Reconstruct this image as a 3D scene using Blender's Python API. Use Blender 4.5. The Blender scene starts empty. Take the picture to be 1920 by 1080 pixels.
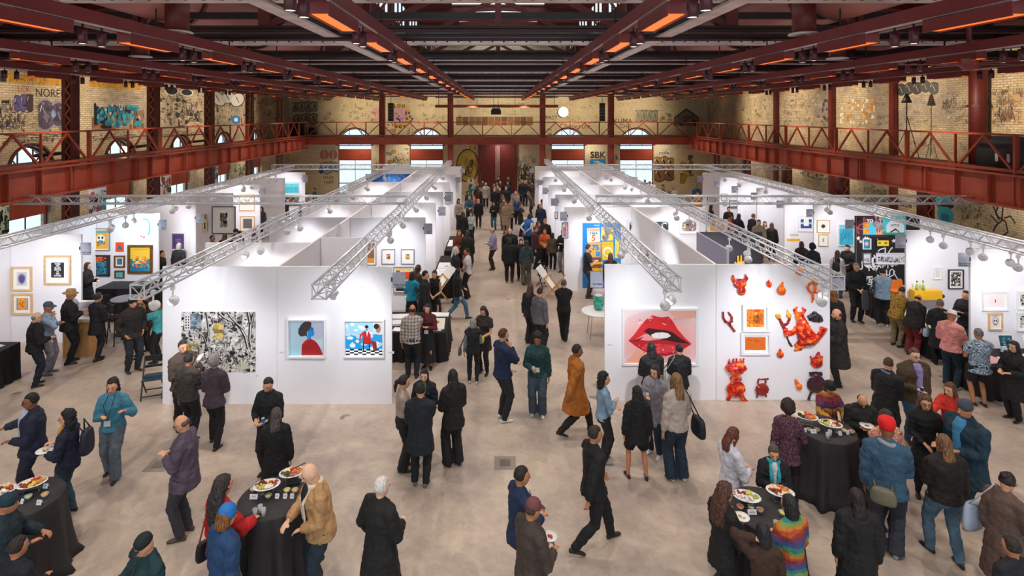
import bpy, math, random
import numpy as np
from mathutils import Vector, Matrix, Euler, noise
S = bpy.context.scene
COL = S.collection
R = math.radians
FPX, VX, VY, HC = 1060.0, 934.0, 215.0, 6.45      # focal length in pixels, vanishing point, eye height

def lin(c):
    return c/12.92 if c <= .04045 else ((c+.055)/1.055)**2.4
def hexc(h):
    h = h.lstrip('#')
    return tuple(lin(int(h[i:i+2], 16)/255) for i in (0, 2, 4))
def depth_floor(py, z=0.0): return FPX*(HC-z)/(py-VY)
def xat(px, d): return (px-VX)*d/FPX
def zat(py, d): return HC-(py-VY)*d/FPX

class MB:
    """collects shapes and links them as one mesh object"""
    def __init__(s): s.v = []; s.f = []; s.m = []; s.mi = 0
    def add(s, vs, fs):
        o = len(s.v); s.v.extend([tuple(q) for q in vs])
        for f in fs: s.f.append(tuple(i+o for i in f)); s.m.append(s.mi)
        return s
    def box(s, x0, x1, y0, y1, z0, z1):
        s.add([(x0,y0,z0),(x1,y0,z0),(x1,y1,z0),(x0,y1,z0),(x0,y0,z1),(x1,y0,z1),(x1,y1,z1),(x0,y1,z1)],
              [(0,3,2,1),(4,5,6,7),(0,1,5,4),(1,2,6,5),(2,3,7,6),(3,0,4,7)])
        return s
    def bar(s, p0, p1, w, h=None, up=(0,0,1)):
        h = w if h is None else h
        p0 = Vector(p0); p1 = Vector(p1); d = (p1-p0).normalized(); u = Vector(up)
        if abs(d.dot(u)) > .98: u = Vector((0,1,0))
        a = d.cross(u).normalized()*w/2; b = a.cross(d).normalized()*h/2
        vs = [p+i*a+j*b for p in (p0,p1) for i,j in ((-1,-1),(1,-1),(1,1),(-1,1))]
        s.add(vs, [(0,1,2,3)[::-1],(4,5,6,7),(0,1,5,4),(1,2,6,5),(2,3,7,6),(3,0,4,7)])
        return s
    def tube(s, pts, rad, n=8, flat=1.0, up=(0,0,1), closed=False, sx=None):
        """loft along pts; rad per point; flat scales the second axis; round caps come from zero-ish end radii"""
        P = [Vector(p) for p in pts]; k = len(P)
        if not hasattr(rad, '__len__'): rad = [rad]*k
        fl = flat if hasattr(flat, '__len__') else [flat]*k
        vs = []; u0 = Vector(up); prev = None
        for i in range(k):
            if closed: d = (P[(i+1)%k]-P[i-1])
            else: d = (P[min(i+1,k-1)]-P[max(i-1,0)])
            d = d.normalized() if d.length > 1e-9 else Vector((0,0,1))
            if prev is None:
                u = u0 if abs(d.dot(u0)) < .95 else Vector((0,1,0))
                a = d.cross(u).normalized()
            else:
                a = prev - d*prev.dot(d)
                a = a.normalized() if a.length > 1e-6 else d.orthogonal().normalized()
            prev = a; b = a.cross(d)
            for j in range(n):
                t = 2*math.pi*j/n
                vs.append(P[i]+a*math.cos(t)*rad[i]+b*math.sin(t)*rad[i]*fl[i])
        fs = []
        kk = k if closed else k-1
        for i in range(kk):
            for j in range(n):
                i2 = (i+1) % k
                fs.append((i*n+j, i2*n+j, i2*n+(j+1)%n, i*n+(j+1)%n))
        if not closed:
            fs.append(tuple(range(n))); fs.append(tuple(range((k-1)*n, k*n))[::-1])
        s.add(vs, fs); return s
    def loft(s, rings):
        """rings: list of equal-length vertex loops, capped"""
        n = len(rings[0]); vs = [p for r in rings for p in r]; fs = []
        for i in range(len(rings)-1):
            for j in range(n): fs.append((i*n+j, i*n+(j+1)%n, (i+1)*n+(j+1)%n, (i+1)*n+j))
        fs.append(tuple(range(n))[::-1]); fs.append(tuple(range((len(rings)-1)*n, len(rings)*n)))
        s.add(vs, fs); return s
    def lathe(s, prof, c=(0,0,0), n=24, wob=0, seedk=0):
        rings = []
        for r, z in prof:
            rings.append([(c[0]+r*math.cos(2*math.pi*j/n), c[1]+r*math.sin(2*math.pi*j/n), c[2]+z) for j in range(n)])
        return s.loft(rings)
    def ball(s, c, r, n=12, m=8, rot=None):
        if not hasattr(r, '__len__'): r = (r,r,r)
        vs = [Vector((0,0,-r[2]))]
        for i in range(1, m):
            a = -math.pi/2+math.pi*i/m
            for j in range(n):
                t = 2*math.pi*j/n
                vs.append(Vector((r[0]*math.cos(a)*math.cos(t), r[1]*math.cos(a)*math.sin(t), r[2]*math.sin(a))))
        vs.append(Vector((0,0,r[2])))
        if rot is not None: vs = [rot @ q for q in vs]
        c = Vector(c); vs = [q+c for q in vs]
        fs = [(0, 1+(j+1)%n, 1+j) for j in range(n)]
        for i in range(m-2):
            for j in range(n):
                fs.append((1+i*n+j, 1+i*n+(j+1)%n, 1+(i+1)*n+(j+1)%n, 1+(i+1)*n+j))
        L = 1+(m-1)*n; o = 1+(m-2)*n
        fs += [(o+j, o+(j+1)%n, L) for j in range(n)]
        s.add(vs, fs); return s
    def poly(s, pts): s.add(pts, [tuple(range(len(pts)))]); return s
    def build(s, name, mat, parent=None, smooth=False, loc=None):
        me = bpy.data.meshes.new(name); me.from_pydata(s.v, [], s.f)
        mats = mat if isinstance(mat, (list, tuple)) else [mat]
        for m in mats: me.materials.append(m)
        if len(mats) > 1: me.polygons.foreach_set('material_index', s.m)
        if smooth: me.polygons.foreach_set('use_smooth', [True]*len(me.polygons))
        me.update()
        o = bpy.data.objects.new(name, me); COL.objects.link(o)
        if parent: o.parent = parent
        if loc is not None: o.location = loc
        return o

def tag(o, label=None, cat=None, group=None, kind=None):
    if label: o['label'] = label
    if cat: o['category'] = cat
    if group: o['group'] = group
    if kind: o['kind'] = kind
    return o
def empty(name, loc=(0,0,0), rz=0, label=None, cat=None, group=None, kind=None):
    o = bpy.data.objects.new(name, None); COL.objects.link(o); o.location = loc; o.rotation_euler = (0,0,rz)
    o.empty_display_size = .1
    return tag(o, label, cat, group, kind)
KIDS = {}
def copy_tree(o, parent=None):
    c = o.copy(); COL.objects.link(c)
    if parent: c.parent = parent
    for ch in o.children: copy_tree(ch, c)
    return c
ORD = ['first','second','third','fourth','fifth','sixth','seventh','eighth','ninth','tenth','eleventh','twelfth',
       'thirteenth','fourteenth','fifteenth','sixteenth','seventeenth','eighteenth','nineteenth','twentieth']

# ---------- materials ----------
MATS = {}
def mat(name, col, rough=.6, metal=0, bump=0, bscale=40, var=0, vscale=3, emit=None, es=1, spec=.5, alpha=1, trans=0, coat=0):
    key = (name, str(col))
    if key in MATS: return MATS[key]
    m = bpy.data.materials.new(name); m.use_nodes = True; nt = m.node_tree; b = nt.nodes['Principled BSDF']
    c = hexc(col) if isinstance(col, str) else col
    b.inputs['Base Color'].default_value = (*c, 1); b.inputs['Roughness'].default_value = rough
    b.inputs['Metallic'].default_value = metal; b.inputs['Specular IOR Level'].default_value = spec
    b.inputs['Transmission Weight'].default_value = trans
    b.inputs['Coat Weight'].default_value = coat
    if emit:
        b.inputs['Emission Color'].default_value = (*(hexc(emit) if isinstance(emit, str) else emit), 1); b.inputs['Emission Strength'].default_value = es
    if var or bump:
        tc = nt.nodes.new('ShaderNodeTexCoord'); 
        if var:
            n = nt.nodes.new('ShaderNodeTexNoise'); n.inputs['Scale'].default_value = vscale; n.inputs['Detail'].default_value = 5
            nt.links.new(tc.outputs['Object'], n.inputs['Vector'])
            r = nt.nodes.new('ShaderNodeValToRGB')
            r.color_ramp.elements[0].position = .3; r.color_ramp.elements[1].position = .7
            r.color_ramp.elements[0].color = (*[max(0, q*(1-var)) for q in c], 1)
            r.color_ramp.elements[1].color = (*[min(1, q*(1+var)) for q in c], 1)
            nt.links.new(n.outputs['Fac'], r.inputs['Fac']); nt.links.new(r.outputs['Color'], b.inputs['Base Color'])
        if bump:
            n2 = nt.nodes.new('ShaderNodeTexNoise'); n2.inputs['Scale'].default_value = bscale; n2.inputs['Detail'].default_value = 3
            nt.links.new(tc.outputs['Object'], n2.inputs['Vector'])
            bp = nt.nodes.new('ShaderNodeBump'); bp.inputs['Strength'].default_value = bump; bp.inputs['Distance'].default_value = .02
            nt.links.new(n2.outputs['Fac'], bp.inputs['Height']); nt.links.new(bp.outputs['Normal'], b.inputs['Normal'])
    MATS[key] = m; return m
def paint(c): return mat('paint_'+c.lstrip('#'), c, .7)

def nodes(m):
    nt = m.node_tree
    def N(t, **kw):
        n = nt.nodes.new(t)
        for k, v in kw.items():
            if k in n.inputs: n.inputs[k].default_value = v
            else: setattr(n, k, v)
        return n
    return nt, N, nt.links.new

RED = mat('oxide_red_steel', '#a3442d', .5, var=.2, vscale=1.5, bump=.15, bscale=12)
REDD = mat('dark_oxide_steel', '#68221c', .5, var=.25, vscale=2)
REDP = mat('plum_painted_steel', '#7a2a2a', .45, var=.12, vscale=2)
BLK = mat('black_metal', '#111114', .5)
GREYST = mat('galvanised_flange', '#d6c2bc', .45, .3, var=.2, vscale=3)
WHITEP = mat('white_panel_paint', '#eceaf0', .75, var=.02, vscale=1.2)
ALU = mat('brushed_aluminium', '#d2d3da', .36, .35)
BLKCLOTH = mat('black_tablecloth', '#121113', .8, bump=.3, bscale=60)
WHITEPL = mat('white_lacquer', '#e8e8ea', .35)

def brick_mat(name, c1, c2, mortar, dirt, dirtamt, axis):
    m = bpy.data.materials.new(name); m.use_nodes = True; nt, N, L = nodes(m); b = nt.nodes['Principled BSDF']
    tc = N('ShaderNodeTexCoord'); sp = N('ShaderNodeSeparateXYZ'); cb = N('ShaderNodeCombineXYZ')
    L(tc.outputs['Object'], sp.inputs[0]); L(sp.outputs['X' if axis == 'x' else 'Y'], cb.inputs['X']); L(sp.outputs['Z'], cb.inputs['Y'])
    br = N('ShaderNodeTexBrick', Scale=1.0); br.inputs['Color1'].default_value = (*hexc(c1),1); br.inputs['Color2'].default_value = (*hexc(c2),1)
    br.inputs['Mortar'].default_value = (*hexc(mortar),1); br.inputs['Mortar Size'].default_value = .012
    br.inputs['Brick Width'].default_value = .26; br.inputs['Row Height'].default_value = .085
    L(cb.outputs[0], br.inputs['Vector'])
    n1 = N('ShaderNodeTexNoise', Scale=.55, Detail=8.0, Roughness=.7); L(tc.outputs['Object'], n1.inputs['Vector'])
    r1 = N('ShaderNodeValToRGB'); r1.color_ramp.elements[0].position = .44; r1.color_ramp.elements[1].position = .62
    L(n1.outputs['Fac'], r1.inputs['Fac'])
    n2 = N('ShaderNodeTexNoise', Scale=2.6, Detail=9.0, Roughness=.8); L(tc.outputs['Object'], n2.inputs['Vector'])
    r2 = N('ShaderNodeValToRGB'); r2.color_ramp.elements[0].position = .56; r2.color_ramp.elements[1].position = .66
    L(n2.outputs['Fac'], r2.inputs['Fac'])
    mx = N('ShaderNodeMix', data_type='RGBA'); mx.inputs['Factor'].default_value = 1
    mul = N('ShaderNodeMath', operation='MULTIPLY'); mul.inputs[1].default_value = dirtamt
    L(r1.outputs['Color'], mul.inputs[0]); L(mul.outputs[0], mx.inputs['Factor'])
    L(br.outputs['Color'], mx.inputs['A']); mx.inputs['B'].default_value = (*hexc(dirt),1)
    mx2 = N('ShaderNodeMix', data_type='RGBA'); mul2 = N('ShaderNodeMath', operation='MULTIPLY'); mul2.inputs[1].default_value = dirtamt*.8
    L(r2.outputs['Color'], mul2.inputs[0]); L(mul2.outputs[0], mx2.inputs['Factor']); L(mx.outputs['Result'], mx2.inputs['A'])
    mx2.inputs['B'].default_value = (*hexc('#2d2623'),1)
    L(mx2.outputs['Result'], b.inputs['Base Color']); b.inputs['Roughness'].default_value = .85
    bp = N('ShaderNodeBump', Strength=.4, Distance=.02); L(br.outputs['Fac'], bp.inputs['Height']); bp.invert = True
    L(bp.outputs['Normal'], b.inputs['Normal'])
    return m

def text_mesh(txt, size=.1, extrude=0.0, align='CENTER', bold=0):
    """returns (verts, faces) of the word lying in the XY plane, centred"""
    cu = bpy.data.curves.new('lettering', 'FONT'); cu.body = txt; cu.size = size; cu.align_x = align; cu.align_y = 'CENTER'
    cu.resolution_u = 2; cu.offset = bold; cu.extrude = extrude
    ob = bpy.data.objects.new('lettering', cu); COL.objects.link(ob)
    me = ob.to_mesh(); vs = [tuple(v.co) for v in me.vertices]; fs = [tuple(p.vertices) for p in me.polygons]
    ob.to_mesh_clear(); bpy.data.objects.remove(ob); bpy.data.curves.remove(cu)
    return vs, fs

class Pic:
    """flat artwork: coloured shapes stacked in a unit square (u right, v up), u scaled by aspect"""
    def __init__(s, w, h, bg):
        s.w = w; s.h = h; s.mb = MB(); s.mats = []; s.k = 0; s.idx = {}
        if bg: s.rect(bg, 0, 0, 1, 1)
    def c(s, col):
        if col not in s.idx: s.idx[col] = len(s.mats); s.mats.append(paint(col))
        s.mb.mi = s.idx[col]; s.k += 1
        return s.k*.00004
    def put(s, col, pts):
        z = s.c(col); s.mb.poly([((u-.5)*s.w, -z, (v-.5)*s.h) for u, v in pts]); return s
    def rect(s, col, x0, y0, x1, y1): return s.put(col, [(x0,y0),(x1,y0),(x1,y1),(x0,y1)])
    def ell(s, col, cx, cy, rx, ry, rot=0, n=22):
        a = math.cos(rot); b = math.sin(rot); ar = s.w/s.h
        return s.put(col, [(min(1,max(0,cx+rx*math.cos(t)*a-ry*math.sin(t)*b/ar)), min(1,max(0,cy+rx*math.cos(t)*b*ar+ry*math.sin(t)*a))) for t in [2*math.pi*i/n for i in range(n)]])
    def rrect(s, col, x0, y0, x1, y1, r=.2):
        pts = []
        for cx, cy, a0 in ((x1-r,y1-r,0),(x0+r,y1-r,90),(x0+r,y0+r,180),(x1-r,y0+r,270)):
            for i in range(5): pts.append((cx+r*math.cos(R(a0+22.5*i)), cy+r*math.sin(R(a0+22.5*i))))
        return s.put(col, pts)
    def line(s, col, pts, w=.02):
        """ribbon through pts, width in fractions of the height"""
        z = s.c(col); P = [Vector(((min(1,max(0,u))-.5)*s.w, (min(1,max(0,v))-.5)*s.h)) for u, v in pts]; W = w*s.h/2; k = len(P); vs = []
        for i in range(k):
            d = P[min(i+1,k-1)]-P[max(i-1,0)]; d = d.normalized() if d.length > 1e-9 else Vector((1,0)); q = Vector((-d.y,d.x))*W
            vs += [(P[i].x+q.x, -z, P[i].y+q.y), (P[i].x-q.x, -z, P[i].y-q.y)]
        s.mb.add(vs, [(2*i, 2*i+1, 2*i+3, 2*i+2) for i in range(k-1)]); return s
    def text(s, col, t, u, v, size, bold=0):
        z = s.c(col); vs, fs = text_mesh(t, size*s.h, bold=bold*s.h)
        s.mb.add([((u-.5)*s.w+a, -z, (v-.5)*s.h+b) for a, b, _ in vs], fs); return s
    def blobs(s, rnd, cols, n, smin, smax, box=(0,0,1,1), jag=.35):
        for _ in range(n):
            cx = rnd.uniform(box[0], box[2]); cy = rnd.uniform(box[1], box[3]); r = rnd.uniform(smin, smax); m = rnd.randint(6, 10); ar = s.w/s.h
            st = rnd.uniform(.5, 1.6)
            pts = []
            for i in range(m):
                q = r*rnd.uniform(1-jag, 1+jag)
                pts.append((min(max(cx+q/ar*math.cos(2*math.pi*i/m)*st, box[0]), box[2]), min(max(cy+q*math.sin(2*math.pi*i/m)/st, box[1]), box[3])))
            s.put(rnd.choice(cols), pts)
        return s
    def scrib(s, rnd, col, box, w, n=14, loops=1.0):
        x0,y0,x1,y1 = box; pts = []; ph = rnd.uniform(0, 6)
        for i in range(n*4):
            t = i/(n*4-1)
            pts.append((x0+(x1-x0)*(t+.09*math.sin(ph+t*n*2.4)*loops), (y0+y1)/2+(y1-y0)/2*math.sin(ph*2+t*n*1.9)*(.6+.4*math.sin(t*9+ph))))
        return s.line(col, pts, w)
    def build(s, name, parent=None): return s.mb.build(name, s.mats, parent)

FOLD = bpy.data.textures.new('cloth_folds', 'CLOUDS'); FOLD.noise_scale = .075; FOLD.noise_depth = 2
CURL = bpy.data.textures.new('hair_curls', 'CLOUDS'); CURL.noise_scale = .035; CURL.noise_depth = 1
def remesh(o, vox, smooth=3, fold=0, tex=None):
    r = o.modifiers.new('remesh', 'REMESH'); r.mode = 'VOXEL'; r.voxel_size = vox; r.use_smooth_shade = True
    if smooth: s_ = o.modifiers.new('smooth', 'SMOOTH'); s_.factor = .5; s_.iterations = smooth
    if fold:
        d = o.modifiers.new('folds', 'DISPLACE'); d.texture = tex or FOLD; d.strength = fold; d.mid_level = .5; d.texture_coords = 'LOCAL'
HALL_W = 400; BW = 240; WASH = 620; UND = 120
# ---------- camera ----------
cam = bpy.data.cameras.new('camera'); camo = bpy.data.objects.new('camera', cam); COL.objects.link(camo)
camo.location = (0, 0, HC); camo.rotation_euler = (R(90), 0, 0)
cam.sensor_width = 36; cam.lens = FPX/1920*36; cam.shift_x = (960-VX)/1920; cam.shift_y = -(540-VY)/1920
cam.clip_end = 300; S.camera = camo

XW, YB = 17.2, 46.5            # side walls, end wall
XB, YF = 14.7, 43.6            # balcony edges
ZD = 4.72                      # balcony deck level
ZR = 5.87
# floor
m = bpy.data.materials.new('polished_concrete'); m.use_nodes = True; nt, N, L = nodes(m); b = nt.nodes['Principled BSDF']
tc = N('ShaderNodeTexCoord')
n1 = N('ShaderNodeTexNoise', Scale=.8, Detail=9.0, Roughness=.62, Distortion=.6); L(tc.outputs['Object'], n1.inputs['Vector'])
r1 = N('ShaderNodeValToRGB'); e = r1.color_ramp.elements
e[0].position = .3; e[0].color = (*hexc('#a39389'),1); e[1].position = .72; e[1].color = (*hexc('#d2c1b0'),1)
k = e.new(.46); k.color = (*hexc('#b3a398'),1); k = e.new(.58); k.color = (*hexc('#bfae9f'),1)
L(n1.outputs['Fac'], r1.inputs['Fac'])
n2 = N('ShaderNodeTexNoise', Scale=4.0, Detail=8.0, Roughness=.7, Distortion=1.5); L(tc.outputs['Object'], n2.inputs['Vector'])
r2 = N('ShaderNodeValToRGB'); r2.color_ramp.elements[0].position = .35; r2.color_ramp.elements[0].color = (.78,.76,.74,1)
r2.color_ramp.elements[1].position = .62; r2.color_ramp.elements[1].color = (1,1,1,1); L(n2.outputs['Fac'], r2.inputs['Fac'])
mx = N('ShaderNodeMix', data_type='RGBA', blend_type='MULTIPLY'); mx.inputs['Factor'].default_value = .75
L(r1.outputs['Color'], mx.inputs['A']); L(r2.outputs['Color'], mx.inputs['B'])
v = N('ShaderNodeTexNoise', Scale=1.1, Detail=3.0); L(tc.outputs['Object'], v.inputs['Vector'])
r3 = N('ShaderNodeValToRGB'); r3.color_ramp.elements[0].position = .69; r3.color_ramp.elements[1].position = .72; L(v.outputs['Fac'], r3.inputs['Fac'])
mx3 = N('ShaderNodeMix', data_type='RGBA'); L(r3.outputs['Color'], mx3.inputs['Factor']); L(mx.outputs['Result'], mx3.inputs['A']); mx3.inputs['B'].default_value = (*hexc('#80706a'),1)
L(mx3.outputs['Result'], b.inputs['Base Color'])
rr = N('ShaderNodeMapRange'); rr.inputs['To Min'].default_value = .2; rr.inputs['To Max'].default_value = .5; L(n2.outputs['Fac'], rr.inputs['Value']); L(rr.outputs[0], b.inputs['Roughness'])
b.inputs['Specular IOR Level'].default_value = .4
FLOORM = m
tag(MB().box(-XW-.4, XW+.4, -4, YB+.4, -.2, 0).build('floor', FLOORM), 'polished beige concrete floor of the hall', 'floor', kind='structure')

BRW = brick_mat('cream_painted_brick_side', '#e8d3ac', '#d6b98c', '#a58d70', '#94857a', .75, 'y')
BRB = brick_mat('cream_painted_brick_end', '#f0dfbb', '#e6d0a4', '#c4ab84', '#a58c6c', .35, 'x')

def arch_pts(c, w, zt, z0, n=12):
    """outline of an arched opening (u,z): straight to the spring then round"""
    r = w/2; zs = zt-r; pts = [(c-r, z0)]
    for i in range(n+1):
        a = math.pi-math.pi*i/n; pts.append((c+r*math.cos(a), zs+r*math.sin(a)))
    pts.append((c+r, z0)); return pts
def wall_with_arches(name, cs, w, zt, u0, u1, ztop, place, matr, thick, label):
    """brick wall in (u,z) with arched openings down to the floor; place(u, z, t) gives a world point"""
    mb = MB()
    def slab(pts):
        n = len(pts); f = [place(u, z, 0) for u, z in pts]; bk = [place(u, z, thick) for u, z in pts]
        mb.add(f+bk, [tuple(range(n)), tuple(range(2*n-1, n-1, -1))]+[(i, (i+1)%n, n+(i+1)%n, n+i) for i in range(n)])
    edges = [u0]
    for c in cs: edges += [c-w/2, c+w/2]
    edges.append(u1)
    for i in range(0, len(edges), 2): slab([(edges[i],0),(edges[i+1],0),(edges[i+1],ztop),(edges[i],ztop)])
    for c in cs:
        a = arch_pts(c, w, zt, zt-w/2); h = len(a)//2
        arc = a[1:-1]; mid = len(arc)//2
        for s0, s1 in ((0, mid), (mid, len(arc)-1)):
            for i in range(s0, s1): slab([arc[i], arc[i+1], (arc[i+1][0], ztop), (arc[i][0], ztop)])
    return tag(mb.build(name, matr), label, 'wall', kind='structure')
CB = [-11.8, -5.9, 5.75, 11.4]
end_wall = wall_with_arches('wall_back', CB, 2.75, 5.3, -XW, XW, 12.0, lambda u,z,t: (u, YB+t, z), BRB, .4, 'cream painted brick end wall with arched windows')
CL = [15.95, 20.8, 25.7, 30.6, 35.4, 40.2]
left_wall = wall_with_arches('wall_left', CL, 1.9, 5.3, -4, YB, 9.5, lambda u,z,t: (-XW-t, u, z), BRW, .4, 'graffitied brick wall on the left with arched windows')
right_wall = tag(MB().box(XW, XW+.4, -4, YB, 0, 9.5).build('wall_right', BRW), 'graffitied cream brick wall on the right', 'wall', kind='structure')

GLASS = mat('pale_blue_window_glass', '#f2fbff', .05, trans=1, spec=.3); GLASS.node_tree.nodes['Principled BSDF'].inputs['IOR'].default_value = 1.01
FRM = mat('window_frame_rust', '#5b2219', .5)
BLIND = mat('rust_blind', '#b5482a', .6, var=.1)
def window(n, cu, w, plane, rot_left):
    """arched window; local u along the wall"""
    def pl(u, z, t): return (-XW-.22-t, u, z) if rot_left else (u, YB+.22+t, z)
    root = empty('window_%d' % n, pl(cu, 0, 0)); tag(root, kind='structure')
    ox, oy, oz = pl(cu, 0, 0)
    def q(u, z, t): p = pl(cu+u, z, t); return (p[0]-ox, p[1]-oy, p[2])
    a = arch_pts(0, w-.02, 5.28, .02, 12)
    g = MB(); k = len(a); f = [q(u,z,0) for u,z in a]; bk = [q(u,z,.012) for u,z in a]
    g.add(f+bk, [tuple(range(k)), tuple(range(2*k-1,k-1,-1))]+[(i,(i+1)%k,k+(i+1)%k,k+i) for i in range(k)])
    g.build('glass', GLASS, root)
    fr = MB()
    for i in range(len(a)-1): fr.bar(q(*a[i],-.02), q(*a[i+1],-.02), .1, .08)
    for z in (.8, 3.9): fr.bar(q(-w/2,z,-.02), q(w/2,z,-.02), .07)
    fr.bar(q(-w*.28,4.0+.05,-.02), q(w*.28,4.05,-.02), .12)
    fr.bar(q(0,.02,-.02), q(0,2.7,-.02), .035)
    fr.bar(q(-w*.18,3.9,-.02), q(-w*.18,5.15,-.02), .04); fr.bar(q(w*.18,3.9,-.02), q(w*.18,5.15,-.02), .04)
    for s in (-1,1): fr.bar(q(0,4.2,-.03), q(s*w*.4,5.0,-.03), .04)
    fr.build('window_frame', FRM, root)
    MB().add([q(-w/2+.05,2.68,-.06),q(w/2-.05,2.68,-.06),q(w/2-.05,3.62,-.06),q(-w/2+.05,3.62,-.06),
              q(-w/2+.05,2.68,-.09),q(w/2-.05,2.68,-.09),q(w/2-.05,3.62,-.09),q(-w/2+.05,3.62,-.09)],
             [(0,1,2,3),(7,6,5,4),(0,4,5,1),(1,5,6,2),(2,6,7,3),(3,7,4,0)]) if 0 else None
    mbx = MB(); P = [q(u,z,t) for t in (-.06,-.1) for u,z in ((-w/2+.04,2.68),(w/2-.04,2.68),(w/2-.04,3.62),(-w/2+.04,3.62))]
    mbx.add(P, [(0,1,2,3),(7,6,5,4),(0,4,5,1),(1,5,6,2),(2,6,7,3),(3,7,4,0)]); mbx.build('blind_panel', BLIND, root)
    ar = MB(); A = arch_pts(0, w+.16, 5.38, 3.9, 14)
    for i in range(1, len(A)-2): ar.bar(q(*A[i],-.24), q(*A[i+1],-.24), .16, .06)
    ar.build('arch_trim', mat('arch_brick_trim','#6b3226',.7), root)
    return root
for i, c in enumerate(CB): window(i+1, c, 2.75, None, False)
for i, c in enumerate(CL): window(i+5, c, 1.9, None, True)

# big sliding door in the middle of the end wall
dr = empty('door_1', (-.05, YB-.02, 0)); tag(dr, 'tall oxide red double door in the end wall', 'door', kind='structure')
DM = mat('door_red', '#6b2018', .5, var=.15)
for sx in (-1, 1):
    d_ = MB().box(sx*.72-.69, sx*.72+.69, -.1, 0, 0, 4.1).build('door_leaf', DM, dr)
    MB().box(sx*.12-.03, sx*.12+.03, -.14, -.1, .9, 3.9).build('door_handle', GREYST, d_)
MB().box(-1.6, 1.6, -.16, 0, 4.1, 4.22).box(-1.6,-1.46,-.14,0,0,4.1).box(1.46,1.6,-.14,0,0,4.1).build('door_frame', REDD, dr)

# ---------- balcony on three sides ----------
CONC = mat('balcony_deck_concrete', '#6d5a50', .8)
def railing(p0, p1, step, name, label, thick_alt=True):
    p0 = Vector(p0); p1 = Vector(p1); L_ = (p1-p0).length; n = int(L_/step); d = (p1-p0)/L_
    root = empty(name, p0, 0, label, 'railing', None, 'structure')
    MB().bar((0,0,ZR-ZD), (p1-p0)+Vector((0,0,ZR-ZD)), .09, .06).build('handrail', RED, root)
    MB().bar((0,0,.12), (p1-p0)+Vector((0,0,.12)), .09, .09).build('bottom_rail', RED, root)
    for i in range(n+1):
        a = d*(i*step); w = .13 if i % 2 == 0 else .07
        MB().bar(a+Vector((0,0,0)), a+Vector((0,0,ZR-ZD)), w, w*.6, up=d).build('post', RED, root)
        if i < n:
            m_ = d*((i+.5)*step); mb = MB()
            mb.bar(a+d*.1+Vector((0,0,.12)), m_+Vector((0,0,ZR-ZD-.05)), .06, .06); mb.bar(d*((i+1)*step)-d*.1+Vector((0,0,.12)), m_+Vector((0,0,ZR-ZD-.05)), .06, .06)
            mb.build('brace', RED, root)
railing((-XB, 3.2, ZD), (-XB, YF, ZD), 2.14, 'balcony_railing', 'rust red steel railing with inverted V braces along the left balcony')
railing((XB, 3.2, ZD), (XB, YF, ZD), 2.14, 'balcony_railing', 'rust red steel railing with inverted V braces along the right balcony')
railing((-XB, YF, ZD), (XB, YF, ZD), 2.25, 'balcony_railing', 'rust red steel railing across the balcony at the far end')
def girder(side):
    root = empty('balcony_girder', (side*XB, 0, 0), 0, 'deep riveted rust red plate girder under the %s balcony' % ('left' if side < 0 else 'right'), 'girder', None, 'structure')
    z1, z0 = ZD, 3.82
    MB().box(-.02, .02, 1, YF, z0, z1).build('web', RED, root)
    for z in (z0, z1): 
        MB().box(-.18, .18, 1, YF+.1, z-.03, z+.03).build('flange', RED, root)
    y = 1.8; i = 0
    while y < YF:
        s_ = -side
        mb = MB().box(min(0,s_*.16), max(0,s_*.16), y-.012, y+.012, z0, z1); mb.box(min(0,s_*.05), max(0,s_*.05), y-.07, y+.07, z0, z1)
        if i % 3 == 0: mb.box(min(0,s_*.05), max(0,s_*.05), y+.3, y+.44, z0, z1)
        rv = mb
        for k_ in range(12):
            zz = z0+.07+k_*.07; rv.box(s_*.05-.012, s_*.05+.012, y-.06, y-.035, zz-.012, zz+.012)
        mb.build('stiffener', RED, root); y += 1.22 if i % 3 else 1.05; i += 1
    rv = MB(); y = 2
    while y < YF:
        rv.box(-side*.02-.014, -side*.02+.014, y-.014, y+.014, z0+.08, z0+.108); rv.box(-side*.02-.014, -side*.02+.014, y-.014, y+.014, z1-.1, z1-.072); y += .14
    tag(rv.build('rivets', RED, root), kind='stuff')
girder(-1); girder(1)
root = empty('balcony_girder', (0, YF, 0), 0, 'plain rust red beam carrying the balcony across the far end', 'girder', None, 'structure')
MB().box(-XB, XB, -.14, .14, 4.18, ZD).build('web', RED, root); MB().box(-XB, XB, -.2, .2, 4.15, 4.2).build('flange', RED, root)
for s_, nm in ((-1,'left'),(1,'right')):
    a, b_ = sorted((s_*XB, s_*XW))
    tag(MB().box(a+.0, b_, 1, YF, ZD-.12, ZD-.01).build('balcony_deck', CONC), 'walkway deck of the %s balcony' % nm, 'balcony', kind='structure')
tag(MB().box(-XW, XW, YF, YB, ZD-.12, ZD-.01).build('balcony_deck', CONC), 'walkway deck of the far end balcony', 'balcony', kind='structure')

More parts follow.
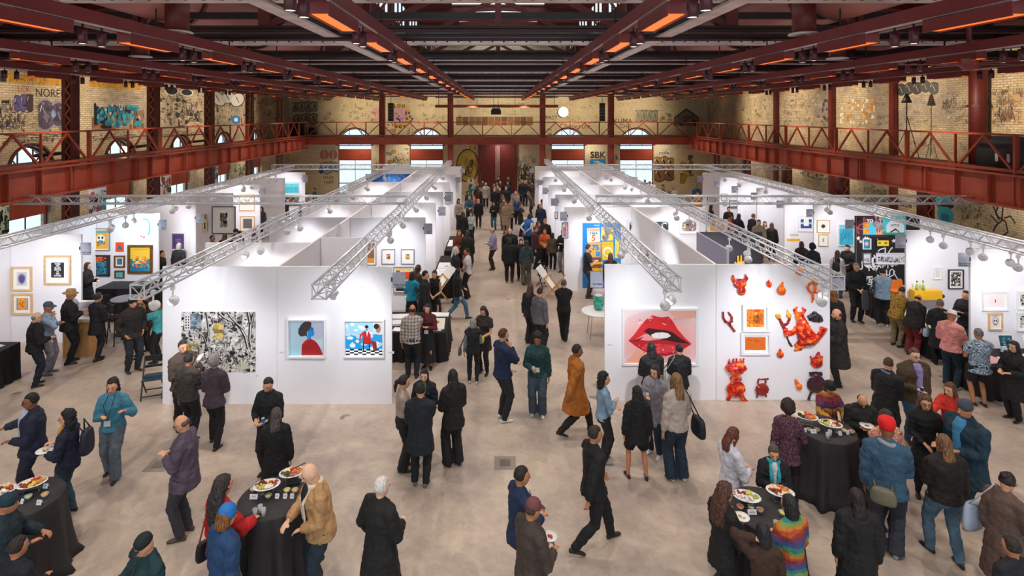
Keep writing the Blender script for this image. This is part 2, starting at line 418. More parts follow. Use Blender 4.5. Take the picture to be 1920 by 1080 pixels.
# ---------- columns ----------
DKR = mat('column_dark_red', '#5a2018', .5, var=.25, vscale=2)
def column(x, y, ztop, label, lattice=True, w=.34):
    root = empty('steel_column', (x, y, 0), 0, label, 'column', 'riveted steel columns of the hall', 'structure')
    s_ = -1 if x > 0 else 1
    if lattice:
        MB().box(-.2, -.06, -w/2, w/2, 0, ztop).build('channel', DKR, root)
        MB().box(.1, .2, -w/2, w/2, 0, ztop).build('channel', DKR, root)
        mb = MB(); z = .3; k_ = 1
        while z < ztop-.5:
            mb.bar((-.06,-w/2,z),(.1,-w/2,z+.22),.045,.02,up=(0,1,0)); mb.bar((.1,-w/2,z+.22),(-.06,-w/2,z+.44),.045,.02,up=(0,1,0)); z += .44
        mb.build('lacing', RED, root)
    else:
        MB().box(-w/2, w/2, -.03, .03, 0, ztop).box(-w/2,-w/2+.04,-w/2,w/2,0,ztop).box(w/2-.04,w/2,-w/2,w/2,0,ztop).build('shaft', RED, root)
for k_ in range(6):
    y = 15.4+4.88*k_+.02
    for s_, nm in ((-1,'left'),(1,'right')):
        column(s_*15.35, y, 8.2 if s_ < 0 else 4.7, 'latticed rust red steel column under the %s balcony, %s from the front' % (nm, ORD[k_]))
for k_ in range(4):
    pass
for x, nm in ((-9.0,'far left'),(-3.7,'left of the door'),(3.45,'right of the door'),(8.75,'far right')):
    column(x, YF+.3, 8.4, 'plain rust red steel column at the end balcony, %s' % nm, lattice=False, w=.42)
pc = empty('pipe_column', (16.9, 19.9, ZD), 0, 'thick round rust red pipe column against the right brick wall', 'column', None, 'structure')
MB().lathe([(.27,0),(.27,4.6)], n=20).build('shaft', REDD, pc, True); MB().lathe([(.32,2.0),(.32,2.08)], n=20).build('collar', REDD, pc)
for y in (24.4, 28.9, 34.7): 
    tag(MB().box(16.95, 17.15, y-.13, y+.13, 0, 8.6).build('wall_post', REDD), 'narrow dark steel post on the right brick wall', 'post', 'dark steel posts on the right wall', 'structure')
DKB = mat('blackish_brown_steel', '#2c1714', .5, var=.3, vscale=2)  # near-black brown with random tone, for lower chords, purlins and beam webs
# ---------- roof ----------
ROOFM = mat('corrugated_roof_dark_red', '#6a2a26', .7, var=.35, vscale=1.2)
mb = MB()
YA, YZ = -4, YB+.4
for s_ in (-1, 1):
    n = 60
    xs = [(5.2+(17.6-5.2)*i/n) for i in range(n+1)]
    vs = []
    for i, x in enumerate(xs):
        z = 11.2-(x-5.2)/(17.6-5.2)*2.0
        vs += [(s_*x, YA, z+(.05 if i % 2 else 0)), (s_*x, YZ, z+(.05 if i % 2 else 0))]
    mb.add(vs, [(2*i,2*i+1,2*i+3,2*i+2) for i in range(n)])
    mb.box(min(s_*2.6,s_*5.4), max(s_*2.6,s_*5.4), YA, YZ, 12.6, 12.7)
tag(mb.build('ceiling', ROOFM), 'dark red corrugated roof deck', 'ceiling', kind='structure')
mb = MB()
for i in range(14):
    mb.box(-2.6, 2.6, YA+i*3.6, YA+i*3.6+.9, 12.6, 12.7)
tag(mb.build('ceiling', ROOFM), 'roof bands between the skylight panes of the raised centre', 'ceiling', kind='structure')
root = empty('window_11', (0,0,0)); tag(root, kind='structure')
for s_ in (-1,1):
    g = MB().box(s_*5.3-.01, s_*5.3+.01, YA, YZ, 11.25, 12.58).build('glass', GLASS, root)
    fr = MB(); y = YA
    while y < YZ: fr.box(s_*5.25-.04, s_*5.25+.04, y-.05, y+.05, 11.2, 12.6); y += 1.2
    fr.build('window_frame', REDD, root)
tag(MB().box(-17.6, 17.6, YB+.4, YB+.5, 9, 13).build('wall_gable', BRB), 'upper gable brick of the end wall', 'wall', kind='structure')

# ---------- roof trusses every bay ----------
def roof_truss(y, k_):
    root = empty('roof_truss', (0, y, 0), 0, 'dark steel roof truss with pierced pale lower flange, %s from the front' % ORD[k_], 'roof truss', None, 'structure')
    def ztop(x): x = abs(x); return 11.0-(max(x,5.2)-5.2)/12.4*2.0 if x > 5.2 else 12.3
    MB().box(-17, 17, -.06, .06, 8.08, 8.42).box(-17,17,-.2,.2,8.36,8.42).build('bottom_chord', DKB, root)
    fl = MB().box(-17, 17, -.17, .17, 8.02, 8.08).box(-17,17,-.185,-.17,8.0,8.14).build('flange', GREYST, root)
    if k_ < 4:
        h = MB()
        for i in range(136):
            x = -17+.125+i*.25; h.box(x-.02, x+.02, -.19, -.18, 8.05, 8.085); h.box(x+.08,x+.12,-.1,-.06,8.012,8.022)
        tag(h.build('holes', BLK, fl), kind='stuff')
    for s_ in (-1,1):
        MB().bar((s_*5.2,0,11.0),(s_*17,0,9.1),.25,.3).build('top_chord', REDD, root)
        MB().bar((s_*5.2,0,8.4),(s_*5.2,0,12.4),.26).build('post', REDD, root)
        MB().bar((s_*5.2,0,12.3),(0,0,12.5),.2,.25).build('top_chord', REDD, root)
        for a, b_ in ((17,13.9),(13.9,11),(11,8.1),(8.1,5.2)):
            MB().bar((s_*a,0,8.3),(s_*b_,0,ztop(b_)-.1),.14,.1).build('diagonal', REDD, root)
            if a != 17: MB().bar((s_*a,0,8.3),(s_*a,0,ztop(a)),.12,.12).build('vertical', REDD, root)
        MB().bar((s_*5.2,0,8.4),(0,0,11.1),.16,.16).build('diagonal', REDD, root)
    MB().bar((-5.2,0,11.1),(5.2,0,11.1),.2,.25).build('collar_beam', REDD, root)
    MB().bar((0,0,8.3),(0,0,12.4),.14,.14).build('vertical', REDD, root)
for k_ in range(8): roof_truss(7.8+4.88*k_, k_)
# purlins and cross pipes
PIPE = mat('sprinkler_pipe', '#3a1719', .4, .2)
for i in range(9):
    y = 6.2+4.88*i/1.0
    tag(MB().tube([(-16.8,y,7.93),(16.8,y,7.93)], .04, 8).box(-16.8,16.8,y-.05,y+.05,8.05,8.12).build('cross_pipe', PIPE, None, False), 'thin dark pipe running across under the trusses', 'pipe', 'pipes across under the trusses', 'structure')
    if i % 2: tag(MB().box(-16.8, 16.8, y+1.6, y+1.72, 8.6, 8.75).build('cross_beam', DKB), 'dark secondary beam running across above the trusses', 'beam', 'secondary cross beams', 'structure')
for s_ in (-1,1):
    for xx, z0 in ((7.4,10.55),(9.6,10.2),(11.8,9.85),(14,9.5),(16.2,9.15)):
        tag(MB().box(s_*xx-.08, s_*xx+.08, YA, YB, z0, z0+.2).build('purlin', DKB), 'long dark purlin under the sloping roof', 'beam', 'roof purlins', 'structure')
    r_ = empty('runway_beam', (s_*3.25, 0, 0), 0, 'pale flanged beam running the length of the hall, %s of the middle' % ('left' if s_<0 else 'right'), 'beam', None, 'structure')
    MB().box(-.03,.03,3,43,8.0,8.22).build('web', DKB, r_); MB().box(-.13,.13,3,43,7.96,8.0).build('flange', GREYST, r_)
    r_ = empty('runway_beam', (s_*11.1, 0, 0), 0, 'pale flanged beam running the length of the hall near the %s wall' % ('left' if s_<0 else 'right'), 'beam', None, 'structure')
    MB().box(-.03,.03,3,43,8.05,8.3).build('web', DKB, r_); MB().box(-.1,.1,3,43,8.0,8.05).build('flange', REDD, r_)
# ducts
DUCT = mat('spiral_duct_rose', '#b8756a', .45, .25, var=.1, vscale=.8)
for s_, nm in ((-1,'left'),(1,'right')):
    root = empty('spiral_duct', (s_*7.6, 0, 9.25), 0, 'large ribbed rose coloured air duct above the trusses on the %s' % nm, 'duct', None, 'structure')
    prof = MB(); pts = []; rr = []
    y = 3.0
    while y < 42: pts += [(0,y,0),(0,y+.05,0)]; rr += [.68,.70]; y += .12
    prof.tube(pts, rr, 24).build('shaft', DUCT, root, True)
    for k_ in range(9): MB().tube([(0,4.5+k_*4.4,0),(0,4.62+k_*4.4,0)], .75, 24).build('hoop', REDD, root)
    root = empty('spiral_duct', (s_*13.4, 0, 8.75), 0, 'slimmer air duct near the %s wall under the roof' % nm, 'duct', None, 'structure')
    MB().tube([(0,3,0),(0,42,0)], .42, 18).build('shaft', DUCT, root, True)
    for k_ in range(9): MB().tube([(0,4.5+k_*4.4,0),(0,4.62+k_*4.4,0)], .47, 18).build('hoop', REDD, root)
# diffusers
RING = mat('pale_ring', '#d8c8c4', .4)
for x, y in ((-5.45,9.6),(-8.6,13.6),(5.3,9.8),(8.4,14.0)):
    root = empty('air_diffuser', (x,y,7.85), 0, 'dark hanging drum with a pale bottom ring, %s %s' % ('nearer' if y < 12 else 'farther', 'left' if x < 0 else 'right'), 'air diffuser')
    MB().lathe([(.19,.02),(.19,.55)], n=20).build('drum', REDD, root, True)
    MB().lathe([(.21,.02),(.25,0),(.25,-.02),(.17,-.02),(.1,.01)], n=24).build('ring', RING, root, True)
    MB().bar((0,0,.5),(0,0,1.6),.05).build('hanger', BLK, root)
fan = empty('ceiling_fan', (9.0, 10.8, 7.42), 0, 'rust red ceiling fan on a long rod near the right wall', 'fan')
MB().tube([(0,0,.1),(0,0,1.4)], .045, 10).build('rod', REDP, fan, True)
MB().lathe([(.02,-.12),(.1,-.1),(.2,0),(.2,.04),(.08,.12)], n=18).build('motor', REDP, fan, True)
for k_ in range(5):
    a = 2*math.pi*k_/5+.2; MB().bar((.15*math.cos(a),.15*math.sin(a),0),(1.1*math.cos(a),1.1*math.sin(a),.02),.14,.015).build('blade', REDD, fan)

# ---------- linear light rails ----------
LED = mat('orange_led_strip', '#3a1000', .5, emit='#ff7a26', es=1.15)
CAN = mat('lamp_can_plum', '#54222a', .4); LENS = mat('lamp_lens', '#ffffff', .3, emit='#fff2e4', es=2.0)
def spot(name, loc, tgt, power, col=(1,1,1), size=60, blend=.6, rad=.05, parent=None):
    l = bpy.data.lights.new(name, 'SPOT'); l.energy = power; l.color = col; l.spot_size = R(size); l.spot_blend = blend; l.shadow_soft_size = rad
    o = bpy.data.objects.new(name, l); COL.objects.link(o); o.location = loc
    o.rotation_euler = (Vector(tgt)-Vector(loc)).to_track_quat('-Z','Y').to_euler(); 
    return o
RX = [-12.35,-8.85,-5.33,-1.82,1.82,5.33,8.85,12.35]
RN = ['outermost left','third left of the middle','second left of the middle','first left of the middle','first right of the middle','second right of the middle','third right of the middle','outermost right']
led_box = None
for i, x in enumerate(RX):
    root = empty('linear_light_rail', (x, 0, 0), 0, 'long plum painted light rail with orange strips and spot cans, %s' % RN[i], 'light rail', None, 'structure')
    h = MB().box(-.09,.09,2.4,42,7.62,7.80).build('housing', REDP, root)
    MB().box(-.1,-.09,2.4,42,7.60,7.625).box(.09,.1,2.4,42,7.60,7.625).build('edge_trim', GREYST, root)
    hg = MB(); 
    for k_ in range(17): hg.box(-.01,.01,4+2.4*k_,4.02+2.4*k_,7.8,8.1)
    hg.build('hangers', BLK, root)
    for k_ in range(17):
        y0 = 3.45+2.3*k_+(.0 if abs(x) < 2 else .0)
        if led_box is None:
            lb = MB().box(-.10,.10,0,1.22,7.48,7.62).box(-.10,-.09,0,1.22,7.458,7.48).box(.09,.10,0,1.22,7.458,7.48).build('light_box', REDP, root); lb.location = (0,y0,0)
            ls = MB().box(-.085,.085,.02,1.20,7.474,7.482).build('led_strip', LED, lb)
            led_box = lb; cans = []
            for q in (1.5,1.85):
                cn = MB().lathe([(.05,.20),(.055,.2),(.055,.0),(.045,0),(.045,.02)], n=12).build('spot_can', CAN, root, True); cn.location = (0,y0+q,7.36)
                MB().lathe([(.045,.004),(.045,.008)], n=12).build('lens', LENS, cn); MB().bar((0,0,.19),(0,0,.27),.02).build('stem', BLK, cn)
                cans.append(cn)
        else:
            c = copy_tree(led_box, root); c.location = (0,y0,0)
            if k_ < 10:
                for q, cn in zip((1.5,1.85), cans): c2 = copy_tree(cn, root); c2.location = (0,y0+q,7.36)
# hanging beam and projector near the far end
root = empty('hanging_bar', (-.1,40,6.95), 0, 'rust red bar hanging across the far end of the hall', 'beam', None, 'structure')
MB().box(-4.35,4.35,-.1,.1,0,.2).build('bar', RED, root); MB().box(-4.35,4.35,-.05,.05,.68,.76).build('upper_bar', RED, root)
hg = MB()
for x in (-4.1,-1.4,1.3,4.1): hg.box(x-.015,x+.015,-.015,.015,.2,1.2)
hg.build('hangers', BLK, root)
pj = empty('projector', (-.15,39.7,6.75), 0, 'black projector hanging under the far rust red bar', 'projector')
MB().box(-.35,.35,-.25,.25,-.3,.05).box(-.28,.28,-.2,.2,.05,.15).build('body', BLK, pj); MB().lathe([(.09,-.0),(.09,.1)],n=14).build('lens', BLK, pj).rotation_euler = (R(90),0,0)
MB().bar((-.15,0,.1),(-.15,0,1.3),.03).bar((.15,0,.1),(.15,0,1.3),.03).build('mount', BLK, pj)
for px_, nm in ((733,'left'),(1129,'right')):
    x = xat(px_, 41.95); root = empty('line_array_speaker', (x,41.95,5.97), 0, 'tall black speaker hanging at the %s of the end wall' % nm, 'speaker')
    sp_ = MB()
    for k_ in range(6): sp_.box(-.2,.2,-.15,.15,k_*.225,k_*.225+.215)
    sp_.build('cabinet', BLK, root); MB().bar((0,0,1.33),(0,0,2.06),.03).build('cable', BLK, root)
# round work lamp on end wall
root = empty('flood_lamp', (xat(1057,45.9),46.3,zat(210,45.9)), 0, 'round glaring flood lamp on the end wall', 'lamp')
MB().lathe([(.1,0),(.3,.05),(.42,.12)],n=24).build('housing', WHITEPL, root, True).rotation_euler=(R(90),0,0)
MB().lathe([(.40,.121),(.40,.125)],n=24).build('bulb', mat('flood_lens','#ffffff',.3,emit='#fff6e2',es=6), root).rotation_euler=(R(90),0,0)
# ---------- partition walls of the booths ----------
HW = 3.06; TH = .06; BLOCKS = []
def pw(label, x0, x1, y0, y1, material=None, z1=HW, seams=True):
    """one free-standing partition run; children are its metal top cap and panel joints"""
    root = empty('partition_wall', ((x0+x1)/2, (y0+y1)/2, 0), 0, label, 'partition wall', 'white partition walls of the booths')
    a, b_ = (x1-x0)/2, (y1-y0)/2; BLOCKS.append((x0,x1,y0,y1))
    MB().box(-a, a, -b_, b_, 0, z1).build('panel', material or WHITEP, root)
    mb = MB(); along_x = a > b_; L_ = max(a, b_)
    n = max(1, round(2*L_/2.5))
    if n > 1 and seams:
        for i in range(1, n):
            t = -L_+2*L_*i/n
            if along_x: mb.box(t-.004, t+.004, -b_-.0015, b_+.0015, .02, z1-.02)
            else: mb.box(-a-.0015, a+.0015, t-.004, t+.004, .02, z1-.02)
        mb.build('joint', mat('panel_joint','#c4c4cc',.5), root)
    return root
WLAV = mat('lavender_grey_panel', '#b9b9d0', .7)
WGREY = mat('charcoal_panel', '#3b3b42', .6)
X0, X1, XS = -7.48, -2.37, -4.92
pw('front wall of the left centre booths, wide and white with three artworks', X0, X1, 12.6, 12.66)
pw('front wall of the right centre booths, white with the lips photograph', 2.41, 4.92, 12.78, 12.84)
pw('front wall of the right centre booths, white with red sculptures', 4.93, 7.50, 12.78, 12.84)
pw('spine wall dividing the left centre booths lengthwise', XS-.03, XS+.03, 12.67, 37.0)
pw('spine wall dividing the right centre booths lengthwise', 4.90, 4.96, 12.85, 37.2)
pw('short cross wall stub, first behind the left front wall', XS+.04, -3.6, 15.55, 15.61)
for i, y in enumerate((18.65,21.75,24.8,28.4,32.2,37.0)):
    pw('white cross wall of the left centre booths facing the centre aisle, %s behind the front wall' % ORD[i+1], XS+.04, -2.4, y, y+TH)
STAR = bpy.data.materials.new('blue_star_mural'); STAR.use_nodes = True; nt, N, L = nodes(STAR); b = nt.nodes['Principled BSDF']
tc = N('ShaderNodeTexCoord'); vn = N('ShaderNodeTexVoronoi', Scale=4.5); L(tc.outputs['Object'], vn.inputs['Vector']); r1 = N('ShaderNodeValToRGB'); e = r1.color_ramp.elements
e[0].position=.0; e[0].color=(*hexc('#9fe0f2'),1); e[1].position=.5; e[1].color=(*hexc('#0a63b8'),1); k=e.new(.16); k.color=(*hexc('#2f9be0'),1)
L(vn.outputs['Distance'], r1.inputs['Fac']); L(r1.outputs['Color'], b.inputs['Base Color'])
for i, y in enumerate((14.95,18.65,21.75,28.4,32.2,37.0)):
    pw('white cross wall of the left centre booths facing the left aisle, %s behind the front wall' % ORD[i] if y != 32.2 else 'blue cross wall with a pale star pattern in the left centre booths', -7.55 if y > 15 else -7.75, XS-.04, y, y+TH, STAR if y == 32.2 else None)
for i, y in enumerate((20.7,24.0,27.3,30.8,33.9,37.2)):
    pw('white cross wall of the right centre booths facing the centre aisle, %s behind the front wall' % ORD[i], 2.42, 4.89, y, y+TH)
pw('charcoal grey cross wall in the right centre booths', 5.80, 7.62, 16.3, 16.36, WGREY)
pw('short lavender grey panel beside the charcoal wall', 5.74, 5.80, 14.2, 16.36, WLAV)
for i, y in enumerate((20.7,24.0,27.3,30.8,33.9,37.2)):
    pw('white cross wall of the right centre booths facing the right aisle, %s behind the charcoal wall' % ORD[i], 4.97, 7.6, y, y+TH)
# outer rows
pw('long white back wall of the booths along the left side', -13.85, -13.79, 13.6, 36)
pw('long white back wall of the booths along the right side', 14.1, 14.16, 11, 34)
LY = [16.0,19.4,21.5,24.4,27.3,30.2,33.2]
for i, y in enumerate(LY):
    pw('white cross wall of the left side booths, %s from the front' % ORD[i], -13.78, [-11.8,-11.65,-11.5,-11.45,-11.5,-11.4,-11.35][i], y, y+TH)
RY = [14.3,16.56,18.9,21.4,23.6,26.1,28.2,30.5,33.0]
BM = WHITEP
for i, y in enumerate(RY):
    pw('white cross wall of the right side booths, %s from the front' % ORD[i] if i != 2 else 'cross wall of the right side booths covered in black and white lettering', 11.95, 14.08, y, y+TH, mat('black_mural_panel','#1a1718',.6) if i == 2 else None)

# ---------- grey booth signs ----------
SG = mat('sign_grey_blue', '#a9adbe', .6)
def sign(x0, y0, x1, y1, d, code, txt, label):
    w = (x1-x0)*d/FPX; h = (y1-y0)*d/FPX; cx = xat((x0+x1)/2, d); z = zat((y0+y1)/2, d)
    root = empty('booth_sign', (cx, d, z), 0, label, 'sign', 'grey booth signs')
    MB().box(-w/2, w/2, -.01, .01, -h/2, h/2).build('board', SG, root)
    sd = -1 if cx < 0 else 1
    if abs(cx) > 9: sd = 1 if cx > 0 else -1
    mb = MB(); mb.box(min(sd*w/2, sd*(w/2+.03)), max(sd*w/2, sd*(w/2+.03)), -.015, .015, -.03, .06); mb.build('bracket', BLK, root)
    lt = MB()
    def put(t, u, v, s, bd=0):
        vs, fs = text_mesh(t, s, bold=bd); lt.add([(u+a, -.0115, v+b_) for a, b_, _ in vs], fs)
    put(code, w*.36, h*.4, .045)
    for k_, line in enumerate(txt): put(line, w*.06, -h*.28-.05*k_, .05, .0015)
    lt.build('lettering', mat('sign_ink','#22252f',.6), root)
sign(736,511,760,540,12.55,'D3',['Sweet Grape','Projects'],'grey booth sign on the corner of the left front wall')
sign(795,419,810.5,439,18.6,'D4',['Hannah','Lane'],'grey booth sign on the second cross wall of the left centre booths')
sign(822,388,835.5,404.5,21.7,'D5',['Ink Fold'],'grey booth sign on the third cross wall of the left centre booths')
sign(834,366,846,377.5,24.75,'D6',['Press'],'grey booth sign on the fourth cross wall of the left centre booths')
sign(855,332,864,342,32.1,'D8',['Print'],'grey booth sign on the next to last wall of the left centre booths')
sign(864,316,872,325,36.9,'D9',['Arts'],'grey booth sign on the last wall of the left centre booths')
sign(1107,509,1130,539,12.9,'C3',['Tina Palma'],'grey booth sign on the corner of the right front wall')
sign(1050,397,1063,414,20.65,'C4',['Tres Hielos'],'grey booth sign on the wall with the blue and yellow poster')
sign(1033,372,1046,386,23.95,'C5',['Press'],'grey booth sign on the second cross wall of the right centre booths')
sign(1017,352,1027,364,27.25,'C6',['Inks'],'grey booth sign on the third cross wall of the right centre booths')
sign(1007,337,1017,347,30.75,'C7',['Inks'],'grey booth sign on the fourth cross wall of the right centre booths')
sign(993,316,1001,324,37.1,'C9',['Arts'],'grey booth sign on the last wall of the right centre booths')
sign(1557,522,1583,542,12.9,'B3',['Pabuniko','Press'],'grey booth sign right of the red sculpture wall')
sign(1797,474,1817,500,14.2,'A1',['Black Women','Print Makers'],'grey booth sign on the nearest right side wall')
sign(1679,440,1698,465,16.45,'A2',['Lost River','Collective','Printmakers'],'grey booth sign beside the black and white mural')
sign(1585,412,1601,429,18.8,'A3',['Edition'],'grey booth sign left of the black and white mural')
sign(1512,392,1525,407,21.3,'A4',['Edition'],'grey booth sign above the blue square print')
sign(1456,376,1469,390,23.5,'A5',['Press'],'grey booth sign on the fifth right side wall')
sign(1408,361,1420,375,26,'A6',['Press'],'grey booth sign on the sixth right side wall')
sign(1372,349,1382,362,28.1,'A7',['Press'],'grey booth sign on the seventh right side wall')
sign(1339,340,1349,351,30.4,'A8',['Press'],'grey booth sign on the eighth right side wall')
sign(1308,330,1318,342,32.9,'A9',['Press'],'grey booth sign on the last right side wall')
sign(151,455,170.5,478,15.9,'E2',['Artists Image','Resource'],'grey booth sign left of the colourful framed prints')
sign(297,412,312,431,19.3,'E3',['Crown','Point'],'grey booth sign left of the purple print')
sign(367,401,382,417,21.4,'E4',['Studio'],'grey booth sign left of the large black framed print')
sign(487,353,498,369,27.2,'E6',['Studio'],'grey booth sign left of the aqua seascape')
sign(567,328,577,342,33.1,'E8',['Studio'],'grey booth sign right of the aqua seascape')

# ---------- lighting trusses ----------
def truss(p0, p1, label, w=.23):
    p0 = Vector(p0); p1 = Vector(p1); L_ = (p1-p0).length; d = (p1-p0)/L_; s_ = d.cross(Vector((0,0,1))); u = Vector((0,0,1))
    root = empty('lighting_truss', p0, 0, label, 'lighting truss')
    c = [s_*(i*w/2)+u*(j*w/2) for i, j in ((-1,-1),(1,-1),(1,1),(-1,1))]
    for q in c: MB().tube([q, q+d*L_], .022, 8).build('chord', ALU, root, True)
    n = int(L_/(w*1.02)); mb = MB()
    for f in range(4):
        a, b_ = c[f], c[(f+1)%4]
        for k_ in range(n):
            t0 = L_*k_/n; t1 = L_*(k_+1)/n
            (A, B) = (a, b_) if (k_+f) % 2 else (b_, a)
            mb.bar(A+d*t0, B+d*t1, .013, .013)
    for t in (0, L_):
        for f in range(4): mb.bar(c[f]+d*t, c[(f+1)%4]+d*t, .018, .018)
    mb.build('lacing', ALU, root)
    return root
ZT = 3.50
TR = {}
for nm, x, y0, y1, lb in (('a',-11.5,11.0,31.5,'silver box truss running along the left side booths'),('b',-6.0,9.4,33,'silver box truss along the left centre booths on their left aisle side'),
        ('c',-2.98,9.4,35,'silver box truss along the left centre booths on their centre aisle side'),('d',3.05,9.8,36,'silver box truss along the right centre booths on their centre aisle side'),
        ('e',5.95,9.9,34.5,'silver box truss along the right centre booths on their right aisle side'),('f',11.6,10.5,32,'silver box truss running along the right side booths')):
    TR[nm] = (x, truss((x,y0,ZT),(x,y1,ZT),lb))
Z2 = ZT+.3
truss((-15.0,17.6,Z2),(-2.85,17.6,Z2),'silver truss crossing over the left booths, nearer the camera')
truss((3.05,17.6,Z2),(15.0,17.6,Z2),'silver truss crossing over the right booths, nearer the camera')
truss((-11.4,28.6,Z2),(-2.8,28.6,Z2),'silver truss crossing over the left booths, farther away')
truss((2.9,28.6,Z2),(14.8,28.6,Z2),'silver truss crossing over the right booths, farther away')
# white spotlights clamped under the trusses
SPW = mat('white_spotlight_shell', '#ececf0', .35)
GLOW = mat('spotlight_glass', '#ffffff', .2, emit='#f4f8ff', es=5)
proto_lamp = None
def par(x, y, tgt, label, z=3.255):
    """white lamp head on a yoke clamped to the truss; local -Z is the beam"""
    global proto_lamp
    q = (Vector(tgt)-Vector((x,y,z-.17))).to_track_quat('-Z','Y')
    if proto_lamp is None:
        root = empty('track_spotlight', (x,y,z), 0, label, 'spotlight', 'white spotlights on the trusses')
        MB().bar((0,0,.1),(0,0,-.13),.022).box(-.03,.03,-.03,.03,.02,.09).build('yoke', SPW, root)
        h = MB().lathe([(.03,.13),(.035,.09),(.05,.05),(.085,-.02),(.095,-.06),(.088,-.06),(.07,-.03)], n=16).build('shade', SPW, root, True)
        h.location = (0,0,-.17); h.rotation_mode = 'QUATERNION'; h.rotation_quaternion = q
        MB().lathe([(.08,-.052),(.08,-.047)], n=16).build('bulb', GLOW, h)
        proto_lamp = root; return root
    c = copy_tree(proto_lamp); c.location = (x,y,z); c['label'] = label
    for ch in c.children:
        if ch.name.startswith('shade'): ch.rotation_quaternion = q
    return c
LMP = []
def row(nm, ys, tgtf, desc):
    x = TR[nm][0]
    for i, y in enumerate(ys):
        t = tgtf(y)
        par(x+(.1 if i % 2 else -.1), y, t, 'white spotlight clamped under the %s, %s from the front' % (desc, ORD[i] if i < 20 else 'near the far end'))
row('a', [11.9,12.15,12.5,16.6,16.95,17.3,18.0,19.8,20.3,20.8,22.2,22.6,23.1,25.3,25.8,26.2,28.6,29.0,29.4], lambda y: (-12.8,min(z_ for z_ in LY+[99] if z_ > y+1.2) if y < 31 else 33,1.6), 'truss of the left side booths')
row('b', [10.0,10.25,13.6,14.0,16.3,16.8,17.2,19.8,20.2,23.0,23.5,25.6,26.1,29.5,30.2], lambda y: (-5.9 if y > 11 else -6.4,y+2.6,1.7), 'left truss of the left centre booths')
row('c', [10.6,15.2,16.0,17.2,17.7,20.0,20.5,22.9,23.5,26.0,26.6,29.9,30.4], lambda y: (-4.0 if y > 11 else -3.6,y+2.4,1.8), 'right truss of the left centre booths')
row('d', [10.0,10.3,13.6,14.1,15.6,16.3,18.4,18.9,22.0,22.4,25.3,25.7,29.1], lambda y: (4.0,y+2.6,1.7), 'left truss of the right centre booths')
row('e', [10.2,10.5,13.2,13.7,14.3,17.9,18.5,19.2,22.1,22.6,23.2,25.5,26.1,26.7,29.3,29.8], lambda y: (6.3,y+2.5,1.7), 'right truss of the right centre booths')
row('f', [11.2,11.8,12.5,12.9,13.4,14.0,14.6,15.3,17.0,17.5,19.6,20.1,22.3,24.7,27.0,29.2], lambda y: (13.0,y+2.2,1.6), 'truss of the right side booths')
# ---------- artworks ----------
FR = {'wood':mat('pale_wood_frame','#d8b182',.5,var=.12,vscale=12),'white':mat('white_frame','#e6e6ea',.4),'black':mat('black_frame','#17171a',.4),'gold':mat('gilt_frame','#7a5524',.4,.5,var=.3,vscale=20),'grey':mat('grey_frame','#8a7f78',.5),
      'thin':mat('thin_metal_frame','#9a9296',.4,.4)}
MATB = mat('mat_board','#efeeea',.8)
def art(box, d, label, frame='white', fw=.04, mt=.0, bg='#ffffff', draw=None, depth=.05, cat='artwork', name='framed_artwork', group=None, wall=None):
    """box in photo pixels on a wall at distance d facing the camera"""
    x0,y0,x1,y1 = box; w = (x1-x0)*d/FPX; h = (y1-y0)*d/FPX; cx = xat((x0+x1)/2,d); z = zat((y0+y1)/2,d)
    return artw(w, h, (cx, d-.0005, z), 0, label, frame, fw, mt, bg, draw, depth, cat, name, group)
def artw(w, h, loc, rz, label, frame='white', fw=.04, mt=0, bg='#ffffff', draw=None, depth=.05, cat='artwork', name='framed_artwork', group=None):
    root = empty(name, loc, rz, label, cat, group)
    if frame:
        m = MB(); a, b_ = w/2, h/2
        m.box(-a,a,-depth,0,b_-fw,b_).box(-a,a,-depth,0,-b_,-b_+fw).box(-a,-a+fw,-depth,0,-b_+fw,b_-fw).box(a-fw,a,-depth,0,-b_+fw,b_-fw)
        m.build('frame', FR[frame], root)
        if mt: MB().box(-a+fw,a-fw,-.02,0,-b_+fw,b_-fw).build('mat_board', MATB, root)
    else: fw = 0; MB().box(-w/2,w/2,-.012,0,-h/2,h/2).build('backing', MATB, root); 
    p = Pic(w-2*fw-2*mt, h-2*fw-2*mt, bg)
    if draw: draw(p)
    o = p.build('print', root); o.location = (0, -.021 if (frame and mt) else (-.013 if not frame else -.012), 0)
    if frame and not mt: MB().box(-w/2+fw,w/2-fw,-.011,0,-h/2+fw,h/2-fw).build('backing', MATB, root)
    return root
rn = random.Random(5)
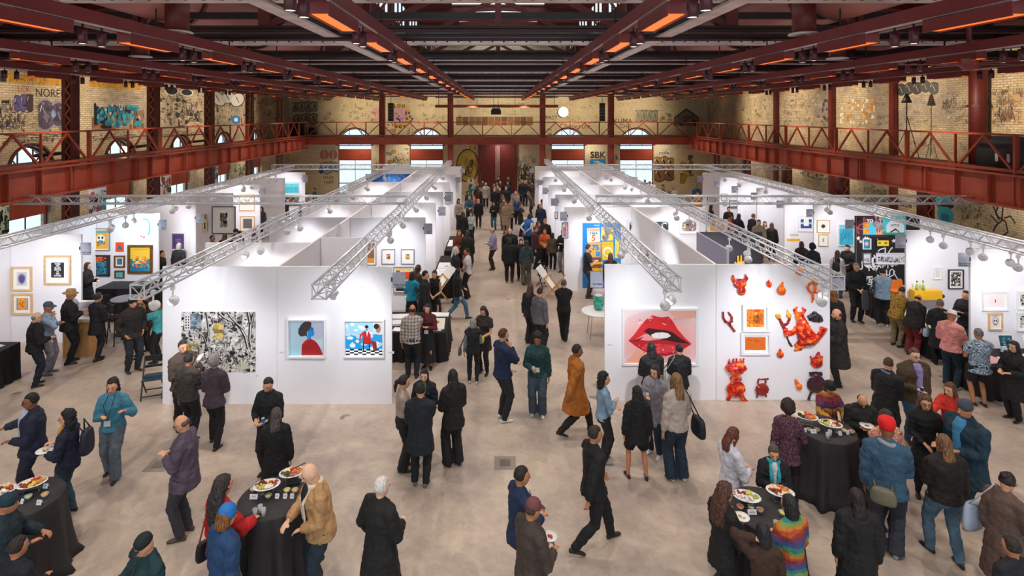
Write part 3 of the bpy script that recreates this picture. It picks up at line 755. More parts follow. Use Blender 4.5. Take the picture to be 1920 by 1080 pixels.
def jungle(p):
    g = ['#1a1a1a','#2e2c2a','#8f8a86','#d8d4d0','#55504c','#efece8','#b8b2ac']
    p.blobs(rn, g, 300, .015, .05, jag=.6); p.blobs(rn, g, 520, .006, .02, jag=.7); p.blobs(rn, ['#6c7f90','#8fa0ac','#4a5c6c'], 26, .02, .07, (.1,.72,.27,.97)); p.blobs(rn, ['#b59a4a','#8a7434','#d0bc7a'], 26, .02, .06, (.44,.55,.58,.82)); p.blobs(rn, ['#a08a3a','#6a5a24'], 14, .02, .05, (.08,.3,.25,.48))
    p.blobs(rn, ['#e6e3e0','#c8c4c0','#77726e'], 60, .015, .04, (.4,.35,.8,.56), .5)
    p.rect('#d8d6d4', .05,.7,.13,.97)
    for i in range(5): p.rect('#17171a', .065, .73+.045*i, .082, .755+.045*i); p.rect('#17171a', .10, .73+.045*i, .115, .755+.045*i)
    for pts, w in (([(.5,1),(.56,.93),(.63,.88),(.72,.83),(.80,.74),(.86,.6),(.9,.4)],.035),([(.62,1),(.68,.9),(.78,.78),(.84,.72)],.03),([(.9,1),(.93,.8),(.92,.55),(.95,.38)],.035),([(.34,1),(.37,.7),(.33,.4)],.02),([(.2,.7),(.3,.6),(.36,.4)],.015),([(.97,.98),(.94,.8)],.02)):
        p.line('#151515', pts, w); p.line('#cfcac6', [(a+.012,b_) for a,b_ in pts], w*.5)
    for i in range(60):
        x = rn.uniform(.3,.98); y = rn.uniform(.02,.42); a = rn.uniform(.3,2.8); l = rn.uniform(.05,.12)
        p.line(rn.choice(['#f1efec','#1c1c1c','#c9c5c0','#6a6662']), [(x,y),(x+l*.5*math.cos(a),y+l*math.sin(a)),(x+l*math.cos(a),y+l*.9*math.sin(a))], rn.uniform(.006,.014))
    for i in range(15):
        a = R(8+i*11.5); p.put('#d9d4c4' if i % 2 else '#a59f8c', [(.82,.05),(.82+.075*math.cos(a)-.01*math.sin(a),.05+.12*math.sin(a)+.01),(.82+.15*math.cos(a),.05+.22*math.sin(a)),(.82+.085*math.cos(a)+.01*math.sin(a),.05+.10*math.sin(a))])
art((341,584,480,697), 12.6, 'large black and white ink drawing of dense trees and plants on the left front wall', None, bg='#cfcac6', draw=jungle)
def profile(p):
    p.rect('#b4cfe0',0,0,.5,1); p.rect('#a3d0dc',0,0,1,.25); p.ell('#b9bfd4',.8,.75,.25,.3)
    p.put('#1b8fdc', [(.49,.42),(.52,.62),(.5,.72),(.6,.84),(.69,.76),(.68,.68),(.72,.66),(.70,.62),(.71,.59),(.68,.55),(.62,.54),(.61,.42)])
    p.put('#1a6fae', [(.62,.82),(.69,.76),(.68,.68),(.6,.7)])
    p.put('#3c3433', [(.50,.53),(.50,.68),(.57,.72),(.61,.80),(.63,.9),(.58,.97),(.50,.985),(.42,.95),(.33,.87),(.26,.75),(.25,.62),(.31,.54),(.40,.54),(.45,.56)])
    p.put('#a81414', [(.34,.01),(.355,.3),(.42,.40),(.50,.45),(.61,.47),(.72,.42),(.80,.34),(.88,.2),(.96,.01)]); p.put('#c42022', [(.36,.3),(.42,.40),(.50,.45),(.61,.465),(.5,.36)])
art((540,597,612,669), 12.6, 'painting of a blue profile with a dark swept hairdo and red garment, white frame', 'white', .035, bg='#c4d4e4', draw=profile, depth=.09)
def seated(p):
    p.rect('#1a9fe0',0,.14,1,.6); p.rect('#9fd8f0',0,.6,1,1)
    for i in range(34): p.ell(rn.choice(['#dbe9f4','#b9dcf0','#e9f2f8']), rn.random(), rn.uniform(.2,.98), rn.uniform(.04,.1), rn.uniform(.03,.07))
    for r_ in range(4):
        for c in range(9):
            if (r_+c) % 2 == 0: p.rect('#101218', c/9, r_*.045, (c+1)/9, (r_+1)*.045)
            else: p.rect('#eef0f4', c/9, r_*.045, (c+1)/9, (r_+1)*.045)
    p.rect('#2a1512',.46,.1,.49,.42); p.rect('#2a1512',.62,.12,.645,.34); p.rect('#3a1a14',.46,.32,.68,.36); p.rect('#4a1812',.46,.36,.49,.62)
    p.put('#c41a1c', [(.45,.66),(.50,.70),(.60,.70),(.66,.6),(.68,.42),(.8,.4),(.84,.16),(.74,.15),(.70,.34),(.48,.33)]); p.put('#d42a2a', [(.45,.66),(.38,.6),(.36,.42),(.39,.42),(.42,.56),(.48,.6)]); p.put('#8a2018',[(.70,.38),(.82,.38),(.84,.16),(.76,.16)])
    p.put('#e8ecf4', [(.55,.70),(.57,.52),(.6,.70)]); p.ell('#2aa0e0',.565,.755,.035,.055); p.ell('#e0b48a',.575,.78,.028,.03); p.ell('#17141c',.56,.82,.05,.045); p.rect('#e6dcd8',.73,.62,.98,.95); p.ell('#a8806a',.87,.77,.07,.13); p.ell('#15121a',.82,.83,.07,.08); p.ell('#2aa0e0',.37,.4,.02,.03)
    p.rect('#1c1a22',.72,.12,.82,.15)
art((646,598,721,668), 12.6, 'painting of a seated figure in a red suit under a cloudy blue sky, white frame', 'white', .03, bg='#bfe4f4', draw=seated, depth=.09)
def lips(p):
    for i in range(16):
        c = 1-i/16; p.ell('#%02x%02x%02x' % (238, int(205-60*(1-c)), int(205-60*(1-c))), .5, .42, .52*c+.16, .47*c+.12)
    p.put('#f0a890', [(0,0),(.35,0),(.5,.16),(.2,.25)]); p.put('#f2b4a0', [(.6,1),(1,1),(1,.85),(.75,.8)])
    up = [(.06,.42),(.14,.53),(.22,.68),(.31,.82),(.40,.9),(.48,.87),(.54,.86),(.62,.88),(.68,.80),(.75,.64),(.85,.48),(.95,.36),(.8,.40),(.7,.50),(.55,.56),(.4,.58),(.28,.54),(.16,.44)]
    p.put('#d8242a', up)
    p.put('#c01824', [(.06,.42),(.2,.44),(.34,.42),(.5,.44),(.7,.42),(.95,.36),(.86,.28),(.72,.17),(.58,.13),(.42,.16),(.28,.22),(.16,.32)])
    p.put('#e8404a', [(.24,.28),(.4,.2),(.6,.18),(.74,.24),(.7,.34),(.5,.36),(.3,.36)])
    p.put('#3a0d14', [(.28,.60),(.34,.66),(.44,.64),(.58,.62),(.68,.58),(.78,.48),(.92,.37),(.78,.38),(.62,.42),(.44,.46),(.34,.54)])
    p.put('#f2f0ee', [(.38,.53),(.44,.57),(.54,.58),(.62,.56),(.66,.51),(.6,.47),(.5,.455),(.41,.47)]); p.line('#c8b8b4',[(.5,.575),(.495,.46)],.006)
    p.put('#8f0f1c', [(.06,.42),(.16,.44),(.28,.50),(.2,.40)])
    for i in range(50):
        u = rn.uniform(.2,.8); v = rn.choice([rn.uniform(.7,.82), rn.uniform(.2,.36)]); p.ell(rn.choice(['#f08a8a','#f6c0c0','#a81420']), u, v, rn.uniform(.004,.012), rn.uniform(.004,.014))
    p.line('#ffffff', [(.34,.83),(.37,.86),(.39,.84),(.40,.87)], .012); p.line('#ffffff', [(.20,.74),(.23,.77),(.25,.75)], .01)
art((1166,577,1307,684), 12.78, 'large photograph of glossy red parted lips in a white frame', 'white', .045, mt=.0, bg='#f4dcdc', draw=lips, depth=.06)
def orange1(p):
    p.blobs(rn, ['#f08a1c','#e86c14','#f8b048','#d85a14','#f49a30'], 130, .03, .07); 
    for i in range(26): p.scrib(rn, '#8a3410', (rn.uniform(0,.6),rn.uniform(0,.8),rn.uniform(.6,1),rn.uniform(.2,1)), .006, 6)
    p.rect('#e8440c',.45,.85,.75,1)
art((1391,571,1440,621), 12.78, 'square orange print on the red sculpture wall, upper of two', 'white', .05, mt=.05, bg='#f08a20', draw=orange1, depth=.07)
def orange2(p):
    for i in range(26): p.line('#c85a10', [(0,i/26),(.3,i/26+.02),(.6,i/26-.01),(1,i/26+.01)], .012)
    p.blobs(rn, ['#a83c10','#8a2c0c'], 9, .03, .06, (.15,.55,.7,.85))
art((1388,623,1443,664), 12.78, 'wide orange print on the red sculpture wall, lower of two', 'white', .05, mt=.05, bg='#e8741c', draw=orange2, depth=.07)
def caption(px_, py_, d, lab, w=.14, h=.05):
    root = empty('caption_card', (xat(px_,d), d-.0015, zat(py_,d)), 0, lab, 'label')
    p = Pic(w, h, '#e4e4ea'); p.line('#8a8a92', [(.1,.7),(.8,.7)], .12); p.line('#8a8a92', [(.1,.35),(.6,.35)], .12); o = p.build('card', root)
    MB().box(-w/2,w/2,-.0001,.002,-h/2,h/2).build('backing', MATB, root); o.location = (0,-.0003,0)
caption(1144,647,12.78,'small white caption card left of the lips photograph'); caption(529,661,12.6,'small white caption card left of the blue profile painting'); caption(733,661,12.6,'small white caption card right of the seated figure painting'); caption(482,705,12.6,'small white caption card below the tree drawing',.08,.05)

# ---------- red sculptures on the right front wall ----------
RC = bpy.data.materials.new('glossy_red_orange_glaze'); RC.use_nodes = True; nt, N, L = nodes(RC); b = nt.nodes['Principled BSDF']
tc = N('ShaderNodeTexCoord'); n1 = N('ShaderNodeTexNoise', Scale=9.0, Detail=4.0); L(tc.outputs['Object'], n1.inputs['Vector']); r1 = N('ShaderNodeValToRGB'); e = r1.color_ramp.elements
e[0].position=.38; e[0].color=(*hexc('#8a0f0c'),1); e[1].position=.68; e[1].color=(*hexc('#f08a1e'),1); k=e.new(.5); k.color=(*hexc('#d8200f'),1)
L(n1.outputs['Fac'], r1.inputs['Fac']); L(r1.outputs['Color'], b.inputs['Base Color']); b.inputs['Roughness'].default_value=.18
OC = mat('glossy_orange_glaze','#ee6a1a',.2,var=.4,vscale=9); PC = mat('dark_plum_glaze','#3f1c28',.2,var=.3,vscale=8); KC = mat('black_silver_glaze','#3a3a3e',.2,.4,var=.7,vscale=14); YC = mat('golden_glaze','#e0a030',.2,var=.3,vscale=9); BRC = mat('dark_red_glaze','#8a2014',.2,var=.5,vscale=12)
LUMP = bpy.data.textures.new('lumps','CLOUDS'); LUMP.noise_scale = .035; LUMP.noise_depth = 2
def sculpt(px_, py_, label, parts, name='glazed_sculpture', d=12.78):
    """parts: (name, material, [ (kind, pts px offsets, radii px) ]) in photo pixels around the centre"""
    sc = d/FPX; root = empty(name, (xat(px_,d), d-.012, zat(py_,d)), 0, label, 'sculpture')
    for nm, mt_, prim in parts:
        mb = MB()
        for kind, pts, rad in prim:
            P3 = [(q[0]*sc, -(rad[i]*.6*sc if kind == 't' else .045), -q[1]*sc) for i, q in enumerate(pts)]
            if kind == 't': mb.tube(P3, [r_*sc for r_ in rad], 10, .6, up=(0,1,0))
            else:
                for p3 in P3: mb.ball(p3, (rad[0]*sc, .045, rad[1]*sc), 14, 10)
        o = mb.build(nm, mt_, root); r_ = o.modifiers.new('remesh','REMESH'); r_.mode='VOXEL'; r_.voxel_size=.009; r_.use_smooth_shade=True
        dd = o.modifiers.new('lumps','DISPLACE'); dd.texture=LUMP; dd.strength=.035; dd.mid_level=.6
    return root
sculpt(1386,534,'red and orange glazed horned mask at the top left of the sculpture wall',[('mask',RC,[('b',[(0,-3)],(12,10)),('b',[(3,10)],(8,9)),('t',[(-9,-6),(-13,-12),(-12,-19)],[4.5,3.5,1.5]),('t',[(8,-8),(13,-13),(10,-20)],[4.5,4,2]),('t',[(-10,-4),(2,-2),(12,-5)],[4,3,4])])])
sculpt(1440,532,'tiny orange glazed flame, smallest, near the top of the sculpture wall',[('flame',RC,[('b',[(0,0)],(5,6)),('t',[(0,-3),(1,-8)],[3,1])])])
sculpt(1463,541,'orange glazed flame with a curled tip near the top of the sculpture wall',[('flame',OC,[('b',[(0,3)],(8.5,9)),('t',[(0,-4),(2,-9),(5,-13)],[5,3,1.2])])])
sculpt(1498,510,'round orange glazed lump at the top right of the sculpture wall',[('lump',OC,[('b',[(0,0)],(6.5,6)),('t',[(-4,0),(-8,1)],[3,1.5])])])
sculpt(1525,538,'orange glazed looping figure at the top right corner of the sculpture wall',[('loop',OC,[('t',[(-9,-6),(-12,0),(-8,8),(-3,12),(-2,22),(-4,30)],[2.8,3,3.2,3.5,3,1.2]),('t',[(-9,-6),(-3,-10),(2,-4),(2,4),(-3,12)],[3,3,3,3,3]),('t',[(0,10),(7,10),(13,5),(17,2)],[2.5,2.5,2.2,1])]),('crest',YC,[('t',[(-6,-9),(0,-16),(5,-10),(6,-3)],[3,4,3.5,2])])])
sculpt(1364,602,'dark red glazed two pronged fork at the left of the sculpture wall',[('fork',BRC,[('t',[(-9,-18),(-9,-8),(-5,0),(2,3),(7,-1),(7,-9),(0,-18)],[2.2,2.4,3,3.4,3,2.4,1.8]),('t',[(2,4),(7,11),(13,19)],[3,2.4,2.6])])])
sculpt(1505,618,'large red glazed horned devil figure with outstretched limbs',[
 ('body',RC,[('t',[(-7,-24),(-5,-14),(-2,0),(6,14),(8,22)],[8,11,15,17,12]),('b',[(-8,-26)],(9,9)),('t',[(-13,-30),(-17,-38),(-11,-43)],[4,4,2]),('t',[(-2,-31),(2,-38),(-3,-43)],[4,4,2]),('t',[(-12,-6),(-20,4),(-33,6),(-34,-4)],[5,5,7,5]),('t',[(14,22),(25,14),(33,4),(36,-6)],[8,6,6,8]),('t',[(-2,22),(-8,26),(-16,30)],[9,8,4]),('t',[(-8,28),(-11,36),(-17,38)],[5,4,2]),('t',[(-8,28),(-4,38)],[5,2.5])]),
 ('crown',YC,[('t',[(-15,-24),(-5,-27),(2,-25)],[2,2.4,2])]),
 ('wing',KC,[('t',[(8,-22),(18,-28),(28,-22),(37,-17)],[5,10,8,2]),('t',[(18,-26),(20,-16)],[6,4])]),
 ('fork',BRC,[('t',[(-34,0),(-38,-8),(-42,-16),(-46,-24)],[3,3.4,3,3]),('t',[(-38,-8),(-30,-12),(-26,-20),(-26,-28)],[3,3,3,3]),]),
 ('fork_tips',YC,[('b',[(-48,-27),(-28,-28)],(5,5)),('t',[(-28,-30),(-30,-38)],[3.5,1])]),
 ('fork_handle',KC,[('t',[(-31,12),(-26,24),(-21,31)],[2,2.2,2.2])])],name='devil_sculpture')
sculpt(1461,661,'small orange red glazed flame under the devil figure',[('flame',RC,[('b',[(0,2)],(6.5,6)),('t',[(0,-2),(1,-9)],[4,1])])])
sculpt(1529,674,'red glazed pointed flame at the right edge of the sculpture wall',[('flame',RC,[('b',[(0,3)],(12,11)),('t',[(2,-5),(5,-16)],[7,1.5]),('t',[(-9,-2),(-11,-8)],[3,1.2]),('t',[(10,0),(12,-8)],[3,1.2])])])
sculpt(1378,684,'red orange glazed crown shape with spikes at the lower left',[('crown',RC,[('t',[(-18,1),(-8,8),(8,8),(19,2)],[5,8,8,5]),('b',[(0,3)],(17,9))]+[('t',[(x_,-2),(x_+dx,-13)],[3,1.6]) for x_, dx in ((-12,1),(-5,2),(3,-1),(8,2),(13,3))])])
sculpt(1378,727,'bright red glazed cauldron on two legs at the bottom left',[('pot',RC,[('b',[(0,0)],(18,16)),('t',[(-10,-18),(0,-21),(11,-18)],[3.5,4,3.5]),('t',[(-11,12),(-15,22)],[4.5,3.2]),('t',[(10,12),(15,20),(20,25)],[5,4.5,4])])])
sculpt(1427,724,'small dark red glazed cauldron with a handle',[('pot',BRC,[('b',[(0,4)],(13,12)),('t',[(-7,-6),(-6,-13)],[2,2]),('t',[(7,-6),(8,-13)],[2,2]),('t',[(-7,-14),(3,-14),(13,-15)],[1.6,1.6,2.2]),('t',[(-7,13),(-9,21)],[2.5,1.8]),('t',[(7,13),(9,20)],[2.5,1.8])])])
sculpt(1494,719,'small orange glazed drop at the bottom of the sculpture wall',[('drop',OC,[('b',[(2,4)],(6,6)),('t',[(0,0),(-4,-9)],[4.5,2])])])
sculpt(1528,716,'dark plum glazed cauldron at the bottom right',[('pot',PC,[('b',[(0,2)],(18,17)),('t',[(-12,-17),(0,-18),(12,-17)],[3,2.4,3.2]),('t',[(-8,-12),(-10,-16)],[3,3]),('t',[(8,-12),(10,-16)],[3,3])]),('leg',KC,[('t',[(-8,17),(-12,28),(-14,33)],[3,2.6,3])])])

# ---------- prints on the left side walls ----------
def words(p, lines, col='#f2f2f2', sz=.12, y0=.86, dy=.115):
    for i, t in enumerate(lines): p.text(col, t, .5, y0-dy*i, sz, .006)
art((84,479,134,533), 16.0, 'pale wood framed black poster with white capital lettering', 'wood', .045, mt=.15, bg='#26232a', draw=lambda p: words(p,['THERE','ARE','BLACK','PEOPLE','IN','THE','FUTURE'],sz=.13,y0=.9,dy=.13))
def mask(p): p.ell('#b8b4c0',.5,.5,.42,.44); p.ell('#77709a',.5,.52,.34,.34); p.put('#544c86',[(.2,.7),(.8,.7),(.7,.3),(.5,.12),(.3,.3)]); p.line('#a8a4b0',[(.15,.9),(.1,.5),(.3,.1)],.03); p.line('#a8a4b0',[(.85,.9),(.9,.5),(.7,.1)],.03)
art((23,500,61,545), 16.0, 'pale wood framed print of a violet mask shape', 'wood', .045, mt=.10, bg='#d0ced2', draw=mask)
def tarot(p): p.rect('#e89a1c',.15,0,.85,1); p.blobs(rn,['#c8641a','#f4c048','#a8481c'],40,.02,.06,(.15,0,.85,1)); p.rect('#8a8490',0,0,.12,1); p.rect('#8a8490',.88,0,1,1)
art((24,550,62,589), 16.0, 'pale wood framed golden orange print below the violet mask', 'wood', .045, mt=.08, bg='#c8c4c8', draw=tarot)
fl = lambda p: p.blobs(rn, ['#f08a1c','#e8641a'], 12, .03, .07, (.35,.35,.65,.6))
art((-24,497,18,545), 16.0, 'pale wood framed white print with a small orange bird, upper one at the left edge', 'wood', .045, bg='#f2f0ee', draw=fl)
art((-24,548,18,598), 16.0, 'pale wood framed white print with a small orange bird, lower one at the left edge', 'wood', .045, bg='#f2f0ee', draw=fl)
def skelly(p): p.rect('#f0b23c',0,0,1,1); p.rect('#5fb0b8',.1,.85,.9,.98); p.ell('#f0eee8',.5,.55,.3,.22); p.ell('#1c2a30',.38,.6,.07,.07); p.ell('#1c2a30',.62,.6,.07,.07); p.ell('#3a98b0',.5,.35,.2,.12); p.blobs(rn,['#1c1c20','#e07a2a'],14,.02,.05,(.2,.15,.8,.4))
art((172,428,207,470), 19.4, 'grey framed yellow poster with a white masked face', 'grey', .03, mt=.04, bg='#f0b23c', draw=skelly)
art((217,454,233,472), 19.4, 'small bright red orange print with a teal figure', None, bg='#e4481c', draw=lambda p: p.blobs(rn,['#1c6a86','#2a3a4a'],10,.08,.14,(.3,.25,.7,.7)), depth=.03)
def gilt(p): p.rect('#f4c83a',0,.5,1,1); p.rect('#1f78a0',0,0,1,.5); p.blobs(rn,['#f0a020','#f8dc70','#e06a2a'],60,.02,.06,(.1,.15,.9,.62)); p.blobs(rn,['#2a9ab0','#175a80'],24,.02,.06,(0,.0,1,.3)); p.rect('#e8b030',.1,.86,.9,.93)
art((241,459,287,512), 19.4, 'large gold framed yellow and blue print of floating figures', 'gold', .07, bg='#f4c83a', draw=gilt, depth=.07)
def storm(p): p.blobs(rn,['#1f7f98','#176078','#2f9ab0'],60,.03,.08,(.15,.05,.85,.7)); p.blobs(rn,['#f0702a','#e8541c'],22,.03,.07,(.15,.68,.8,.95))
art((172,478,207,518), 19.4, 'dark framed print with orange clouds over a teal shape', 'black', .02, bg='#2a2430', draw=storm)
art((215,479,235,501), 19.4, 'small gold framed print with a dark teal figure', 'gold', .045, mt=.05, bg='#2a7a94', draw=lambda p: p.blobs(rn,['#1c2a34','#e0702a'],8,.06,.1,(.3,.3,.7,.9)))
art((216,507,234,521), 19.4, 'small gold framed aqua print, lowest of the colourful group', 'gold', .04, bg='#5fc0c0', draw=lambda p: p.blobs(rn,['#a8e0dc','#2f8f90'],12,.08,.14))
# neon light
ne = empty('neon_sculpture', (xat(266,19.3),19.376,zat(428,19.3)), 0, 'pale blue glowing neon outline of a round eyed creature high on the wall', 'neon light')
NB_ = mat('neon_blue_tube','#4ac8ff',.2,emit='#28b4ff',es=1.6); NW_ = mat('neon_white_tube','#ffffff',.2,emit='#b8ecff',es=1.3); NR_ = mat('neon_red_tube','#ff5040',.2,emit='#ff2010',es=1.2)
MB().tube([(-.02,0,.30),(.12,0,.29),(.2,0,.2),(.22,0,-.1),(.16,0,-.24)], .022, 8).build('blue_tube', NB_, ne, True)
MB().tube([(.12*math.cos(t)-.04,0,.2*math.sin(t)+.02) for t in [2*math.pi*i/18 for i in range(18)]], .02, 8, closed=True).build('white_outline', NW_, ne, True)
MB().tube([(.045*math.cos(t)-.05,0,.05*math.sin(t)+.04) for t in [2*math.pi*i/12 for i in range(12)]], .014, 8, closed=True).build('white_eye', NW_, ne, True)
MB().tube([(-.1,0,-.3),(-.03,0,-.27),(.05,0,-.3),(.0,0,-.35)], .016, 8).build('red_tube', NR_, ne, True)
art((321,436,348,469), 21.5, 'purple print with small gold lettering in a white frame', 'white', .03, mt=.02, bg='#54407c', draw=lambda p: [p.text('#d8c08a','TO THE',.5,.62,.1), p.text('#d8c08a','NIGHT',.5,.5,.1), p.text('#d8c08a','SKY',.5,.38,.1)])
def rag(p): p.blobs(rn,['#2a2822','#6a6458','#a8a296','#15140f'],50,.04,.1,(.25,.1,.75,.9))
art((398,387,442,438), 24.4, 'large black framed print of a dark mottled shape', 'black', .025, mt=.16, bg='#f2f0ec', draw=rag)
art((449,364,478,395), 27.3, 'pale wood framed faint beige drawing', 'wood', .03, mt=.06, bg='#e8e0d0', draw=lambda p: p.blobs(rn,['#b8a88a','#8f8268'],16,.03,.06,(.3,.3,.7,.75)))
art((451,405,478,433), 27.3, 'pale wood framed grey square print below the beige drawing', 'wood', .03, mt=.1, bg='#6a6462', draw=None)
art((382,401,388,412), 24.3, 'tiny framed print on the fourth left wall, upper', 'wood', .015, mt=.02, bg='#8a867c'); art((380,414,389,433), 24.3, 'tiny framed print on the fourth left wall, lower', 'wood', .02, mt=.05, bg='#3a3a38')
def sea(p): p.rect('#3fb0c4',0,0,1,1); p.rect('#5fc8d0',0,.55,1,1); p.rect('#9fe0e0',0,.85,1,1); p.blobs(rn,['#2f9ab4','#77d4d8'],40,.01,.04)
art((528,341,562,363), 33.2, 'aqua seascape painting in a white frame', 'white', .035, bg='#4ab8c8', draw=sea)
def land(p): p.rect('#4a4428',0,.5,1,1); p.rect('#8a7a34',0,.45,1,.55); p.rect('#22231a',0,0,1,.45); p.blobs(rn,['#2a2a1c','#5a5230'],20,.04,.1)
art((528,367,562,387), 33.2, 'dark olive landscape painting in a white frame below the seascape', 'white', .035, bg='#2b2a1c', draw=land)
for i, (a, b_) in enumerate(((492,351),(508,351),(492,364),(508,364),(492,377),(508,377))):
    art((a,b_,a+13,b_+10), 33.2, 'small white framed shell drawing, %s row %s' % (['top','middle','bottom'][i//2], ['left','right'][i%2]), 'white', .02, mt=.05, bg='#d8d4cc', draw=lambda p: p.ell('#8a8478',.5,.5,.25,.25))
# centre left booths
def blk(p): p.rect('#3a3a3e',.2,.15,.8,.8)
for i, (bx, lb) in enumerate((((716,467,741,495),'small framed red and gold print, left of the pair in the left centre booths'),((752,467,777,495),'small framed brown and gold print, right of the pair in the left centre booths'))):
    art(bx, 18.65, lb, 'thin', .02, mt=.14, bg='#b8502a' if i == 0 else '#8a6a34', draw=lambda p: p.blobs(rn,['#d8a040','#7a2418','#e8d090'],14,.08,.16,(.15,.15,.85,.85)))
art((683,451,706,497), 18.65, 'brown and orange print partly behind the truss', 'thin', .02, mt=.05, bg='#8a5a3c', draw=lambda p: p.rect('#d8903c',0,0,1,.25))
def colr(p): p.rect('#e0481c',.3,.5,.95,.85); p.rect('#8a5a2a',.05,.5,.28,.9); p.rect('#f0c24a',.05,.9,.95,.98); p.rect('#1c1c20',.05,.0,.95,.12); p.rect('#c83a1c',.05,.15,.95,.45)
art((738,500,776,548), 18.6, 'red and ochre block print behind the corner booth sign', 'thin', .02, mt=.03, bg='#e8dcc8', draw=colr)
art((834,360,849,382), 28.4, 'grey print in a thin dark frame high in the left centre booths', 'black', .02, mt=.03, bg='#9c9cb2')
art((855,342,860,360), 32.2, 'narrow framed print near the end of the left centre booths', 'thin', .015, mt=.02, bg='#dcdcd8')
# centre right booths
def jumble(p):
    p.rect('#1a86d8',0,0,1,1)
    def card(c, pts): p.put(c, pts)
    card('#f4e8d0',[(.13,.70),(.46,.71),(.45,.93),(.12,.92)]); card('#e8b0a0',[(.13,.87),(.45,.87),(.45,.92),(.13,.915)]); p.text('#2a7ab0','TAKE',.29,.84,.05,.002); p.text('#d87a50','5',.29,.765,.13,.004)
    card('#f6dc4a',[(.48,.73),(.80,.73),(.80,.93),(.49,.94)]); p.text('#fff4c0','INSTANT',.63,.76,.035); p.blobs(rn,['#e8b8a0','#f0c8b0'],8,.02,.04,(.5,.88,.8,.94))
    card('#f0b850',[(.14,.47),(.47,.48),(.48,.70),(.15,.70)]); p.text('#3a8ac8','75',.34,.62,.11,.006); p.rect('#2a9ad8',.35,.49,.46,.56)
    card('#f6c83a',[(.51,.43),(.82,.44),(.80,.715),(.50,.71)]); p.ell('#f8ecd8',.66,.56,.13,.075); p.ell('#f0d040',.66,.55,.09,.05); p.text('#e0922a','NEW',.66,.675,.05)
    card('#f6dc3a',[(.84,.46),(.96,.46),(.96,.78),(.85,.77)]); p.text('#8ac0d8','B',.9,.72,.06); p.text('#8ac0d8','O',.9,.65,.06); p.text('#8ac0d8','N',.9,.58,.06); p.text('#8ac0d8','U',.9,.51,.06)
    p.rect('#8a4a14',.22,.10,.5,.46)
    for i in range(3):
        for v in (.39,.29,.19): p.text('#f4c448','utch',.30+.0*i,v,.07,.004); p.text('#f4c448','utch',.44,v,.06,.004)
    p.ell('#e8b84a',.92,.36,.05,.04); p.ell('#e8b84a',.92,.26,.05,.04); p.line('#d0e8f8',[(.3,.965),(.45,.965)],.01)
art((1092,418,1164,540), 20.7, 'large blue and yellow collage poster with big numbers and lettering', None, bg='#1a86d8', draw=jumble, depth=.02)
for i in range(5):
    y = 14.6+i*.95; artw(.5,.75,(4.9,y,1.75),R(-90),'framed print on the spine wall of the right centre booths, %s from the front' % ORD[i],'black' if i < 3 else 'white',.02,.04,bg='#9a9a9c',draw=lambda p: p.blobs(rn,['#2a2a2a','#c8c8c8','#55555a'],20,.06,.14),depth=.03)
cars = [('#1f4a5a','#e8a030','#d8e0e0'),('#8a7a80','#e8b04a','#e86a2a'),('#f0a81c','#e86a2a','#c8d860'),('#2a2a30','#8a8a90','#d8d8d8')]
for i, cx in enumerate((1240,1292,1344,1188+5)):
    def car(p, c=cars[i]):
        p.rrect(c[0],.08,.05,.92,.95,.2); p.blobs(rn,list(c)+['#ffffff','#20242c'],26,.06,.14,(.15,.12,.85,.88),.4)
    art((cx-19,411,cx+19,438), 20.7, 'white framed rounded orange and teal print above the charcoal wall, %s' % ['second from the left','third from the left','rightmost','leftmost'][i], 'white', .03, mt=.04, bg='#eceaf0', draw=car)
hand = empty('flame_hand_sculpture', (xat(1386,15.9),15.9,0), 0, 'small golden orange hand shaped sculpture in front of the charcoal wall', 'sculpture')
MB().box(-.2,.2,-.2,.2,0,1.75).build('plinth', WGREY, hand)
mb = MB(); mb.ball((0,0,2.1),(.13,.08,.2),12,8)
for x_, h_ in ((-.1,2.32),(-.03,2.48),(.05,2.5),(.12,2.34)): mb.tube([(x_,0,2.15),(x_*1.1,0,h_)],[.04,.02],8)
mb.tube([(0,0,1.75),(0,0,2.1)],[.1,.09],10); o = mb.build('hand', YC, hand); remesh(o,.015,1)
for bx, d_, fr_, lb in (((1040,363,1056,383),30.8,'black','framed pink and blue print high on the right centre booths'),((1040,397,1046,410),24.0,'black','small framed print under the second grey sign'),
    ((1053,417,1065,446),20.65,'black','framed dark print left of the blue and yellow poster'),((1002,337,1008,346),33.9,'thin','small print near the end of the right centre booths, upper'),((1003,347,1010,356),33.9,'thin','small print near the end of the right centre booths, lower')):
    art(bx, d_-.02, lb, fr_, .02, mt=.03, bg='#8aa0b8', draw=lambda p: p.blobs(rn,['#d86a7a','#3a6aa0','#e8e0d8'],10,.1,.2))
# right side walls
def ublue(p): p.rect('#2a3f9a',.05,.12,.3,.85); p.rect('#2a3f9a',.72,.12,.95,.85); p.rect('#8fd0e8',.05,.45,.3,.62); p.rect('#8fd0e8',.72,.45,.95,.62); p.rect('#2a3f9a',.05,.12,.95,.3); p.rect('#f4f0e4',.3,.3,.72,.9)
art((1496,404,1526,434), 23.6, 'white framed print of a blue square U shape', 'white', .03, mt=.05, bg='#f0f0ee', draw=ublue)
art((1531,412,1555,436), 21.4, 'pale wood framed print with a small dark round shape', 'wood', .025, mt=.04, bg='#e8e2d8', draw=lambda p: p.ell('#3a302c',.5,.5,.22,.2))
art((1534,439,1552,461), 21.4, 'small pale framed sketch below the round shape print', 'wood', .02, mt=.04, bg='#e8e4dc', draw=lambda p: p.rect('#8a867c',.4,.3,.6,.7))
def cyan(p): p.rect('#4ac0e0',0,0,1,1); [p.scrib(rn,'#2a90b8',(.1*i,.1,.1*i+.25,.9),.015,5) for i in range(8)]; p.rect('#7fd8ec',0,.8,1,1)
art((1571,420,1601,461), 21.4, 'white framed bright cyan drawing', 'white', .03, bg='#4ac0e0', draw=cyan)
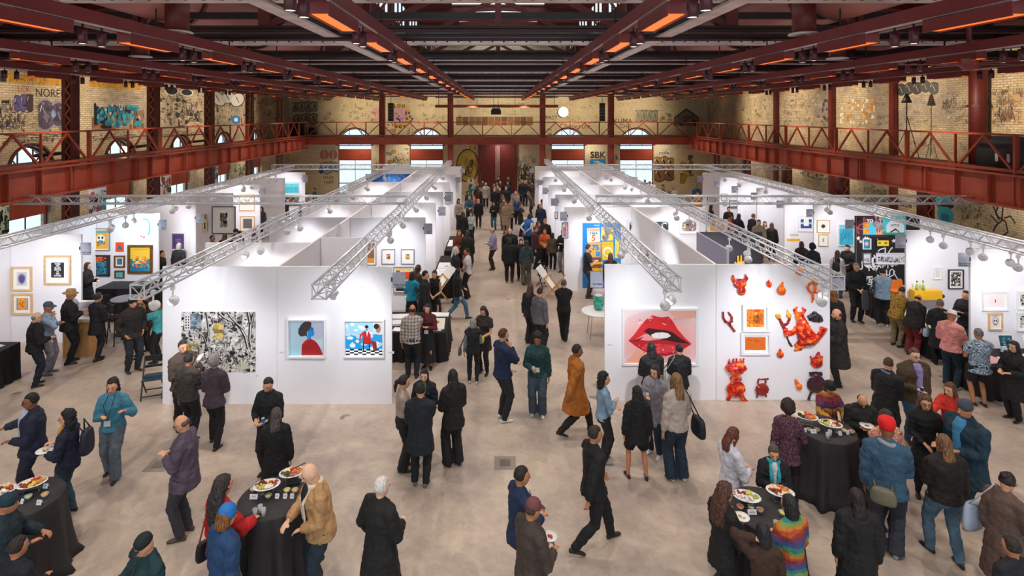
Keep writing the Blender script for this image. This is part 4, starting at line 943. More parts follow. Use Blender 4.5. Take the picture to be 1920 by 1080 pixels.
art((1326,367,1341,383), 33.0, 'thin framed pale text print on the last right side wall', 'black', .02, mt=.05, bg='#d8d0c4'); art((1352,363,1363,376), 30.5, 'small pale print, upper, on the eighth right side wall', 'thin', .02, mt=.03, bg='#dcd4cc'); art((1355,378,1362,386),30.5,'tiny print, lower, on the eighth right side wall','thin',.015,mt=.02,bg='#6a6a6e')
art((1367,376,1383,388), 30.4, 'wide black framed white print on the eighth right side wall', 'black', .025, bg='#f0f0f2')
art((1475,437,1500,452), 23.6, 'white and yellow striped print below the blue U print', None, bg='#f0f0ee', draw=lambda p: [p.rect('#f0b020',0,0,1,.3), p.rect('#c8c8c8',.2,.6,.9,.9)])
# black and white mural wall
def mural(p):
    p.rect('#4a1f2a',0,.78,.5,1); [p.scrib(rn,'#c05a6a',(0,.8,.5,1),.008,8) for _ in range(4)]
    p.text('#f0f0f0','TO',.22,.955,.05,.003); p.text('#f0f0f0','GOING',.25,.91,.05,.003)
    for i in range(12):
        x_, y_ = rn.uniform(.02,.95), rn.uniform(.70,.77); 
        for a in range(5): p.line('#f0f0f0',[(x_,y_),(x_+.028*math.cos(a*1.257+.3),y_+.02*math.sin(a*1.257+.3))],.007)
    for i in range(15): x_ = rn.uniform(0,.75); y_ = rn.uniform(.02,.62); p.scrib(rn,'#f2f2f2',(x_,y_,x_+.25,y_+.12),.012,6)
    p.text('#f2f2f2','all of us',.4,.5,.12,.004); p.text('#f2f2f2','WE',.15,.3,.1,.004); p.text('#f2f2f2','MADE',.7,.2,.1,.004)
    for i in range(9): p.rect('#f0f0f0',.08+i*.1,.1,.13+i*.1,.13)
mw = artw(2.1, 3.0, (13.01, 18.895, 1.53), 0, 'black mural with white hand lettering and stars covering the booth wall', None, bg='#171418', draw=mural, cat='mural', name='lettered_mural')
art((1618,417,1654,440), 18.87, 'unframed print of a golden tree and a temple on blue', None, bg='#4ac0e0', draw=lambda p: [p.blobs(rn,['#f0a81c','#e8842a'],24,.08,.16,(0,0,.35,1)), p.blobs(rn,['#e8a070','#d8884a'],16,.08,.16,(.55,0,1,.75)), p.rect('#8a3a1c',.7,.2,.75,.5), p.rect('#8a3a1c',.82,.2,.87,.5)])
def house(p): p.rect('#3fc0c8',0,.15,1,1); p.rect('#1f9a78',0,0,1,.18); p.put('#d8d6dc',[(.15,.12),(.15,.5),(.4,.85),(.7,.85),(.92,.5),(.92,.12)]); p.text('#2a2a30','LITTLE',.52,.5,.16,.004); p.put('#15151a',[(.3,.15),(.55,.35),(.75,.12),(.7,.12),(.55,.25),(.36,.12)])
art((1655,405,1698,440), 18.87, 'turquoise and green poster of a grey house shape', None, bg='#3fc0c8', draw=house)
art((1617,447,1632,467), 18.87, 'small teal and pink print on the black mural', 'white', .02, bg='#1f7f98', draw=lambda p: [p.ell('#f0a0a8',.5,.5,.3,.22)])
art((1642,449,1667,462), 18.87, 'small yellow print with two dark eyes shapes on the black mural', 'black', .015, bg='#f4d43a', draw=lambda p: [p.ell('#8a7a2a',.25,.5,.12,.2), p.ell('#8a7a2a',.75,.5,.12,.2)])
art((1617,474,1632,494), 18.87, 'small pale print, lower left, on the black mural', 'thin', .02, bg='#d8d8dc', draw=lambda p: p.blobs(rn,['#8ab0a8','#a8a8b0'],10,.1,.16,(.1,.1,.9,.5)))
art((1642,474,1700,495), 18.87, 'wide black and white landscape drawing in a white frame', 'white', .025, bg='#e8e8ec', draw=lambda p: p.blobs(rn,['#77777c','#a8a8ac','#3a3a3e','#c8c8cc'],90,.05,.12,(.03,.1,.97,.7)))
# nearest right side walls
art((1749,501,1765,523), 16.56, 'small white framed pale print right of the mural wall', 'white', .02, mt=.04, bg='#dcdcd0'); 
art((1777,505,1805,541), 16.56, 'black framed black and white woodcut of trees', 'black', .02, mt=.06, bg='#8a8078', draw=lambda p: p.blobs(rn,['#15130f','#e8e4dc','#3a342c'],70,.04,.09))
art((1841,545,1889,582), 14.3, 'white framed print of a small figure in a soft pink glow', 'white', .04, mt=.05, bg='#ece4e4', draw=lambda p: [p.ell('#f0dcdc',.5,.5,.35,.4), p.rect('#a83a2a',.47,.35,.53,.55), p.ell('#2a1a18',.5,.58,.025,.04)])
art((1852,586,1878,618), 14.3, 'pale wood framed print of a skull', 'wood', .03, mt=.03, bg='#e4dcd8', draw=lambda p: [p.ell('#5a5058',.5,.55,.32,.36), p.ell('#d8d0cc',.5,.57,.26,.3), p.ell('#2a242a',.4,.55,.07,.08), p.ell('#2a242a',.62,.55,.07,.08), p.rect('#5a5058',.4,.18,.62,.28), p.line('#a8402a',[(.1,.95),(.9,.95)],.03)])
for i, z_ in enumerate(((545,580),(585,620))): art((1905,z_[0],1935,z_[1]), 14.3, 'white framed black and white print at the right edge, %s' % ['upper','lower'][i], 'white', .03, mt=.06, bg='#b8b4a8', draw=lambda p: p.blobs(rn,['#1c1c1c','#e8e4dc'],20,.06,.12))
# ---------- spray paint on the brick ----------
rg = random.Random(11)
def wallpaint(side, box, draw, off=.006):
    x0,y0,x1,y1 = box
    if side == 'b':
        d = YB; w = (x1-x0)*d/FPX; h = (y1-y0)*d/FPX; loc = (xat((x0+x1)/2,d), d-off, zat((y0+y1)/2,d)); rz = 0; par = end_wall
    else:
        X = -XW if side == 'l' else XW
        da = X*FPX/(x0-VX); db = X*FPX/(x1-VX); dm = X*FPX/((x0+x1)/2-VX); w = abs(db-da); h = (y1-y0)*dm/FPX
        loc = (X-off*(1 if X > 0 else -1), (da+db)/2, zat((y0+y1)/2, dm)); rz = R(90) if side == 'l' else R(-90); par = left_wall if side == 'l' else right_wall
    p = Pic(w, h, None); draw(p); o = p.build('graffiti', par); o.location = loc; o.rotation_euler = (0,0,rz); return o
def bubble(p, fills, line='#17171a', n=5, hl='#e8e8e8', box=(0,0,1,1)):
    x0,y0,x1,y1 = box; W = x1-x0; H = y1-y0; cs = []
    for i in range(n):
        cx = x0+W*(i+.5)/n; cy = (y0+y1)/2+rg.uniform(-.08,.08)*H; cs.append((cx,cy,W/n*rg.uniform(.6,.72),H*rg.uniform(.36,.48),rg.uniform(-.3,.3)))
    for c in cs: p.ell(line, c[0], c[1], c[2]*1.15, c[3]*1.12, c[4])
    for c in cs: p.ell(rg.choice(fills), c[0], c[1], c[2], c[3], c[4])
    for c in cs: p.line(line, [(c[0]-c[2]*.3,c[1]+c[3]*.5),(c[0],c[1]),(c[0]+c[2]*.2,c[1]-c[3]*.5)], .035); p.line(hl, [(c[0]-c[2]*.6,c[1]+c[3]*.2),(c[0]-c[2]*.4,c[1]+c[3]*.65)], .03)
def scr(cols, n=6, w=.012):
    def f(p):
        for _ in range(n):
            x = rg.uniform(0,.6); y = rg.uniform(0,.6); p.scrib(rg, rg.choice(cols), (x,y,x+rg.uniform(.25,.4),y+rg.uniform(.2,.4)), w, rg.randint(5,9))
    return f
K = ['#1c1a1c','#2e2a2c']
wallpaint('l',(66,164,124,187),lambda p: p.text('#1f1c1e','NOREC',.5,.5,.95))
wallpaint('l',(28,159,60,176),lambda p: p.text('#a8443c','LCK',.5,.5,.9))
def purp(p): bubble(p,['#5a4a5e','#4c3f56'],'#a89ca8',2); p.blobs(rg,['#6a5a70','#3f3448','#8a7a8c'],22,.05,.12,(.1,.1,.9,.9)); p.ell('#8ab0c0',.55,.5,.08,.1)
wallpaint('l',(72,186,122,244),purp)
wallpaint('l',(26,176,62,212),lambda p: (bubble(p,['#5a3f6a','#6a5a8a','#4a2f3a'],'#3a2f3a',3)))
wallpaint('l',(-40,182,60,246),scr(K+['#5a5250'],16,.02)); wallpaint('l',(-20,186,50,244),lambda p: p.blobs(rg,['#2a2624','#8a7f70','#3f3a38'],30,.03,.09))
wallpaint('l',(0,133,143,158),lambda p: (p.rect('#d89a2a',.08,0,1,.62), p.blobs(rg,['#e0ac3a','#c8861c','#8a7040'],60,.05,.14,(.08,0,1,.6)), p.rect('#2a2a34',0,0,.07,.8)))
wallpaint('l',(168,150,264,168),lambda p: (p.rect('#d89a2a',0,.1,1,.8), p.blobs(rg,['#e0ac3a','#c8861c','#b09050'],40,.08,.2,(0,.1,1,.8))))
def brown(p): p.blobs(rg,['#8a5a3a','#a06a44','#9a7a60','#7a5a50'],40,.08,.2,(0,0,1,.8))
wallpaint('l',(172,190,270,244),brown)
def teal(p):
    p.blobs(rg,['#1c1c22'],16,.10,.2,(.02,.05,.98,.95)); p.blobs(rg,['#2a8a9a','#2fa0b0','#1f6f84','#3fb4c0'],44,.07,.17,(.06,.08,.94,.92))
    for _ in range(9): x = rg.uniform(.05,.8); y = rg.uniform(.2,.8); p.line('#141418',[(x,y),(x+.08,y+.2),(x+.14,y-.1)],.03)
    p.blobs(rg,['#d8b0a0','#e8c8b8'],6,.04,.07,(.2,.5,.7,.95)); p.ell('#3a9aa8',.97,.2,.05,.14)
wallpaint('l',(174,192,264,243),teal,.012)
wallpaint('l',(296,160,388,240),lambda p: (p.blobs(rg,['#5a4438','#8a7868','#3a302c'],50,.03,.08,(0,0,1,.7)), p.ell('#e0d8c8',.25,.86,.14,.12), p.ell('#2a2624',.25,.86,.11,.09), p.ell('#e0d8c8',.55,.84,.14,.09), p.ell('#2a2624',.55,.84,.11,.07), scr(K,8,.012)(p)))
wallpaint('l',(398,172,466,238),lambda p: (p.blobs(rg,['#7a6a58','#a89880','#4a3f38'],44,.03,.08), bubble(p,['#c8c4b8','#d8d0c0'],'#3a342f',3,box=(0,.6,.8,1)), p.ell('#2f78b8',.62,.2,.13,.13), p.ell('#d8ecf8',.62,.2,.06,.06)))
wallpaint('l',(476,176,540,238),scr(K,8,.012)); wallpaint('l',(0,246,150,268),scr(K+['#6a5a50'],10,.04)); wallpaint('l',(170,246,420,262),scr(K+['#8a6a50'],14,.05))
for (a,b_,c,d_), cols in (((-10,372,17,438),['#c8d0a8','#6a8a8a','#1c1c1c']),((122,352,148,412),['#c8a85a','#a84a4a','#e0c8c0','#4a9aa0']),((166,345,199,400),['#d0d0d8','#1f1c22','#3fb0bc','#b05a6a']),((290,326,321,372),['#d8c8c0','#b84a54','#4a5a4a','#8a3a44']),((396,308,409,345),['#a8c0c0','#3f8a90','#d0c8b0']),((439,300,460,335),['#c0b890','#6a7060'])):
    wallpaint('l',(a,b_,c,d_),lambda p, cols=cols: (p.rect(cols[0],0,0,1,1), p.blobs(rg,cols,26,.06,.16), scr(['#1c1a1c'],3,.03)(p)))
# end wall, upper
wallpaint('b',(548,190,596,234),lambda p: (bubble(p,['#8f836a','#a0947a'],'#26221e',4,box=(0,.5,1,1)), bubble(p,['#8f836a','#9a8e74'],'#26221e',3,box=(.1,0,1,.5)))); wallpaint('b',(600,205,632,232),scr(['#6a5a3c'],6,.02))
wallpaint('b',(694,203,714,232),lambda p: (p.blobs(rg,['#d89a9a','#e0a8a0'],8,.12,.22), scr(K,2,.02)(p)))
def lou(p):
    p.ell('#d8a83a',.42,.5,.42,.46); p.ell('#c89aa0',.42,.5,.32,.33); p.blobs(rg,['#d8a0a8','#b07a98','#3a3460','#c8889a'],26,.03,.07,(.15,.25,.7,.75)); p.text('#1c1a1c','L O U',.42,.86,.16,.006); p.text('#1c1a1c','V C Y',.45,.08,.16,.006)
    for x, y in ((.78,.62),(.82,.48),(.85,.3),(.9,.4),(.7,.4)): p.text('#2a2a58','x',x,y,.14,.01)
wallpaint('b',(728,192,778,242),lou); wallpaint('b',(722,232,775,256),lambda p: p.blobs(rg,['#c88f88','#b07a70','#d8a090'],26,.05,.14)); wallpaint('b',(852,210,868,224),scr(K,3,.03))
wallpaint('b',(1022,211,1046,236),lambda p: p.text('#1c1a1c','PAST',.5,.6,.4)); wallpaint('b',(1044,228,1112,246),lambda p: p.text('#9a3a34','Cheperum',.5,.5,.75))
wallpaint('b',(1018,238,1050,255),scr(K,3,.03)); wallpaint('b',(1149,216,1196,244),lambda p: (p.text('#3a302c','KUMA',.4,.6,.45), p.text('#7a4a3c','CHK',.5,.25,.4)))
wallpaint('b',(1192,206,1234,231),lambda p: bubble(p,['#a8a088','#988f78'],'#26221e',4)); wallpaint('b',(1238,208,1262,232),scr(K,6,.03))
wallpaint('b',(1264,203,1310,236),lambda p: (p.put('#3a342c',[(0,0),(0,.5),(.5,1),(1,.5),(1,0)]), p.put('#8a7c60',[(.05,0),(.05,.46),(.5,.9),(.95,.46),(.95,0)]), p.text('#1c1a1c','CHEMS',.5,.45,.3), p.blobs(rg,['#2a2622','#4a4238'],8,.06,.12,(.1,.0,.9,.35))))
wallpaint('b',(855,219,1000,237),lambda p: [p.rect(['#8a6440','#7a5434','#94704a'][i%3],i/12,.1,(i+.94)/12,1) for i in range(12)])
# end wall, lower piers
wallpaint('b',(598,274,634,346),lambda p: (p.ell('#b87a6a',.28,.78,.24,.13), p.ell('#b87a6a',.74,.78,.22,.13), p.line('#e0a898',[(.28,.9),(.28,.66)],.03), p.line('#e0a898',[(.74,.9),(.74,.66)],.03), bubble(p,['#8fa8c0','#2f5a98','#a8b8c8'],'#1f2430',4,box=(0,.28,1,.6)), p.text('#1c2a2c','BENJIS',.5,.18,.1), p.text('#1c2a2c','YDFM',.5,.05,.1)))
wallpaint('b',(700,290,716,345),scr(['#3a2f4a','#1c1a1c','#c8a8a0'],9,.012)); wallpaint('b',(724,278,766,312),lambda p: (p.blobs(rg,['#b89058','#8a8a60'],10,.08,.16), scr(['#1c1a1c','#7a5a4a','#3a4a3a'],7,.02)(p)))
wallpaint('b',(700,346,718,372),scr(['#3a2f4a','#1c1a1c'],6,.02))
def yel(p): p.ell('#1c1a1c',.6,.5,.37,.42); p.ell('#c8a84a',.6,.5,.34,.39); p.blobs(rg,['#b8902f','#d8c068','#6a5a30'],14,.04,.1,(.35,.2,.85,.8)); p.rect('#1c1a1c',.66,.88,.84,1); p.rect('#c8a84a',.68,.88,.82,1); scr(K,5,.012)(p); p.ell('#8a2a2a',.3,.14,.14,.1); p.blobs(rg,['#f0ece0'],6,.02,.04,(.55,.05,.8,.2))
wallpaint('b',(842,273,900,348),yel)
wallpaint('b',(967,290,1016,350),lambda p: (p.blobs(rg,['#b8b0a0','#a8a094','#d0c8b8'],30,.04,.1), scr(K,16,.018)(p)))
wallpaint('b',(1100,281,1142,310),lambda p: (p.rect('#2a8ac0',.15,0,.85,.4), p.text('#17171a','SBK',.5,.65,.6,.01), scr(K,4,.02)(p))); wallpaint('b',(1148,284,1162,312),scr(['#b87a4a','#1c1a1c','#4a7a90'],7,.03))
wallpaint('b',(1227,280,1264,346),lambda p: (p.text('#3a4a7a','nofx',.5,.9,.16), bubble(p,['#b8863a','#a87a3a'],'#2a2018',3,box=(0,.45,1,.8)), bubble(p,['#8a5a3a','#9a6a44'],'#2a2018',2,box=(0,.05,1,.45))))
wallpaint('b',(1275,290,1300,345),lambda p: p.blobs(rg,['#a88a3a','#8a7434','#6a5a30'],20,.05,.12)); wallpaint('b',(1022,276,1032,345),scr(K,4,.03))
# right wall
def grey(p): bubble(p,['#4a4644','#5a5652'],'#d8c8a8',5); 
wallpaint('r',(1683,151,1760,179),grey); wallpaint('r',(1714,180,1755,196),lambda p: p.blobs(rg,['#8a94a8','#7a88a0'],6,.15,.3))
wallpaint('r',(1575,186,1640,238),lambda p: p.blobs(rg,['#d89a4a','#c8863a','#e0b070','#f0e0c0'],46,.03,.10,(0,.1,1,1))); wallpaint('r',(1470,178,1540,236),lambda p: p.blobs(rg,['#8f8878','#a89c84','#7a7468','#c8b48c'],60,.03,.08))
wallpaint('r',(1640,208,1666,238),scr(K,6,.012)); wallpaint('r',(1765,182,1800,212),scr(['#4a3c34','#1c1a1c'],9,.012)); wallpaint('r',(1540,186,1560,236),lambda p: (p.blobs(rg,['#4a4650','#6a6470'],14,.05,.1), scr(K,4,.012)(p)))
wallpaint('r',(1315,185,1352,232),lambda p: (p.blobs(rg,['#8a8070','#a09478'],20,.05,.1), scr(K,6,.014)(p))); wallpaint('r',(1385,185,1440,236),lambda p: p.blobs(rg,['#c8a878','#a89068','#8a7a60'],50,.03,.08))
wallpaint('r',(1862,150,1918,236),lambda p: (p.blobs(rg,['#a87a50','#8a6a50','#c8a070'],16,.05,.12,(.3,.1,1,.9)), scr(['#5a4a44','#b8a888'],12,.01)(p)))
wallpaint('r',(1815,260,1870,300),scr(K,5,.02)); wallpaint('r',(1700,262,1745,290),scr(['#5a4434'],5,.03)); wallpaint('r',(1545,330,1600,346),scr(K,4,.05))
def bluechar(p): p.ell('#15151a',.45,.72,.4,.27); p.ell('#2a98a8',.45,.72,.36,.24); p.ell('#2a98a8',.5,.3,.34,.28); p.ell('#15151a',.4,.62,.22,.07); p.ell('#15151a',.68,.62,.16,.06); p.ell('#1f7f90',.5,.22,.2,.14); [p.line('#15151a',[(.38+.07*i,.32),(.38+.07*i,.14)],.02) for i in range(4)]; p.ell('#d0ccc4',.25,.85,.06,.04)
wallpaint('r',(1750,363,1796,420),bluechar)
wallpaint('r',(1688,376,1710,392),lambda p: p.text('#1f1c1e','MOB',.5,.5,.9,.01))
def blk2(p): 
    for pts in ([(.1,.9),(.3,.6),(.6,.5),(.7,.2),(.5,.05)],[(.5,.95),(.45,.5),(.2,.3),(.1,.1)],[(.55,.6),(.8,.7),(.98,.5)],[(.0,.6),(.3,.4),(.15,.2)],[(.3,.9),(.2,.7),(.35,.5)]): p.line('#17151a',pts,.05)
wallpaint('r',(1858,384,1905,445),blk2); wallpaint('r',(1500,310,1545,334),lambda p: p.blobs(rg,['#5a5448','#4a463f','#8a8068'],30,.05,.12)); wallpaint('r',(1600,345,1660,385),lambda p: p.blobs(rg,['#a8a070','#b8a878','#8a8058'],40,.05,.1))

def grime(cols, nb, ns, bs=(.02,.07), w=.012):
    def f(p):
        p.blobs(rg, cols, nb, bs[0], bs[1], jag=.6)
        for _ in range(ns):
            x = rg.uniform(0,.85); y = rg.uniform(0,.85); p.scrib(rg, rg.choice(['#2a2624','#4a3c34','#6a5a4c','#3a302c']), (x,y,x+rg.uniform(.08,.2),y+rg.uniform(.08,.2)), w, rg.randint(4,8), 1.4)
    return f
for bx in ((0,188,143,246),(168,172,270,192),(292,162,386,242),(398,172,464,242),(476,176,530,240)): wallpaint('l', bx, grime(['#b8a078','#8a7458','#5a4c3c','#c8b48c','#a08a68','#3f362c'],90,26,(.012,.045),.01), .003)
for bx in ((0,246,150,272),(166,246,272,262),(300,244,420,256)): wallpaint('l', bx, grime(['#6a5844','#4a3c30','#8a7458'],40,12,(.04,.12),.03), .003)
for bx in ((1560,180,1668,240),(1680,196,1760,240),(1764,170,1838,240),(1452,185,1556,238),(1860,160,1920,240)): wallpaint('r', bx, grime(['#c8a878','#b08c5c','#8a6e4c','#d8bc90','#a88458'],80,22,(.01,.035),.008), .003)
for bx in ((1560,350,1600,372),(1620,355,1690,395),(1800,385,1850,430),(1500,318,1560,345)): wallpaint('r', bx, grime(['#b8a868','#8a7a50','#6a5c40','#c8b47c'],50,10,(.03,.08),.015), .003)
for bx in ((640,188,712,234),(780,190,842,234),(1050,196,1138,232),(852,190,1010,218),(1150,190,1300,214)): wallpaint('b', bx, grime(['#d8c090','#c0a878','#b09868','#e0cca0'],40,6,(.02,.07),.012), .003)
# ---------- furniture and small things ----------
def tp(px_, py_, z): d = FPX*(HC-z)/(py_-VY); return (xat(px_,d), d, z)
TABLES = []
CLOTHTOP = mat('black_cloth_top','#2b272b',.7,bump=.2,bscale=80)
def bistro(px_, py_, lb):
    x, y, _ = tp(px_, py_, 1.08); root = empty('bistro_table', (x,y,0), 0, lb, 'table'); BLOCKS.append((x-.42,x+.42,y-.42,y+.42))
    MB().lathe([(.02,0),(.26,.0),(.26,.02),(.03,.04),(.03,1.03)], n=16).build('pedestal', BLK, root)
    MB().lathe([(.44,1.035),(.455,1.045),(.455,1.06),(.44,1.065)], n=40).build('tabletop', BLK, root)
    n = 72; rings = []
    for z, r_, am in ((1.07,.0,0),(1.072,.3,0),(1.07,.462,.002),(1.05,.475,.006),(.8,.47,.02),(.4,.50,.04),(.12,.54,.055),(.005,.60,.07)):
        rings.append([((r_+am*math.sin(9*t+px_)+am*.5*math.sin(17*t+1))*math.cos(t), (r_+am*math.sin(9*t+px_)+am*.5*math.sin(17*t+1))*math.sin(t), z) for t in [2*math.pi*j/n for j in range(n)]])
    m = MB(); vs = [q for r_ in rings for q in r_]; m.add(vs, [(i*n+j,(i+1)*n+j,(i+1)*n+(j+1)%n,i*n+(j+1)%n) for i in range(len(rings)-1) for j in range(n)])
    o = m.build('tablecloth', CLOTHTOP, None, True); o.location = (x,y,0); tag(o, 'floor length black tablecloth on the '+lb.split(' bistro table ')[-1]+' bistro table', 'tablecloth')
    sd = o.modifiers.new('thick','SOLIDIFY'); sd.thickness = .004; sd.offset = -1
    TABLES.append((x,y)); return x, y
bistro(45,932,'round black clothed bistro table bottom left'); bistro(513,930,'round black clothed bistro table left of centre'); bistro(1548,802,'round black clothed bistro table far right'); bistro(1432,952,'round black clothed bistro table near right')
PLATE = mat('white_porcelain','#eeeef0',.25,coat=.3); CLR = mat('clear_plastic','#dfe6ea',.1,trans=.55,spec=.5); CLR.node_tree.nodes['Principled BSDF'].inputs['IOR'].default_value = 1.05
WIRE = mat('chrome_wire','#c8c8cc',.2,.9)
def platter(px_, py_, lb, cols, rz=0, L_=.185, W_=.135, seed=1, zz=1.19):
    x, y, z = tp(px_, py_, zz); root = empty('serving_platter', (x,y,z-.115), rz, lb, 'platter', 'serving platters on the bistro tables')
    rings = [[(a*math.cos(t),b_*math.sin(t),h_) for t in [2*math.pi*j/28 for j in range(28)]] for a,b_,h_ in ((L_*.6,W_*.6,.10),(L_,W_,.122),(L_,W_,.127),(L_*.62,W_*.62,.108))]
    MB().loft(rings).build('plate', PLATE, root, True)
    w = MB(); w.bar((-L_*.5,-.06,.002),(L_*.5,-.06,.002),.006).bar((-L_*.5,.06,.002),(L_*.5,.06,.002),.006)
    for sx in (-1,1):
        for sy in (-1,1): w.bar((sx*L_*.5,sy*.06,.0),(sx*L_*.35,sy*.05,.1),.006)
        w.bar((sx*L_*.5,-.06,.002),(sx*L_*.5,.06,.002),.006)
    w.build('wire_stand', WIRE, root)
    rnd = random.Random(seed); mb = MB(); mats = []
    for ci, c in enumerate(cols):
        mats.append(mat('food_'+c.lstrip('#'), c, .5, var=.15, vscale=30)); mb.mi = ci
        a0 = 2*math.pi*ci/len(cols)
        for _ in range(15):
            a = a0+rnd.uniform(-.6,.6); rr_ = rnd.uniform(.15,.75); s_ = rnd.uniform(.010,.024)
            mb.ball((L_*rr_*math.cos(a), W_*rr_*math.sin(a), .118+rnd.uniform(0,.03)), (s_*rnd.uniform(.8,1.8), s_, s_*.7), 6, 5, Matrix.Rotation(rnd.uniform(0,3),3,'Z'))
    o = mb.build('assorted_food', mats, None, True); o.location = (x,y,z-.115); o.rotation_euler=(0,0,rz); tag(o, 'finger food heaped on the '+lb.split(' platter ')[-1]+' platter', 'food', None, 'stuff')
FC = [['#d8903a','#c83a2a','#e8d8b8','#8a3020','#e8c050'],['#a8401c','#e8d0a0','#6a2418','#c8c060','#f0e8d8'],['#e08a2a','#d84a2a','#f0d8b0','#3a4a20','#c86a5a']]
platter(60,906,'oval white platter in the middle of the bottom left table',FC[0],.5,seed=1); platter(2,920,'oval white platter at the picture edge of the bottom left table',FC[1],.3,seed=2)
platter(500,910,'oval white platter of meats left on the left centre table',FC[1],.35,seed=3); platter(548,886,'oval white platter with tongs on the left centre table',FC[2],.35,seed=4)
platter(1512,781,'oval white platter raised left on the far right table',FC[2],-.4,seed=5,zz=1.24); platter(1557,795,'oval white platter in front on the far right table',FC[1],-.4,seed=6)
platter(1400,931,'oval white platter of grapes on the near right table',['#a8b040','#c8c860','#8a2418','#f0e8e0','#e8e4dc'],-.35,seed=7); platter(1463,922,'oval white platter of breads on the near right table',['#d8a060','#c86a3a','#e8c890','#8a2a24','#f0dcc0'],-.35,seed=8)
def bowl(px_, py_, col, lb):
    x, y, z = tp(px_, py_, 1.10); root = empty('dip_bowl', (x,y,1.076), 0, lb, 'bowl', 'dip bowls on the bistro tables')
    MB().lathe([(.028,0),(.048,.045),(.045,.045),(.026,.006)], n=18).build('bowl', CLR, root, True); MB().lathe([(.001,.007),(.027,.008),(.041,.034),(.001,.042)], n=16).build('dip', mat('dip_'+col.lstrip('#'),col,.4,var=.2,vscale=40), root, True)
bowl(53,932,'#cfd0a0','clear bowl of pale dip on the bottom left table'); bowl(84,928,'#f0a020','clear bowl of orange dip on the bottom left table')
bowl(475,918,'#e8c060','clear bowl of chips, leftmost on the left centre table'); bowl(491,925,'#8a6a48','clear bowl of brown dip on the left centre table'); bowl(503,930,'#c8cc50','clear bowl of green dip on the left centre table'); bowl(538,920,'#f4c820','clear bowl of yellow cheese on the left centre table'); bowl(553,920,'#f0a020','clear bowl of orange cheese on the left centre table')
bowl(1517,806,'#d8a03a','clear bowl of nuts, leftmost on the far right table'); bowl(1532,806,'#c88a30','clear bowl of crackers on the far right table'); bowl(1583,808,'#d8cc40','clear bowl of yellow dip on the far right table'); bowl(1597,810,'#d8501c','clear bowl of red dip on the far right table'); bowl(1571,810,'#8a6a58','clear bowl of brown dip on the far right table')
bowl(1388,951,'#e8601c','clear bowl of red orange dip on the near right table'); bowl(1408,951,'#e8d890','clear bowl of pale chips on the near right table'); bowl(1425,957,'#b87a48','clear bowl of brown nuts on the near right table'); bowl(1467,962,'#c8cc50','clear bowl of green dip on the near right table')
CARD = mat('white_card','#e8ebf2',.6)
def card(px_, py_, lb, w=.055, rz=0):
    x, y, z = tp(px_, py_, 1.1); root = empty('place_card', (x,y,1.076), rz, lb, 'card', 'folded cards on the bistro tables')
    MB().add([(-w/2,0,0),(w/2,0,0),(w/2,.02,.06),(-w/2,.02,.06),(-w/2,.003,0),(w/2,.003,0),(w/2,.023,.06),(-w/2,.023,.06),(-w/2,.045,0),(w/2,.045,0)],[(0,1,2,3),(5,4,7,6),(3,2,9,8),(7,8,9,6),(0,3,7,4),(1,5,6,2)]) .build('folded_card', CARD, root)
    m = MB(); m.add([(-w*.3,.0075,.026),(w*.3,.0075,.026),(w*.3,.009,.031),(-w*.3,.009,.031),(-w*.2,.0115,.038),(w*.25,.0115,.038),(w*.25,.013,.043),(-w*.2,.013,.043)],[(0,1,2,3),(4,5,6,7)]); m.build('lettering', mat('card_ink','#8a92a8',.6), root).location=(0,-.002,0)
for i,(a,b_,t,w) in enumerate(((72,944,'front of the bottom left table',.07),(40,942,'left of the pale dip, bottom left table',.04),(84,913,'behind the orange dip, bottom left table',.07),(475,933,'left end of the left centre table',.11),(519,932,'middle of the left centre table',.055),(534,932,'second from right, left centre table',.055),(547,932,'right end of the left centre table',.055),
    (1510,808,'left end of the far right table',.05),(1526,810,'wide one in front of the crackers, far right table',.10),(1576,814,'middle of the far right table',.06),(1590,812,'right end of the far right table',.05),(1411,962,'wide one on the near right table',.12))): card(a,b_,'small folded white card, '+t,w)
def glass(px_, py_, lb, n=1):
    x, y, z = tp(px_, py_, 1.12); root = empty('plastic_cup', (x,y,1.077), 0, lb, 'cup', 'clear cups on the bistro tables'); MB().lathe([(.026,0),(.033,.10),(.031,.10),(.025,.006)], n=16).build('cup', CLR, root, True)
glass(488,955,'clear plastic cup at the front of the left centre table'); glass(478,962,'second clear cup at the front of the left centre table'); glass(494,961,'third clear cup at the front of the left centre table'); glass(1552,818,'clear plastic cup on the far right table'); glass(1556,813,'clear cup behind the first on the far right table'); glass(1455,985,'clear plastic cup at the front of the near right table')
tg = tp(560,876,1.22); t_ = empty('tongs', tg, .6, 'brown serving tongs lying across the left centre platter', 'tongs'); MB().bar((-.12,0,0),(.1,.01,.03),.012,.006).bar((-.12,0,0),(.1,-.015,.035),.012,.006).build('tongs', mat('tongs_wood','#5a3a24',.5), t_)
tb = tp(550,905,1.09); t_ = empty('napkin_tray', (tb[0],tb[1],1.076), .3, 'small black tray at the back of the left centre table', 'tray'); MB().box(-.09,.09,-.05,.05,0,.012).box(-.08,.08,-.04,.04,.012,.016).build('tray', BLK, t_)

